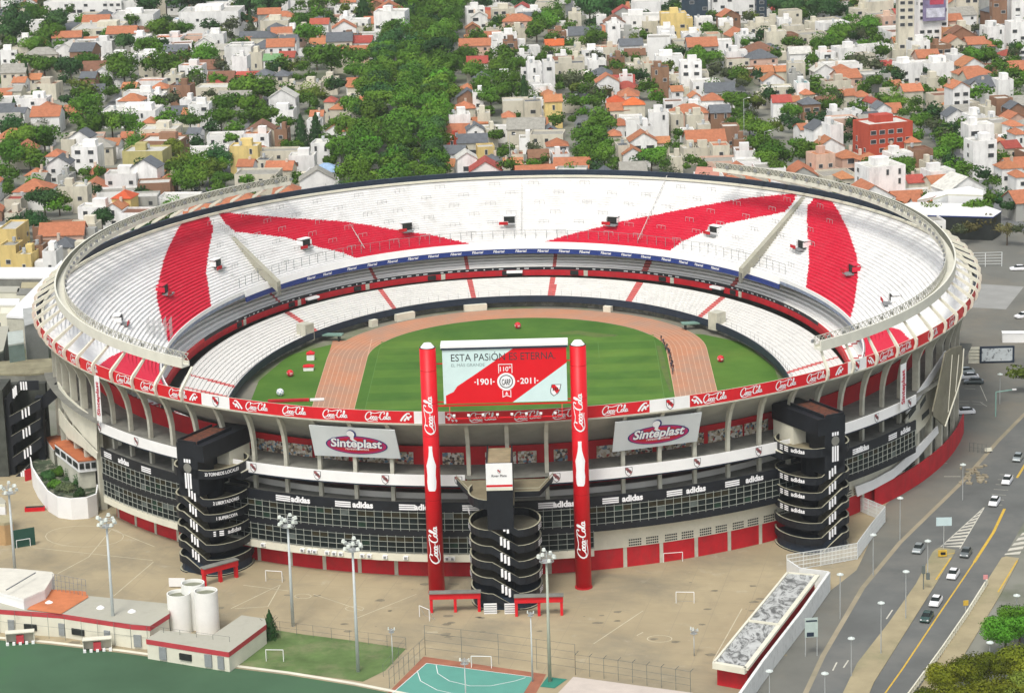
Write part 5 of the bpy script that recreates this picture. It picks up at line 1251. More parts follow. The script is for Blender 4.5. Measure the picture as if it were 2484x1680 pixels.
# ---------------- cars ----------------
def car(px,py,rz,m,label,L=4.2,w=1.72,rear=False):
    T=empty('car',G(px,py,GZ+.06),rz,label,'car','cars on the avenue and in the bays')
    # lofted body: stations along x (front at -x)
    st=[(-L/2,.34,.50,.78),(-L/2+.12,.22,.70,.84),(-L*.27,.20,.90,.86),(-L*.22,.20,.92,.86),(L*.30,.20,.98,.86),(L/2-.12,.24,.94,.84),(L/2,.38,.78,.78)]
    b=MB()
    for x,z0,z1,hw in st: hw=hw*w/1.72; b.v+=[(x,-hw,z0),(x,-hw*1.0,(z0+z1)/2),(x,-hw*.9,z1),(x,hw*.9,z1),(x,hw,(z0+z1)/2),(x,hw,z0)]
    for i in range(len(st)-1):
        for j in range(6): l=(j+1)%6; b.f.append((6*i+j,6*i+l,6*i+6+l,6*i+6+j)); b.m.append(0)
    b.f.append((5,4,3,2,1,0)); n=6*(len(st)-1); b.f.append(tuple(n+j for j in range(6))); b.m+=[0,0]
    # roof skin
    rf=[(-L*.10,1.42),(-L*.02,1.46),(L*.18,1.45),(L*.26,1.40)]; o0=len(b.v)
    for x,z in rf: b.v+=[(x,-.58*w/1.72,z),(x,.58*w/1.72,z)]
    for i in range(3): b.f.append((o0+2*i,o0+2*i+2,o0+2*i+3,o0+2*i+1)); b.m.append(0)
    b.build('body',m,T,world=False,smooth=False)
    b=MB(); h=.74*w/1.72; k=.57*w/1.72
    A=[(-L*.25,-h,.9),(-L*.10,-k,1.415),(L*.26,-k,1.395),(L*.40,-h,.95),(-L*.25,h,.9),(-L*.10,k,1.415),(L*.26,k,1.395),(L*.40,h,.95)]
    b.v+=A
    for f in ((0,3,2,1),(4,5,6,7),(0,1,5,4),(3,7,6,2)): b.f.append(f); b.m.append(0)
    b.build('window_glass',M_glass,T,world=False)
    for sx in (-1,1):
        for sy in (-1,1):
            wb=MB(); n=14; r=.31
            for yy in (-.1,.1):
                for i in range(n): a=TAU*i/n; wb.v.append((sx*L*.31+r*math.cos(a),sy*(w/2-.13)+yy,.31+r*math.sin(a)))
            for i in range(n): j=(i+1)%n; wb.f.append((i,j,n+j,n+i)); wb.m.append(0)
            wb.f.append(tuple(range(n))[::-1]); wb.f.append(tuple(range(n,2*n))); wb.m+=[0,0]
            wb.build('wheel',mat('tyre',(.02,.02,.02),.8,.1,3),T,world=False)
    for sy in (-1,1):
        b=MB(); b.box((-L/2+.08,sy*.58,.62),(.12,.3,.16)); b.build('headlight',M_white,T,world=False)
        b=MB(); b.box((L/2-.05,sy*.62,.74),(.08,.26,.16)); b.build('tail_light',M_redd,T,world=False)
def dirp(a,c): p,q=G(*a),G(*c); return math.atan2(q.y-p.y,q.x-p.x)
rd=dirp((2200,1600),(2400,1290))
Cw=mat('car_white',(.78,.78,.78),.3,.02,1,spec=.6); Cs=mat('car_silver',(.36,.40,.40),.3,.03,1,met=.4); Cd=mat('car_dark',(.035,.05,.05),.25,.1,1,spec=.6); Cg=mat('car_green',(.03,.07,.06),.25,.1,1,spec=.6); Cx=mat('car_grey',(.15,.17,.17),.3,.05,1,met=.3)
for px,py,m,lb,L in ((2469,1115,Cs,'silver-grey car farthest up the avenue at the right edge',4),(2443,1170,Cw,'white saloon second from the top of the avenue',4.3),(2412,1222,Cw,'white car level with the tip of the hatched nose',4.4),(2343,1346,Cx,'dark grey hatchback right of the yellow-edged island',4),(2312,1398,Cw,'white car below the dark grey hatchback',4.3),(2270,1464,Cw,'white car directly ahead of the dark car',4.3),(2248,1502,Cg,'dark green-black car lowest on the avenue',4.2),(2228,1336,Cs,'silver car in the left roadway beside the median tip',4.2)):
    car(px,py,rd,m,lb,L)
for px,py,rz,m,lb in ((2340,905,.1,Cs,'silver car farthest back in the row beside the flank ramp'),(2350,918,0,Cw,'white van-like car in the middle of the row by the ramp'),(2362,930,-.1,Cd,'very dark car nearest in the row of three by the ramp'),(2340,1003,0.05,Cw,'white patrol car with a dark blue side parked below the bays'),(2470,655,0,Cw,'long white car parked behind the railing fence'),(2482,770,.4,Cw,'white car cut by the right edge of the forecourt')):
    car(px,py,rz,m,lb,4.6)
# motorbike-like clutter under the tree is left as a bench
T=empty('bench',G(2398,1098),.3,'bench shape standing in for motorbike-like clutter under the bare tree by the crash barrier','bench'); b=MB(); b.box((0,0,.45),(1.6,.5,.1)); b.build('seat',M_cream,T,world=False); b=MB(); b.box((0,.22,.8),(1.6,.08,.5)); b.build('backrest',M_cream,T,world=False)
for s in (-.6,.6): b=MB(); b.box((s,0,.2),(.1,.45,.4)); b.build('leg',M_grey,T,world=False)
# ---------------- left flank: parking ramp, pavilion, terrace pool, bits ----------------
T=empty('ramp_building',G(60,1170),0,'dark zigzag ramp building with three white bars on every sloping parapet','ramp building')
def pxface(b,pts,y,mi=0): b.face([ZAT(px,py,y) for px,py in pts],mi)
yb=G(60,1160).y; M_cap=MATS['parapet_cap']; M_of=mat('orange_floor2',(.42,.20,.10),.85,.2,.5)
c0=G(20,1155)
# four flights: rising parapets to the right, floors behind
for k,(xa,ya,xb,yb2,h) in enumerate(((16,960,42,928,26),(22,1010,98,968,24),(26,1058,98,1015,24),(30,1110,100,1060,24),(34,1158,76,1122,28))):
    y=yb+1.5; b=MB(); pa=ZAT(xa,ya,y); pb=ZAT(xb,yb2,y); hz=(ZAT(xa,ya,y)-ZAT(xa,ya+h,y)).z
    for dd,mi in ((0,0),):
        q=[Vector((pa.x,y,pa.z-hz)),Vector((pb.x,y,pb.z-hz)),pb,pa]; b.face(q,0); r=[v+Vector((0,.4,0)) for v in q]; b.face(r[::-1],0); b.face([pa,pb,pb+Vector((0,.4,0)),pa+Vector((0,.4,0))],1)
        b.face([Vector((pa.x,y,pa.z-hz)),Vector((pa.x,y+9,pa.z-hz)),Vector((pb.x,y+9,pb.z-hz)),Vector((pb.x,y,pb.z-hz))],2)
        m=(pa+pb)/2
    b.build('ramp_flight',[M_black,M_cap,mat('ramp_grey',(.13,.13,.10),.9,.2,.5)],T)
    b=MB()
    for j in range(3):
        t=.42+j*.1 if k else .6+j*.12; c=pa.lerp(pb,t); b.face([c+Vector((x,-.05,z)) for x,z in ((-.17,-hz*.95),(.17,-hz*.95),(.17,-hz*.05),(-.17,-hz*.05))])
    b.build('ramp_bars',M_letter,T)
b=MB()
for px,w in ((20,1.6),(98,1.4)):
    p=ZAT(px,1040,yb+3); b.box((p.x,yb+4,7),(w,2.5,17.5),0,0)
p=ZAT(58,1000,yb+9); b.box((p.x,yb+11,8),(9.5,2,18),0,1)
b.box((ZAT(0,1000,yb).x-4,yb+6,8.6),(9,9,19),0,1); b.build('ramp_frame',[M_black,mat('ramp_charcoal',(.06,.065,.055),.9,.3,.4)],T)  # charcoal blocks behind and to the left of the flights
b=MB(); p1,p2=ZAT(42,928,yb),ZAT(90,926,yb); b.box(((p1.x+p2.x)/2,yb+1.4,p1.z-1.0),((p2.x-p1.x),.4,2.0),0,0)
for j in range(3): c=p1.lerp(p2,.12+j*.13); b.face([c+Vector((x,1.1,z)) for x,z in ((-.17,-1.9),(.17,-1.9),(.17,-.1),(-.17,-.1))],1)
b.build('top_parapet',[M_black,M_letter],T)
b=MB(); A=[ZAT(x,y,yb+3) for x,y in ((72,992),(138,925),(138,965),(90,1006))]; b.face(A,0); b.face([a+Vector((0,.5,0)) for a in A][::-1],0); b.build('link_bridge',M_black,T)
for k in range(4):
    y=yb+5; p=ZAT(8,965+k*50,y); b=MB(); b.box((p.x-3,yb+1.3,p.z-2),(4.5,.3,1.1)); b.build('side_stripe',M_letter,T)
# curved white terrace wall with planting
pool=[(76,1155),(80,1180),(92,1205),(118,1240),(142,1255),(175,1260),(215,1257),(238,1248),(242,1225),(215,1150),(160,1120),(110,1140)]
H_=4.4; P=[G(x,y,GZ) for x,y in pool]; T=empty('terrace_garden',(P[5].x,P[5].y,GZ),0,'white curved retaining wall holding a dark planted terrace beside the stadium','garden')
b=MB()
for i in range(8):
    p,q=P[i],P[i+1]; up=Vector((0,0,H_)); c=sum(P,Vector())/len(P); n0=(c-p).normalized()*.5; n1=(c-q).normalized()*.5
    b.face([p,q,q+up,p+up]); b.face([p+up,q+up,q+up+n1,p+up+n0]); b.face([q+n1,p+n0,p+n0+up,q+n1+up])
b.build('retaining_wall',M_white,T)
b=MB(); b.face([p+Vector((0,0,H_-1.2)) for p in P]); b.build('terrace_ground',add_layer(mat('planting_dark',(.05,.07,.04),.95,.5,.5),(.25,.24,.18),.6,.52,.6,amt=.9,detail=8),T)
# pavilion with an orange roof
T=empty('pavilion',G(180,1150),0,'small pavilion with a flat orange roof and white window band against the stadium','pavilion'); zt=8.4
R4=[G(131,1072,zt),G(190,1117,zt),G(234,1112,zt),G(176,1062,zt)]
b=MB(); b.prism([(p.x,p.y) for p in R4],zt-.3,zt); b.build('roof',add_layer(mat('roof_rust',(.42,.13,.05),.85,.1,.4),(.3,.09,.04),.3,.5,.7),T)
c=sum(R4,Vector())/4; b=MB(); b.prism([(p.x*.97+c.x*.03,p.y*.97+c.y*.03) for p in R4],zt-2.6,zt-.32,0); b.build('wall',M_white,T)
b=MB(); b.prism([(p.x*.9+c.x*.1,p.y*.9+c.y*.1) for p in R4],GZ,zt-2.65,0); b.build('support_block',M_conc,T)
for i,n in ((0,4),(1,3)):
    p,q=R4[i].lerp(c,.02),R4[i+1].lerp(c,.02)
    d=(q-p); nn=Vector((d.y,-d.x,0)).normalized()*.12
    for k in range(n):
        a_,b_=p.lerp(q,(k+.12)/n)+nn,p.lerp(q,(k+.88)/n)+nn; b=MB(); b.face([Vector((a_.x,a_.y,zt-1.9)),Vector((b_.x,b_.y,zt-1.9)),Vector((b_.x,b_.y,zt-.7)),Vector((a_.x,a_.y,zt-.7))]); b.build('window',M_dark,T)
px_building('orange_roof_shed','low shed with a rusty orange roof between ramp building and pavilion','shed',[(108,1060),(150,1052),(178,1068),(130,1090)],5.6,M_conc,MATS['roof_rust'],M_white,.3)
px_building('flat_shed','low beige flat building with a white wall at the far left edge','building',[(-60,1218),(12,1222),(14,1214),(4,1205),(-60,1205)],5.2,M_white,M_rg,M_cream,.6)
px_building('flat_shed','small tan hut with a red base at the far left edge','building',[(-60,1265),(10,1268),(32,1264),(20,1248),(-60,1248)],3.6,mat('tan_wall',(.42,.27,.13),.85,.15,.4),mat('tan_roof',(.36,.32,.2),.9,.1,.4),None,.5)
T=empty('green_board',G(58,1325),.45,'dark green practice board with a white goal frame in front','board'); b=MB(); b.box((0,0,1.8),(4.6,.25,3.6)); b.build('board_panel',mat('board_green',(.02,.07,.05),.7,.1,1),T,world=False); b=MB(); b.bar((-1.5,-.4,0),(-1.5,-.4,1.6),.07); b.bar((1.2,-.4,0),(1.2,-.4,1.6),.07); b.bar((-1.5,-.4,1.6),(1.2,-.4,1.6),.07); b.build('goal_frame',M_white,T,world=False)
T=empty('planter',G(85,1238),.1,'long red planter box lying on the plaza left of the curved white wall','planter'); b=MB(); b.box((0,0,.4),(4,1.2,.8)); b.build('box_side',M_red,T,world=False); b=MB(); b.box((0,0,.82),(3.7,.9,.1)); b.build('box_soil',M_dark,T,world=False)
wallrun('red_wall',[(60,1140),(100,1128),(150,1118)],2.4,.3,M_redd,'low red wall behind the planted terrace')
# club buildings between the stadium and the left edge
px_building('long_white_roof','long low building with a bright white roof at the left edge','building',[(-80,648),(150,648),(110,672),(-80,672)],5,M_cd,M_white,M_white,.5)
px_building('white_canopy','big slanting white canopy roof beside the left flank','canopy',[(15,765),(150,630),(155,690),(115,745),(60,768)],6,M_conc,M_white,M_white,.6)
px_building('grey_annexe','grey annexe block between the canopy and the ramp building','building',[(55,748),(105,742),(112,775),(60,790)],9.5,mat('annexe_grey',(.36,.37,.35),.85,.12,.4),MATS['annexe_grey'],None,.4)
px_building('low_annexe','teal-grey low block left of the grey annexe','building',[(18,805),(56,800),(58,830),(20,836)],8,mat('annexe_teal',(.16,.22,.20),.8,.15,.4),mat('annexe_top',(.40,.44,.40),.8,.1,.4),None,.4)
px_building('low_annexe','low building with a long grey roof reaching the left edge','building',[(-60,795),(22,790),(8,850),(-60,880)],5,M_cd,M_rg,None,.5)
px_building('low_annexe','wide yard building with a dull brown flat roof','building',[(-60,880),(125,868),(130,902),(60,908),(-60,905)],3.5,M_cd,add_layer(mat('yard_roof',(.27,.25,.16),.9,.15,.3),(.18,.16,.1),.2,.45,.65),None,.4)
for i,(x,y,w,lab) in enumerate(((15,700,60,'beige flat'),(60,705,40,'grey tiled'),(20,730,50,'white box'),(75,690,50,'tan low'),(30,752,60,'pale yellow'))):
    px_building('club_hut',lab+' hut roof among the yards left of the white canopy','hut',[(x-w/2,y+8),(x+w/2,y+8),(x+w/2+3,y-6),(x-w/2+3,y-6)],4,M_cream,[M_rg,M_cd,M_white,MATS['tan_roof'],M_cream][i],None,.4)
# box hung at the left rim
# ---------------- vegetation ----------------
def leafmat(name,c1,c2,rnd=.34):
    m=mat(name,c1,.85,.0,.35,col2=c2,spec=.12,rnd=rnd,detail=3); return m
LM={'g':leafmat('leaf_mid',(.050,.120,.012),(.120,.225,.026)),'d':leafmat('leaf_dark',(.024,.070,.022),(.055,.125,.034)),'b':leafmat('leaf_bright',(.075,.20,.014),(.15,.31,.03)),
 'y':leafmat('leaf_olive',(.10,.15,.02),(.17,.22,.035)),'p':leafmat('leaf_pale',(.075,.10,.05),(.12,.14,.065)),'o':leafmat('leaf_bronze',(.085,.115,.008),(.17,.18,.014)),'r':leafmat('leaf_rusty',(.10,.095,.035),(.16,.135,.05))}
M_trunk=mat('bark',(.09,.07,.05),.9,.2,1)
rnd=random.Random(11)
def crown_mesh(seed,n,lobes,leaf,flat=.72,sparse=0):
    r=random.Random(seed); L=[]
    for i in range(lobes):
        a=r.uniform(0,TAU); d=r.uniform(.0,.62)*(1 if i else 0); L.append((d*math.cos(a),d*math.sin(a),r.uniform(-.2,.42)*(1-.5*d)+(0 if i else .15),r.uniform(.24,.40)*(1.5 if i==0 else 1)))
    b=MB(); k=0
    while k<n:
        lx,ly,lz,lr=r.choice(L); u=r.uniform(-1,1); a=r.uniform(0,TAU); s=math.sqrt(1-u*u); rr=lr*(r.random()**.22)*r.uniform(.86,1.12)
        if u<-.55 and r.random()<.6: continue
        c=Vector((lx+rr*s*math.cos(a),ly+rr*s*math.sin(a),(lz+rr*u)*flat)); 
        nrm=Vector((s*math.cos(a),s*math.sin(a),u))+Vector((r.gauss(0,.28),r.gauss(0,.28),r.gauss(0,.28))); nrm.normalize()
        t=nrm.cross(Vector((r.gauss(0,1),r.gauss(0,1),r.gauss(0,1)))).normalized(); w=nrm.cross(t); sz=leaf*r.uniform(.6,1.25)
        b.face([c+t*sz*.9,c+w*sz*.6,c-t*sz*.9,c-w*sz*.6]); k+=1
    me=bpy.data.meshes.new('crown'); me.from_pydata(b.v,[],b.f); return me
CM={}
def crown_variants(kind,n,leaf,lobes,flat,cnt):
    CM[kind]=[crown_mesh(hash((kind,i))%9999 if 0 else 100*len(CM)+i,n,lobes,leaf,flat) for i in range(cnt)]
crown_variants('round',2600,.066,12,.86,6); crown_variants('wide',2600,.062,14,.64,4); crown_variants('thin',700,.05,9,.7,3); crown_variants('near',9000,.034,18,.66,2); crown_variants('small',500,.11,7,.85,4)
def conifer_mesh(seed,n,pw=1.0):
    r=random.Random(seed); b=MB()
    for k in range(n):
        h=r.random()**1.2; w=(1-h)**pw*r.uniform(.75,1.0)*(.85+.3*math.sin(h*40)); a=r.uniform(0,TAU); c=Vector((w*math.cos(a),w*math.sin(a),h)); 
        nrm=Vector((math.cos(a),math.sin(a),.5+r.gauss(0,.4))).normalized(); t=nrm.cross(Vector((r.gauss(0,1),r.gauss(0,1),r.gauss(0,1)))).normalized(); ww=nrm.cross(t); s=r.uniform(.05,.11); b.face([c+t*s,c+ww*s*.6,c-t*s,c-ww*s*.6])
    me=bpy.data.meshes.new('crown'); me.from_pydata(b.v,[],b.f); return me
CM['cone']=[conifer_mesh(1,1100,.75),conifer_mesh(2,1100,.6)]; CM['column']=[conifer_mesh(3,900,.28)]
_tm={}
def trunk_mesh(kind):
    if kind in _tm: return _tm[kind]
    b=MB(); b.cyl((0,0),.035,0,.62,7,r2=.02)
    r=random.Random(3); 
    for i in range(5): a=TAU*i/5+r.uniform(-.4,.4); b.bar((0,0,.42+.04*i),(.34*math.cos(a),.34*math.sin(a),.78+r.uniform(-.05,.1)),.014,5,r2=.005)
    me=bpy.data.meshes.new('trunk'); me.from_pydata(b.v,[],b.f); me.materials.append(M_trunk); _tm[kind]=me; return me
_cm2={}
def crown_data(kind,i,col):
    k=(kind,i%len(CM[kind]),col)
    if k not in _cm2: me=CM[kind][k[1]].copy(); me.materials.append(LM[col]); _cm2[k]=me
    return _cm2[k]
THINGS=[]   # for label making: (object, base label, px, py)
def tree(P,w,h,col,kind=None,cat='tree'):
    """P ground point, w crown width in m, h total height"""
    kind=kind or ('thin' if col in 'pr' else rnd.choice(('round','round','wide')))
    nm={'cone':'conifer_tree','column':'cypress_tree'}.get(kind,'tree')
    T=empty(nm,P,0); T['category']='tree'
    i=rnd.randrange(6); c=bpy.data.objects.new('crown',crown_data(kind,i,col)); COL.objects.link(c); c.parent=T; rz=rnd.uniform(0,TAU)
    if kind in('cone','column'): c.location=(0,0,h*.04); c.scale=(w/2,w/2,h*.96)
    else: cz=max(h*.52,w*.60); c.location=(0,0,max(h*.62,cz*.62)); c.scale=(w*.60,w*.60,cz)
    c.rotation_euler=(0,0,rz)
    t=bpy.data.objects.new('trunk',trunk_mesh(0)); COL.objects.link(t); t.parent=T; t.scale=(h,h,h*.95); t.rotation_euler=(0,0,rz)
    cw={'g':'green','d':'dark green','b':'bright green','y':'yellowish green','p':'pale sparse','o':'bronze green','r':'rust-tinged sparse'}[col]
    kw={'cone':'conifer','column':'slim cypress','thin':'airy tree','near':'broad tree','round':'round-crowned tree','wide':'spreading tree'}[kind]
    T['group']='%ss of the quarter'%kw.replace('tree','tree')
    THINGS.append((T,cw+' '+kw,P,'t')); return T
TILES={'A':(0,0),'B':(830,0),'C':(1654,0),'a':(0,400),'c':(1654,380),'e':(1654,840),'f':(1654,1120)}
TREES={'A':"""60 40 130 d;230 110 170 g;380 160 200 d;80 200 260 d;340 240 200 g;840 300 150 d;1000 30 200 d;1250 20 250 d;1680 40 220 d;1820 50 240 d;1640 150 130 d;2050 160 150 g;2110 250 190 g;1550 250 90 p;1090 215 180 g;1230 210 150 g;1000 320 150 g;60 290 120 g;250 330 180 g;300 450 210 g;160 440 130 g;480 480 190 d;590 440 170 g;840 460 230 g;780 430 150 g;1100 450 200 g;1180 420 130 g;1250 400 130 g;1400 380 190 g;1490 460 130 p;590 620 150 y;720 580 150 g;850 530 130 g;770 640 110 g;460 690 110 d;560 740 180 g;640 700 130 b;2250 420 260 g;2150 390 160 g;2010 540 90 g;1650 620 230 g;1750 600 180 g;1560 720 200 g;1700 740 180 b;1500 820 190 g;1650 820 140 g;1800 800 170 g;1590 890 130 b;1560 950 110 b;2100 650 180 y;2260 590 150 d;1180 700 150 p;1920 850 150 g;2050 910 150 d cone;2150 870 120 d cone;640 860 200 g;760 850 190 g;880 850 170 g;560 860 130 g;1150 820 150 b;1290 820 160 g;80 890 200 d;180 950 210 g;300 940 200 g;60 1060 210 g;200 1060 190 g;270 1110 150 g;40 1200 150 g;1330 990 140 d;1440 880 120 d;1290 1090 160 g;1450 1080 150 g;1220 1150 170 g;1370 1160 180 b;1460 1170 140 g;1300 1230 170 g;470 1190 140 p;590 1200 130 g;640 1240 120 g;190 540 45 d column 210;1705 170 50 d column 190;100 720 70 d cone;30 560 90 g;330 380 110 d;440 560 110 d;940 560 80 p;1330 330 90 g;1430 280 80 d;2230 160 120 d;2000 130 110 g;1960 760 80 g;2120 770 70 g;520 650 120 g;420 790 120 g""",
'a':"""300 240 200 d;400 250 170 g;390 310 150 b;1200 110 170 g;1290 70 150 g;1420 60 170 g;650 190 110 d;1000 225 110 g;960 200 90 d;130 400 130 d;250 390 160 d;50 190 130 g;200 350 90 d;330 430 80 d;20 60 150 b;60 130 120 g;1620 90 70 d""",
'B':"""150 90 170 d cone;180 230 110 y;1050 160 120 d;920 270 140 g;980 290 90 d;1320 200 160 g;1400 160 170 g;1440 90 150 g;1280 240 130 g;1680 60 220 d;1800 70 200 d;1720 170 110 d;1700 270 150 g;2010 260 130 g;1130 400 150 g;1190 440 110 d;1240 660 80 d column 260;1130 620 140 p;1110 700 110 p;1560 540 170 p;1670 560 150 g;1650 620 130 g;1850 470 130 g;2030 540 130 d;1800 650 120 r;2080 610 140 g;1560 710 140 g;1690 700 100 g;1740 860 190 g;1700 940 200 g;1640 1060 190 g;1780 1060 190 g;1850 1110 110 g;1430 830 100 g;1190 800 80 g;1060 930 130 g;1100 1060 110 g;1300 1020 110 p;1570 820 80 g;2280 930 110 g;2250 1010 110 g;2100 1080 160 g;2000 1140 140 d;2200 1130 120 g;1290 1140 120 b;1380 1100 80 g;1020 690 70 d;1480 600 100 g;1620 480 90 p;900 430 140 g;1040 390 120 g;1230 30 150 d;1350 20 150 d;980 20 130 d;1100 15 120 d;2050 20 130 d;1950 20 130 d;2250 40 100 d;2130 560 90 d;1870 1000 70 g""",
'C':"""670 50 160 d;780 60 180 d;900 60 180 d;1010 70 180 d;1110 90 140 d;1260 180 170 g;1290 240 140 g;930 300 150 g;1010 290 140 b;1100 240 180 g;1180 260 110 d;780 310 110 g;110 390 160 g;200 420 160 g;380 280 110 g;480 280 110 d;530 400 110 d;640 390 140 g;880 420 130 g;1870 140 110 g;240 490 150 p;310 520 140 p;400 500 110 g;420 570 140 y;1210 430 150 p;1280 460 140 p;1150 420 110 g;1370 370 150 g;1330 560 130 g;1400 600 120 g;1480 540 110 p;1990 400 170 g;2070 400 160 g;2150 470 150 g;2230 520 150 g;2270 590 130 g;2280 680 120 g;900 620 140 g;340 690 160 g;420 700 140 g;510 720 110 r;380 780 120 g;1350 690 120 g;1450 690 160 g;1520 790 120 g;1240 720 90 d;460 860 170 g;540 890 160 g;630 870 120 y;520 1010 200 g;620 1050 200 g;580 1100 170 g;700 1080 150 g;800 1070 150 g;1150 870 140 d;1140 960 120 d;1620 840 160 g;1720 880 150 p;1790 930 150 g;1840 1000 180 g;1780 1060 160 g;1860 1150 150 b;1940 1180 140 g;1920 1240 150 g;2040 1210 140 d;2120 1250 120 g;2240 930 110 d;2160 1090 130 g;60 1120 140 g;150 1140 90 g;700 830 130 d;780 860 120 d;900 830 140 d;960 800 90 d;1480 1110 120 g;1400 1100 90 g;560 30 110 d;1880 500 60 p;1650 500 60 d;290 1010 40 d column 110;1010 640 80 p;740 640 70 d;2020 640 60 g;1580 760 90 g;470 780 80 p;1620 930 70 g;350 840 100 g""",
'c':"""2100 310 150 g;2190 300 160 d;2230 350 120 d;1940 500 130 r;2080 470 140 r;2210 510 170 r;1880 520 110 p;2040 250 110 g;1650 290 70 g;2290 520 110 p""",
'e':"""2210 250 170 y;2270 210 150 y;2120 480 150 y;2180 520 100 p"""}
allT=[]
def parse_trees():
    for tl,s in TREES.items():
        ox,oy=TILES[tl]
        for e in s.replace('\n','').split(';'):
            f=e.split(); px,py=ox+float(f[0])/2.8,oy+float(f[1])/2.8; w=float(f[2])/2.8; col=f[3]; kind=f[4] if len(f)>4 else None
            if kind in('column','cone'):
                hp=(float(f[5]) if len(f)>5 else float(f[2])*1.5)/2.8; P=G(px,py+hp*.45); sc=scale_at(P); allT.append((P,w/sc,hp/sc*1.02,col,kind)); continue
            P=G(px,py,5.2); sc=scale_at(P); W_=w/sc; H=max(6.5,min(13,W_*.95)); P=G(px,py,GZ+H*.6); P.z=GZ; allT.append((P,W_*1.3,H*1.06,col,kind))
parse_trees()
# the avenue: two rows of planes with crowns meeting over the road, wider clumps beside it
av=[]
AVC=[(945,520,132),(960,430,132),(968,320,122),(985,215,112),(1003,107,96),(1040,32,80),(1065,-10,70)]
for (x0,y0,h0),(x1,y1,h1) in zip(AVC,AVC[1:]):
    A_,B_=G(x0,y0,8),G(x1,y1,8); n=max(1,int((B_-A_).length/9.8))
    for i in range(n):
        t=i/n; c=A_.lerp(B_,t); hw=(h0+(h1-h0)*t)/scale_at(c); m=max(2,int(2*hw/9.6))
        for j in range(m):
            xx=-hw+2*hw*(j+.5)/m; av.append((Vector((c.x+xx+rnd.uniform(-1.8,1.8),c.y+rnd.uniform(-3,3),GZ)),rnd.uniform(11.5,15.5),rnd.uniform(9.5,16),'g' if rnd.random()<.72 else rnd.choice('dbd'),None))
for px,py in ((1250,150),(1170,200),(1190,225),(1225,215),(1060,160),(1075,190),(1090,215),(850,250),(835,300),(825,350),(880,200),(860,160),(1195,175),(1150,160),(1130,130),(1100,150),(1215,150),(1240,190),(870,130),(905,120)): P=G(px,py,8); P.z=GZ; av.append((P,13,12,'g',None))
allT+=av
# ---------------- houses ----------------
WC={'W':((.78,.77,.74),'white'),'C':((.58,.54,.43),'cream'),'B':((.27,.15,.09),'brick'),'G':((.36,.36,.33),'grey'),'Y':((.66,.50,.20),'yellow'),'P':((.62,.42,.32),'pink'),'R':((.45,.07,.04),'red-brick'),'T':((.40,.35,.15),'ochre'),'D':((.03,.05,.07),'dark glass'),'O':((.55,.25,.12),'orange')}
RC={'o':((.40,.155,.075),'orange tile'),'r':((.34,.07,.05),'red tile'),'s':((.11,.12,.13),'slate'),'w':((.52,.51,.46),'pale'),'b':((.20,.10,.06),'brown'),'l':((.25,.35,.50),'blue'),'n':((.16,.30,.13),'green'),'k':((.30,.29,.25),'grey'),'O':((.52,.10,.035),'bright orange'),'t':((.06,.25,.27),'teal')}
WM={k:add_layer(mat('wall_'+v[1].replace(' ','_').replace('-','_'),v[0],.85,.05,.25,rnd=.10),tuple(c*.5 for c in v[0]),.35,.48,.72,amt=.6,stretch=(1,1,.35)) for k,v in WC.items()}
RM={}
for k,v in RC.items():
    m=mat('roof_'+v[1].replace(' ','_'),v[0],.85,.16,.8,rnd=.18); RM[k]=add_layer(m,tuple(c*.55 for c in v[0]),.9,.5,.75,amt=.6)
M_win=mat('house_window',(.045,.05,.055),.3,.3,.5,spec=.4); M_frame=mat('window_frame',(.55,.54,.50),.7,.1,1); M_tank=mat('tank_grey',(.40,.42,.42),.7,.2,1,rnd=.2); M_chim=mat('chimney_wall',(.55,.45,.36),.9,.15,1,rnd=.2)
def win_mesh(w,h,nm):
    b=MB(); b.box((0,-.02,0),(w+.22,.08,h+.22),0,1); b.face([(-w/2,-.07,-h/2),(w/2,-.07,-h/2),(w/2,-.07,h/2),(-w/2,-.07,h/2)],0)
    me=bpy.data.meshes.new(nm); me.from_pydata(b.v,[],b.f); me.materials.append(M_win); me.materials.append(M_frame); me.polygons.foreach_set('material_index',b.m); return me
WMESH=[win_mesh(1.3,1.2,'window'),win_mesh(1.9,1.3,'window'),win_mesh(.8,1.7,'window'),win_mesh(2.6,1.5,'window')]
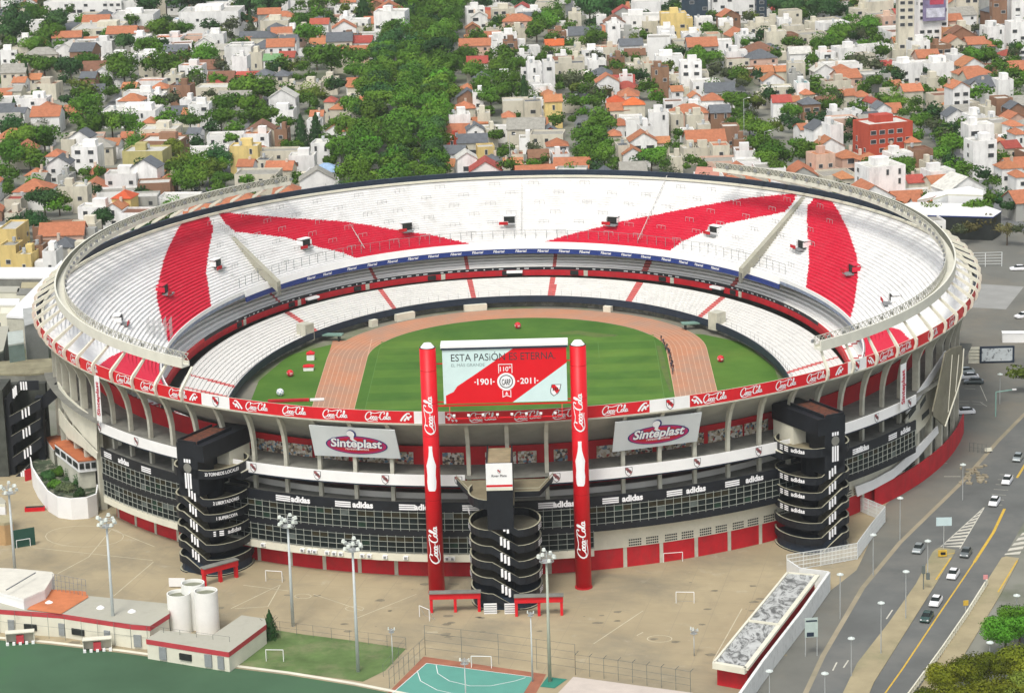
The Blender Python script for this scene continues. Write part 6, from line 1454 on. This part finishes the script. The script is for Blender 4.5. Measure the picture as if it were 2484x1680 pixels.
def house_geo(w,d,h,rt,r):
    """returns wall MB, roof MB in local metres (front faces -y)"""
    wb=MB(); rb=MB(); e=.35; rh=min(w,d)*.24+.4
    x,y=w/2,d/2
    if rt=='f':
        wb.prism([(-x,-y),(x,-y),(x,y),(-x,y)],0,h-.05); 
        # parapet
        p=.22
        for c,dm in (((0,-y+p/2,h+.3),(w,p,.7)),((0,y-p/2,h+.3),(w,p,.7)),((-x+p/2,0,h+.3),(p,d-2*p-.01,.7)),((x-p/2,0,h+.3),(p,d-2*p-.01,.7))): wb.box(c,dm)
        rb.box((0,0,h+.02),(w-2*p-.02,d-2*p-.02,.1))
    elif rt=='g':   # ridge across the view
        wb.box((0,0,h/2),(w,d,h)); 
        for s in (-1,1): wb.face([(s*x,-y,h),(s*x,y,h),(s*x,0,h+rh)][::s])
        t=.18
        for s in (-1,1):
            a=[(-x-e,s*(y+e),h-.2),(x+e,s*(y+e),h-.2),(x+e,0,h+rh+.06),(-x-e,0,h+rh+.06)]; u=[(p[0],p[1],p[2]+t) for p in a]
            rb.face(a[::s]); rb.face(u[::-s]); 
            for i in range(4): j=(i+1)%4; rb.face([a[i],a[j],u[j],u[i]])
    elif rt=='e':   # gable towards the viewer
        wb.box((0,0,h/2),(w,d,h)); rh=w*.27+.3
        for s in (-1,1): wb.face([(-x,s*y,h),(x,s*y,h),(0,s*y,h+rh)][::-s])
        t=.18
        for s in (-1,1):
            a=[(s*(x+e),-y-e,h-.2),(s*(x+e),y+e,h-.2),(0,y+e,h+rh+.06),(0,-y-e,h+rh+.06)]; u=[(p[0],p[1],p[2]+t) for p in a]
            rb.face(a[::-s]); rb.face(u[::s])
            for i in range(4): j=(i+1)%4; rb.face([a[i],a[j],u[j],u[i]])
    else:           # hip
        wb.box((0,0,h/2),(w,d,h)); k=min(x,y)*.95; A=[(-x-e,-y-e,h-.15),(x+e,-y-e,h-.15),(x+e,y+e,h-.15),(-x-e,y+e,h-.15)]
        if w>=d: r0,r1=(-x+k,0,h+rh),(x-k,0,h+rh); rb.face([A[0],A[1],r1,r0]); rb.face([A[2],A[3],r0,r1]); rb.face([A[1],A[2],r1]); rb.face([A[3],A[0],r0])
        else: r0,r1=(0,-y+k,h+rh),(0,y-k,h+rh); rb.face([A[1],A[2],r1,r0]); rb.face([A[3],A[0],r0,r1]); rb.face([A[0],A[1],r0]); rb.face([A[2],A[3],r1])
        rb.face([(p[0],p[1],p[2]-.1) for p in A[::-1]]); 
        for i in range(4): j=(i+1)%4; rb.face([(*A[i][:2],A[i][2]-.1),(*A[j][:2],A[j][2]-.1),A[j],A[i]])
    return wb,rb
BOXES=[]; h_of={}
def house(P,w,d,h,rt,wc,rc,rz=0,full=True):
    T=empty('house' if h<9.5 else 'block_building',P,rz); T['category']='house' if h<9.5 else 'building'; h_of[T.name]=h
    if full and h<13 and w>9 and rnd.random()<.3: pass
    wb,rb=house_geo(w,d,h,rt,rnd); wa=wb.build('wall',WM[wc],T,world=False); rf=rb.build('roof',RM[rc],T,world=False)
    st=max(1,int(h/3)); x,y=w/2,d/2; cnt=0
    if full:
        def addwin(mi,lx,ly,z,a):
            o=bpy.data.objects.new('window',WMESH[mi]); COL.objects.link(o); o.parent=T; o.location=(lx,ly,z); o.rotation_euler=(0,0,a)
        fl=range(max(0,st-2),st) if h<13 else range(st)
        for k in fl:
            z=k*3+1.75 if k*3+2.9<h else h-1.3
            n=max(1,int(w/3.3)); mi=rnd.choice((0,0,1,2,3)) if w>6 else rnd.choice((0,2))
            if h>=13: mi=1; n=int(w/3)
            for i in range(n):
                if rnd.random()<.42 or cnt>44: continue
                addwin(mi,-x+w*(i+.5)/n,-y-.03,z,0); cnt+=1
            n2=max(1,int(d/4.5))
            for i in range(n2):
                if rnd.random()<.55 or cnt>60: continue
                sd=1 if P.x<10 else -1
                addwin(rnd.choice((0,2)),sd*(x+.03),-y+d*(i+.5)/n2,z,math.pi/2*sd); cnt+=1
        if rt=='f':
            if rnd.random()<.75:
                b=MB(); ww=w*rnd.uniform(.25,.5); dd=d*rnd.uniform(.25,.5); b.box((rnd.uniform(-.2,.2)*w,rnd.uniform(0,.22)*d,h+1.25),(ww,dd,2.5)); b.build('roof_room',WM[wc],T,world=False)
            if rnd.random()<.6:
                b=MB(); cx,cy=rnd.uniform(-.35,.35)*w,rnd.uniform(-.3,.35)*d; b.cyl((cx,cy),.55,h+.7,h+1.9,10); b.cyl((cx,cy),.15,h+.05,h+.7,6); b.build('water_tank',M_tank,T,world=False)
        else:
            if rnd.random()<.55:
                b=MB(); b.box((rnd.uniform(-.35,.35)*w,rnd.uniform(-.1,.3)*d,h+min(w,d)*.2+.6),(.8,.8,2.0)); b.build('chimney',M_chim,T,world=False)
        if rnd.random()<.35 and h<13:   # lean-to or yard room at the side
            b=MB(); s=rnd.choice((-1,1)); ww=rnd.uniform(2.5,4.5); hh=rnd.uniform(2.8,3.6); b.box((s*(x+ww/2+.01),rnd.uniform(-.2,.2)*d,hh/2),(ww,d*.6,hh)); b.build('side_room',WM[wc],T,world=False)
    THINGS.append((T,'%s %s-storey house with a %s%s roof'%(WC[wc][1],('one','two','three','four')[min(3,max(0,int(round(h/3))-1))],RC[rc][1],{'f':' flat','g':' pitched','e':' gabled','h':' hipped'}[rt]) if h<13 else '%s %d-storey building'%(WC[wc][1],st),P,'h'))
    BOXES.append((P.x,P.y,max(w,d)*.5)); return T
HOUSES={'A':"""580 20 560 9 f W w 26;1420 90 420 11 f W w 22;650 205 330 6 f C w 25;900 110 300 8 f W w 20;450 335 130 8 e W w 14;560 350 160 8 g B s 14;700 290 130 7 f W w;950 255 130 7 f W w;1140 265 200 6 f W o;945 215 140 6 h C b;1390 300 140 7 e W w;1450 240 150 8 f W w;1620 330 190 9 f W w;1790 255 170 8 h C s;1870 150 200 8 f C w;1960 280 120 7 g W s;1960 205 120 7 f W w;2170 165 130 6 g W r;2160 300 110 5 g W o;2280 295 90 5 g W o;1630 395 110 10 f W w;1850 410 120 6 g W n;1950 390 110 6 g C r;1740 365 90 7 f C w;1190 350 170 6 g B s;1040 385 170 6 f W w;800 395 230 6 f W w;990 435 100 7 e C o;700 500 140 6 e W w;600 530 110 6 g B s;1300 455 170 7 f W o;1180 520 120 6 f C w;130 475 110 6 g C o;130 560 90 7 g W o;230 540 100 6 g C o;310 580 170 6 f C b;1020 560 190 6 f W o;1230 590 150 9 f B s;1080 600 120 6 h C o;940 640 200 6 f W w;1060 650 120 7 f W w;890 685 170 6 h W o;1450 605 250 5 f C w;1790 510 120 7 h C s;1910 515 110 6 h C s;1650 525 90 6 g W r;2120 575 140 5 f C w;2240 545 110 6 f C w;225 680 200 9 f W w;310 735 130 7 h C o;130 770 90 6 g W s;880 765 390 6 f W w;1350 720 150 9 f W w;1290 775 100 5 g C o;1380 775 80 5 e W s;1920 665 190 8 e W w;1900 760 200 5 f W s;2240 690 60 8 h C r;2290 740 90 6 h C o;2150 790 90 5 g W o;1010 835 100 5 h C o;860 935 80 6 g C o;550 935 150 8 e W s;580 1010 190 9 f W w;760 985 110 5 g W o;1080 890 260 6 f C w;1100 970 290 6 f B w;1320 910 90 6 g W s;1740 920 180 6 f W o;1910 890 90 7 f B s;1660 1005 200 9 f Y w;2280 885 110 7 e W o;2220 985 210 9 f W w;980 1040 290 8 f T w;400 1115 160 7 e W s;370 1060 120 7 h W o;990 1140 190 9 e W s;640 1180 140 5 h C o;820 1195 220 7 f W w;1670 1130 110 7 g W o;1900 1155 190 5 g C o;1790 1100 90 6 f C s;2050 1070 180 7 f W w;2210 1165 190 7 h W l;230 1190 120 5 h C o;440 1205 80 6 f G w;960 1205 90 5 g C o;1050 1175 120 5 h C o;60 15 110 8 f W w;180 270 120 7 f W w;2080 210 100 6 f C w;1250 140 150 7 f W l;2300 190 90 7 f W w;1500 340 110 5 g C k;880 600 100 5 g C o;100 620 100 5 g C k;1270 690 90 7 f W w;470 960 100 7 f C k;1130 1230 110 5 h B o;150 330 130 7 f C w;60 350 120 6 f W w;1990 590 110 5 f C k;2130 830 90 6 f W w;2040 200 80 6 f C w""",
'a':"""835 225 140 8 h Y Y;780 300 120 6 e W o;640 300 220 6 f W w;540 160 110 8 f C w;60 450 130 8 f Y w 14;560 420 200 6 f C w;620 500 220 5 f G w;250 560 110 6 f B k;430 555 170 5 h G s;170 620 110 5 f Y w;90 245 120 5 f C r;340 600 90 6 f W k;450 160 130 5 f C k;260 100 100 5 g G k;90 340 110 5 f C b;540 590 150 4 f C k;60 560 120 6 f Y k""",
'B':"""330 90 220 14 f W w;90 200 120 7 f C k;60 250 130 8 f B s;320 185 170 7 f W w;900 60 130 9 f W w;1090 70 160 9 f C w;930 115 110 6 e W w;885 195 100 6 e B o;870 270 80 5 g C o;1170 135 110 6 g C o;1290 80 130 7 f W w;1100 240 170 6 f W w;1140 290 100 6 f B s;1460 165 120 6 f W w;1460 225 120 7 f B w;1580 100 90 11 f C w;1650 240 230 7 g C s;1840 170 90 12 f W w;2040 120 280 10 f W w;2250 100 180 13 f Y w;2090 155 110 8 f C w;1930 220 180 8 f G w;2200 200 120 8 f W w;1270 330 140 5 f W w;1440 310 130 5 g C O;1960 310 160 7 g W s;2180 265 190 6 f W w;1300 440 100 10 f W w;1400 430 80 13 f W w;1540 440 210 8 f C s;1730 420 120 7 f W w;1860 400 110 7 f B s;1990 375 140 5 g C b;2220 390 190 7 f W w;2000 450 140 6 f C w;2160 470 120 12 f B s;2080 440 70 8 f C o;950 545 130 8 e C s;1100 530 190 7 f W w;850 610 120 6 h W o;850 660 150 7 e B s;920 640 60 9 f W w;830 735 140 5 h C o;790 790 150 8 f W w;960 780 90 8 f C w;1290 700 120 8 f C s;1430 690 120 10 g Y o;1360 600 130 7 f W w;1310 570 90 5 f W w;1130 795 90 7 h C o;1400 650 110 5 h W o;1800 560 160 8 e W o;1930 530 90 8 f W r;1930 600 170 5 h C r;1980 710 150 6 h C O;1860 690 120 6 h C O;1870 750 150 4 g C o;2250 700 130 6 f W b;2150 775 140 9 f W w;2270 790 90 7 f C w;1330 850 130 5 g C o;1410 905 130 5 e R s;1890 850 130 5 h W o;1990 830 140 6 f W w;900 885 120 6 e W s;1010 890 80 6 f C w;750 950 60 6 f R w;880 970 210 5 g C s;970 1010 120 6 f Y w;750 1045 180 5 g W s;840 1080 140 8 e W w;1020 1090 80 5 h W s;1460 990 150 6 h W o;1480 1060 120 5 f W o;1330 1070 140 5 g B b;1190 1060 70 6 f C o;1160 1125 130 4 g C o;710 1130 120 4 g C o;2040 960 190 7 e W o;1970 1050 140 5 e W o;1905 1000 50 7 f C s;2180 970 90 5 g C o;2270 1080 80 6 f C w;110 590 140 5 h C o;60 690 90 7 f C w;130 690 60 6 g C o;60 770 120 6 f C s;50 890 90 7 g W o;30 120 90 8 f W w;1240 380 120 5 f W k;1570 340 170 6 f C k;1700 350 150 6 f W w;1810 330 120 5 f C o;1590 400 110 6 f C w;1200 200 90 6 f C k;1760 120 70 8 f W w;1010 290 90 6 f W k;1020 210 90 5 f C k;1490 390 80 7 f W w;930 840 100 5 g C o;1850 920 90 5 h C o;2060 870 90 7 f W k;1250 950 100 5 f W k;1230 850 90 4 g G k;2240 560 90 6 f C w;2270 620 80 6 g W o""",
'C':"""60 430 150 12 f W w;350 -30 300 13 f W w;90 -30 180 14 f D k;540 -30 70 14 f D k;150 130 120 7 f W w;300 145 100 8 f W w;30 135 90 8 f Y w;1230 70 150 9 f C w;1330 20 190 12 f C w;1525 -50 110 30 f C k;1700 -90 210 27 f W w;1400 120 120 10 f P w;2160 -60 100 20 f B k;2280 -60 90 19 f W k;1940 -40 150 17 f C k;1900 190 110 9.6 f C w;1800 195 80 9 f O w;2120 190 140 9.6 f W w;2280 160 120 14 f W w;1610 290 140 10 f W w;1760 315 120 7 f B w;640 225 140 9 f C w;530 165 150 7 f C w;760 185 140 7 f C w;1030 165 200 8 f W w;870 245 110 5 f C r;60 235 120 7 f W w;60 285 100 6 e C s;240 295 210 6 f W w;430 245 130 7 f W w;600 335 130 5 h C s;370 360 150 8 f W w;380 410 170 6 f C b;800 365 150 5 g W w;980 365 110 6 f W o;1140 335 200 7 f W w;1330 325 200 7 f W w;1620 360 120 7 f C w;1540 440 170 8 f W w;1860 385 90 8 f W w;1730 440 220 7 f W w;1390 445 80 5 g W r;1960 450 180 6 e W o;2220 375 110 5 h C r;560 490 120 5 g C o;620 550 150 6 e W o;680 485 90 5 g C o;780 440 120 9 f C w;770 515 90 7 f G w;960 485 150 6 e W w;1090 475 100 6 h C o;1050 560 190 8 f C b;820 575 90 8 f W t;650 605 210 6 f C w;1560 620 140 8 g C o;1880 600 130 13 e W o;2060 590 120 8 g W s;2190 555 110 10 f W w;2180 680 120 8 f B w;2270 740 120 6 e B s;1120 650 110 5 g C o;1230 655 100 5 h W o;850 640 80 5 h C o;680 695 130 8 g W r;870 705 130 7 h B s;980 705 140 5 g B b;90 665 80 6 e W o;210 680 150 6 h W o;100 735 150 6 f W w;260 765 140 6 g B s;90 795 120 7 f C w;330 870 120 7 f B w;230 935 100 6 h C o;1360 740 110 7 e W s;1170 765 80 6 f W w;1380 850 340 13 f R w;940 880 160 8 e W s;1030 860 100 10 f W w;830 880 90 5 g W o;1000 1000 200 5 e W o;1560 965 110 7 h C o;1450 1030 120 5 h W o;1480 1055 170 7 f W w;1630 1030 130 8 f B b;1860 790 150 6 e W s;1990 795 110 7 f W w;2020 860 190 10 f W w;2040 970 180 12 f W w;2230 1005 120 7 g C r;2180 975 70 6 h C o;2260 855 80 7 h W o;2290 910 60 7 h W o;2230 1140 150 8 h W o;2300 1200 60 7 h W o;950 1060 150 8 f P o;1130 1070 140 6 h P o;1280 1090 150 6 h P o;1360 1145 280 12 f W w;1110 1210 100 7 h C o;160 1015 140 5 f C w;260 1000 120 7 f C o;430 1035 140 6 f W b;60 1020 120 5 f C w;1750 1175 190 7 f W w;1580 1240 120 5 g C r;1740 1250 150 5 g C o;1900 1290 300 6 e W w;480 190 90 6 f C k;620 140 110 6 f C k;900 160 100 7 f C w;700 140 90 7 f W w;210 240 100 6 f C o;310 200 90 6 f C k;480 340 80 5 f C k;1250 380 110 5 f C k;1460 350 90 6 f C w;1000 430 90 6 f C k;1300 700 70 6 e W r;560 650 90 5 f C w;760 690 80 5 g C o;1050 770 90 5 f W k;1290 800 90 5 g W s;150 860 90 6 f C w;40 900 90 5 f W w;160 940 110 5 g C k;400 960 100 5 f B k;2080 740 80 6 f C w;2120 820 90 6 f W w;2100 1060 80 5 g B o;1690 1120 90 5 f C k;1960 710 90 6 f C w;1780 640 80 5 g C o;1830 720 80 4 h Y o;1700 540 110 5 f C k;1450 580 70 5 g W o"""}
def place_houses():
    n=0
    for tl,s in HOUSES.items():
        ox,oy=TILES[tl]
        for e in s.replace('\n','').split(';'):
            f=e.split(); px,py=ox+float(f[0])/2.8,oy+float(f[1])/2.8; wpx=float(f[2])/2.8; h=float(f[3]); rt,wc,rc=f[4:7]
            if rc=='Y': rc='O'
            P=G(px,py,GZ+h); sc=scale_at(P); w=max(4,wpx/sc*.97); d=float(f[7]) if len(f)>7 else max(7.5,min(13,w*.8)+rnd.uniform(-1,1)); P.z=GZ; P.y+=d/2
            rz=(-.10 if px<1100 else .06)+rnd.uniform(-.07,.07)
            if px>1950 and h<16: rz=.26+rnd.uniform(-.1,.1)
            if math.hypot(P.x/ (104+d),(P.y+44)/(121+d))<1: continue
            house(P,w,d,h,rt,wc,rc,rz,True); n+=1
    return n
nh=place_houses(); print('houses placed',nh)
# advert on the tall gable wall at the upper right
for T,lb,P,k in THINGS:
    if k=='h' and h_of.get(T.name,0)>24 and 1654+1650/2.8<PX((P.x,P.y-6,40))[0]<1654+1760/2.8:
        b=MB(); b.box((0,-6.75,19),(10,.3,13),0,0); b.box((.5,-6.95,16),(8,.1,4),0,1); b.box((1,-6.95,21),(6,.1,3),0,2)
        b.build('wall_advert',[mat('advert_purple',(.20,.17,.28),.6,.3,.3),mat('advert_pale',(.55,.55,.62),.6,.3,.6),mat('advert_red',(.45,.06,.1),.6,.2,.5)],T,world=False)
# infill between the listed houses: low roofs too small to single out, one mass
def near(x,y,L,r):
    for a in L:
        if abs(a[0]-x)<r+a[2] and abs(a[1]-y)<r+a[2]: return True
    return False
TP=[(P.x,P.y,w*.28) for P,w,h,c,k in allT]
grid_={}
for a in BOXES+TP:
    for i in range(int((a[0]-a[2]-9)//20),int((a[0]+a[2]+9)//20)+1):
        for j in range(int((a[1]-a[2]-9)//20),int((a[1]+a[2]+9)//20)+1): grid_.setdefault((i,j),[]).append(a)
fb={}; nfar=0; infl=[]
y=118
while y<1150:
    x=-420
    while x<400:
        w=rnd.uniform(8,14); d=rnd.uniform(8,12); xx=x+w/2; yy=y+rnd.uniform(-2,2)
        px,py=PX((xx,yy,4)); x+=w+rnd.uniform(.3,1.2)
        if (xx+540)%62<7: continue
        if px<-40 or px>2530 or py<-30: continue
        if abs(xx+42)<19 and yy<760: continue
        if near(xx,yy,grid_.get((int(xx//20),int(yy//20)),[]),min(w,d)*.36): continue
        if math.hypot(xx/122,(yy+44)/140)<1 or (xx>100 and yy<105) or (xx<-108 and yy<112): continue
        
        if rnd.random()<.44: allT.append((Vector((xx,yy,GZ)),rnd.uniform(7,11),rnd.uniform(6,9.5),rnd.choice('ggggdbyp'),None)); continue
        infl.append((xx,yy,w,d))
    y+=13.5 if (int((y-118)/13.5)%5) else 20
budget=300-nh
infl.sort(key=lambda a:a[1])
for i,(xx,yy,w,d) in enumerate(infl):
    h=rnd.choice((3.2,3.6,4.2,5.5,6.2,6.5)); rt=rnd.choice('ffffggeh'); wc=rnd.choice('WWWWWWCCCCCBGP'); rc={'f':rnd.choice('wwwkkbwk')}.get(rt,rnd.choice('ooorsbok'))
    P=Vector((xx,yy,GZ)); rz=rnd.uniform(-.1,.1)+(.2 if xx>90 else 0)
    if i<budget: house(P,w,d,h,rt,wc,rc,rz,True); continue
    if yy>450 and rnd.random()<.3: h+=3; 
    wb,rb=house_geo(w,d,h,rt,rnd); cs,sn=math.cos(rz),math.sin(rz)
    for mb,key in ((wb,('W',wc)),(rb,('R',rc))):
        t=fb.setdefault('x',MB()); o=len(t.v); t.v+=[(xx+a*cs-b_*sn,yy+a*sn+b_*cs,GZ+c) for a,b_,c in mb.v]; t.f+=[tuple(o+q for q in f) for f in mb.f]; t.m+=[('%s%s'%key)]*len(mb.f)
    # dark window strips on the fronts
    t=fb['x']
    for k in range(max(1,int(w/3.4))):
        if rnd.random()<.35: continue
        lx=-w/2+w*(k+.5)/max(1,int(w/3.4)); lz=h-1.5
        q=[(lx-.6,-d/2-.04,lz-.6),(lx+.6,-d/2-.04,lz-.6),(lx+.6,-d/2-.04,lz+.6),(lx-.6,-d/2-.04,lz+.6)]; o=len(t.v); t.v+=[(xx+a*cs-b_*sn,yy+a*sn+b_*cs,GZ+c) for a,b_,c in q]; t.f.append((o,o+1,o+2,o+3)); t.m.append('win')
    nfar+=1
if fb:
    t=fb['x']; keys=sorted(set(t.m)); mats=[M_win if k=='win' else (WM[k[1]] if k[0]=='W' else RM[k[1]]) for k in keys]; ix={k:i for i,k in enumerate(keys)}; t.m=[ix[k] for k in t.m]
    o=t.build('distant_houses',mats); tag(o,'mass of small distant houses filling in between the larger ones of the quarter','houses',None,'stuff')
print('infill',len(infl),'stuff',nfar)
# ---------------- plant the trees: the largest 290 singly, the rest as one mass ----------------
extra=[]
for i in range(800):   # small street and yard trees further back
    yy=rnd.uniform(200,1100); xx=rnd.uniform(-380,360); px,py=PX((xx,yy,4))
    if px<-20 or px>2500 or py<-20: continue
    if rnd.random()<.6: xx=round((xx+540)/62)*62-540+rnd.uniform(-3,3)+3
    if near(xx,yy,[a for a in grid_.get((int(xx//20),int(yy//20)),[]) if a in BOXES],1.5): continue
    if math.hypot(xx/122,(yy+44)/140)<1 or (xx>100 and yy<105) : continue
    extra.append((Vector((xx,yy,GZ)),rnd.uniform(6,11),rnd.uniform(6,10),rnd.choice('ggggdbyp'),None))
allT+=extra
allT=[t for t in allT if math.hypot(t[0].x/112,(t[0].y+44)/129)>1]
allT.sort(key=lambda t:-t[1]*scale_at(t[0]))
for P,w,h,c,k in allT[:292]: tree(P,w,h,c,k)
t=MB(); mk=[]
for P,w,h,c,k in allT[292:]:
    kind=k or 'small'; kk_=kind if kind in('cone','column') else 'small'; src=CM[kk_][rnd.randrange(len(CM[kk_]))]; o=len(t.v); a=rnd.uniform(0,TAU); cs,sn=math.cos(a),math.sin(a)
    sx=w*.62 if kind not in('cone','column') else w/2; sz=max(h*.5,w*.55) if kind not in('cone','column') else h*.96; z0=h*.6 if kind not in('cone','column') else h*.04; g2=1.35 if kind=='thin' else 1
    V=[v.co for v in src.vertices]
    t.v+=[(P.x+(v.x*cs-v.y*sn)*sx,P.y+(v.x*sn+v.y*cs)*sx,GZ+z0+v.z*sz) for v in V]
    t.f+=[tuple(o+q for q in p.vertices) for p in src.polygons]; t.m+=['gdbypor'.index(c)]*len(src.polygons)
o=t.build('distant_foliage',[LM[k] for k in 'gdbypor']); tag(o,'mass of smaller yard and street trees scattered through the quarter','trees',None,'stuff')
print('trees',len(allT))
# near trees at the lower right and the shrub on the lawn
def ptree(px,py,w,h,col,kind,label):
    kind='near'; w*=1.25
    P=G(px,py,GZ+h*.6); P.z=GZ; T=tree(P,w,h,col,kind); THINGS.pop(); T['label']=label; T['group']='trees beside the avenue'; return T
ptree(2440,1530,8.0,7.5,'b','round','bright green round tree at the right edge above the bronze ones')
ptree(2475,1500,6.5,7,'b','round','bright green tree cut by the right edge, behind its twin')
for px,py,w,c,lb in ((2300,1640,7,'o','leftmost bronze-green crown at the bottom right corner'),(2370,1625,8,'o','bronze-green crown in the middle of the bottom right clump'),(2450,1610,8,'o','bronze-green crown at the right edge of the bottom clump'),(2330,1700,8,'o','bronze-green crown cut by the bottom edge, left one'),(2420,1690,9,'o','bronze-green crown cut by the bottom edge, right one'),(2260,1705,6,'o','small bronze-green crown lowest and farthest left of the clump'),(2480,1680,8,'y','yellow-green crown in the very corner of the picture')): ptree(px,py,w,7.5,c,'wide',lb)
P=G(656,1548); T=tree(P,3.4,5.2,'d','cone'); THINGS.pop(); T['label']='dark conical shrub at the corner of the small lawn'; T['group']='trees on the club ground'
for px,py in ((790,1615),(905,1585),(850,1600)):
    pass
for i,(px,py,w,c) in enumerate(((120,1150,5,'d'),(145,1143,6,'g'),(170,1150,5,'d'),(190,1170,4.5,'d'),(160,1180,5.5,'p'),(195,1195,4,'d'),(135,1172,4.5,'g'))):
    P=G(px,py,GZ+4); P.z=GZ; T=tree(P,w*.8,5.6,c,'round'); THINGS.pop(); T['label']='%s shrub clump counted from the left in the white-walled terrace garden'%['second','third','fifth','seventh','fourth','eighth','first' ,'ninth'][i]; T['group']='shrubs of the terrace garden'
# ---------------- streets ----------------
M_st=mat('street_asphalt',(.15,.155,.155),.9,.15,.1)
b=MB()
for k in range(14):
    x=-540+k*62+3.5
    b.face([(x-3.2,100,GZ+.02),(x+3.2,100,GZ+.02),(x+3.2,1300,GZ+.02),(x-3.2,1300,GZ+.02)])
b.face([(-47,100,GZ+.022),(-33,100,GZ+.022),(-33,1300,GZ+.022),(-47,1300,GZ+.022)])
o=b.build('street',M_st); o['kind']='structure'
sheet('park_strip',[(2200,560),(2320,420),(2700,500),(2700,660),(2330,650)],GZ+.015,add_layer(mat('park_grey',(.16,.17,.13),.95,.2,.05),(.10,.13,.06),.05,.45,.6))
# white canopy station and angular roofs behind the right rim
px_building('platform_canopy','long white flat canopy roof with a blue edge behind the right rim','canopy',[(2180,520),(2409,526),(2430,512),(2380,495),(2210,490),(2160,505)],6,M_dark,add_layer(mat('canopy_white',(.72,.72,.68),.7,.05,.3),(.45,.45,.42),.3,.6,.8,amt=.5),M_blue2,.35)
px_building('angular_house','white angular building with jutting flat roof planes behind the canopy','building',[(2262,482),(2300,470),(2385,473),(2385,462),(2350,452),(2290,462)],8,M_white,M_white,M_cream,.5)
px_building('angular_house','low building with a split white roof left of the angular one','building',[(2225,485),(2262,478),(2300,462),(2250,468)],6,M_white,M_white,M_cream,.4)
px_building('brick_block','brick-red block hidden behind the far rim beside the walkway end','building',[(1684,424),(1745,426),(1745,406),(1690,404)],7,mat('brick_salmon',(.50,.22,.16),.85,.15,.5),MATS['brick_salmon'],None,.4)
# tall street lights standing in the quarter
for px,py,ty,lb in ((1238,410,328,'tall thin lamp post rising just beyond the far rim'),(1805,350,240,'curved street light among the trees right of the centre'),(1855,400,320,'thin lamp post before the red-brick block')):
    P=G(px,py); z=zfor(P,ty)-GZ; T=empty('street_lamp',P,0,lb,'street lamp'); b=MB(); b.bar((0,0,0),(0,0,z),.12); b.bar((0,0,z),(1.6,0,z+.4),.08); b.build('lamp_post',M_steel,T,world=False); b=MB(); b.box((1.8,0,z+.4),(.9,.4,.2)); b.build('lamp_head',M_white,T,world=False)
# parked cars glimpsed in the streets
for px,py,m,lb in ((1397,232,Cw,'white car parked in the shaded street right of the centre'),(1405,308,Cd,'dark car at the crossing of the street right of the centre'),(605,340,Cd,'dark car in the street between the tree clumps on the left'),(434,472,Cw,'white van in the street just behind the left rim'),(478,462,Cd,'dark car behind the white van by the left rim')):
    car(px,py,1.5 if px<2000 else 0,m,lb,4.4)
# ---------------- labels that single each house and tree out ----------------
def ordw(i):
    w=['first','second','third','fourth','fifth','sixth','seventh','eighth','ninth','tenth','eleventh','twelfth']
    return w[i] if i<12 else '%dth'%(i+1)
zones={}
for T,lb,P,k in THINGS:
    x,y=PX((P.x,P.y,3))
    side='left of the tree avenue' if P.x<-62 else ('in the tree avenue' if P.x<-20 and k=='t' else ('just right of the avenue' if P.x<60 else 'at the right'))
    dist='near the rim' if P.y<270 else ('in the middle distance' if P.y<470 else 'far back')
    zones.setdefault((lb,side,dist),[]).append((x,y,T,k))
for (lb,side,dist),L in zones.items():
    L.sort(key=lambda a:a[0])
    for i,(x,y,T,k) in enumerate(L):
        s='%s %s %s'%(lb,side,dist)
        if len(L)>1: s+=', %s from the left'%ordw(i)
        w=s.split()
        if len(w)>16: s=s.replace(' with a',',').replace('in the middle distance','midway').replace('just right of the avenue','right of avenue').replace('left of the tree avenue','left of avenue').replace(' from the left',' from left')
        T['label']=s
        if k=='h': T['group']='houses of the quarter behind the stadium'

# ---------------- air ----------------
hb_=MB(); hb_.box((0,1000,80),(9100,7100,164)); hz_=hb_.build('haze',[bpy.data.materials.new('haze_air')]); hz_['kind']='stuff'; hz_['label']='thin pale haze over the quarter'; hz_['category']='haze'
hm=hz_.data.materials[0]; hm.use_nodes=True; ht=hm.node_tree; ht.nodes.clear(); ho=ht.nodes.new('ShaderNodeOutputMaterial'); hv=ht.nodes.new('ShaderNodeVolumePrincipled')
hv.inputs['Color'].default_value=(.88,.92,.90,1); hv.inputs['Density'].default_value=0.000045; ht.links.new(hv.outputs[0],ho.inputs['Volume'])
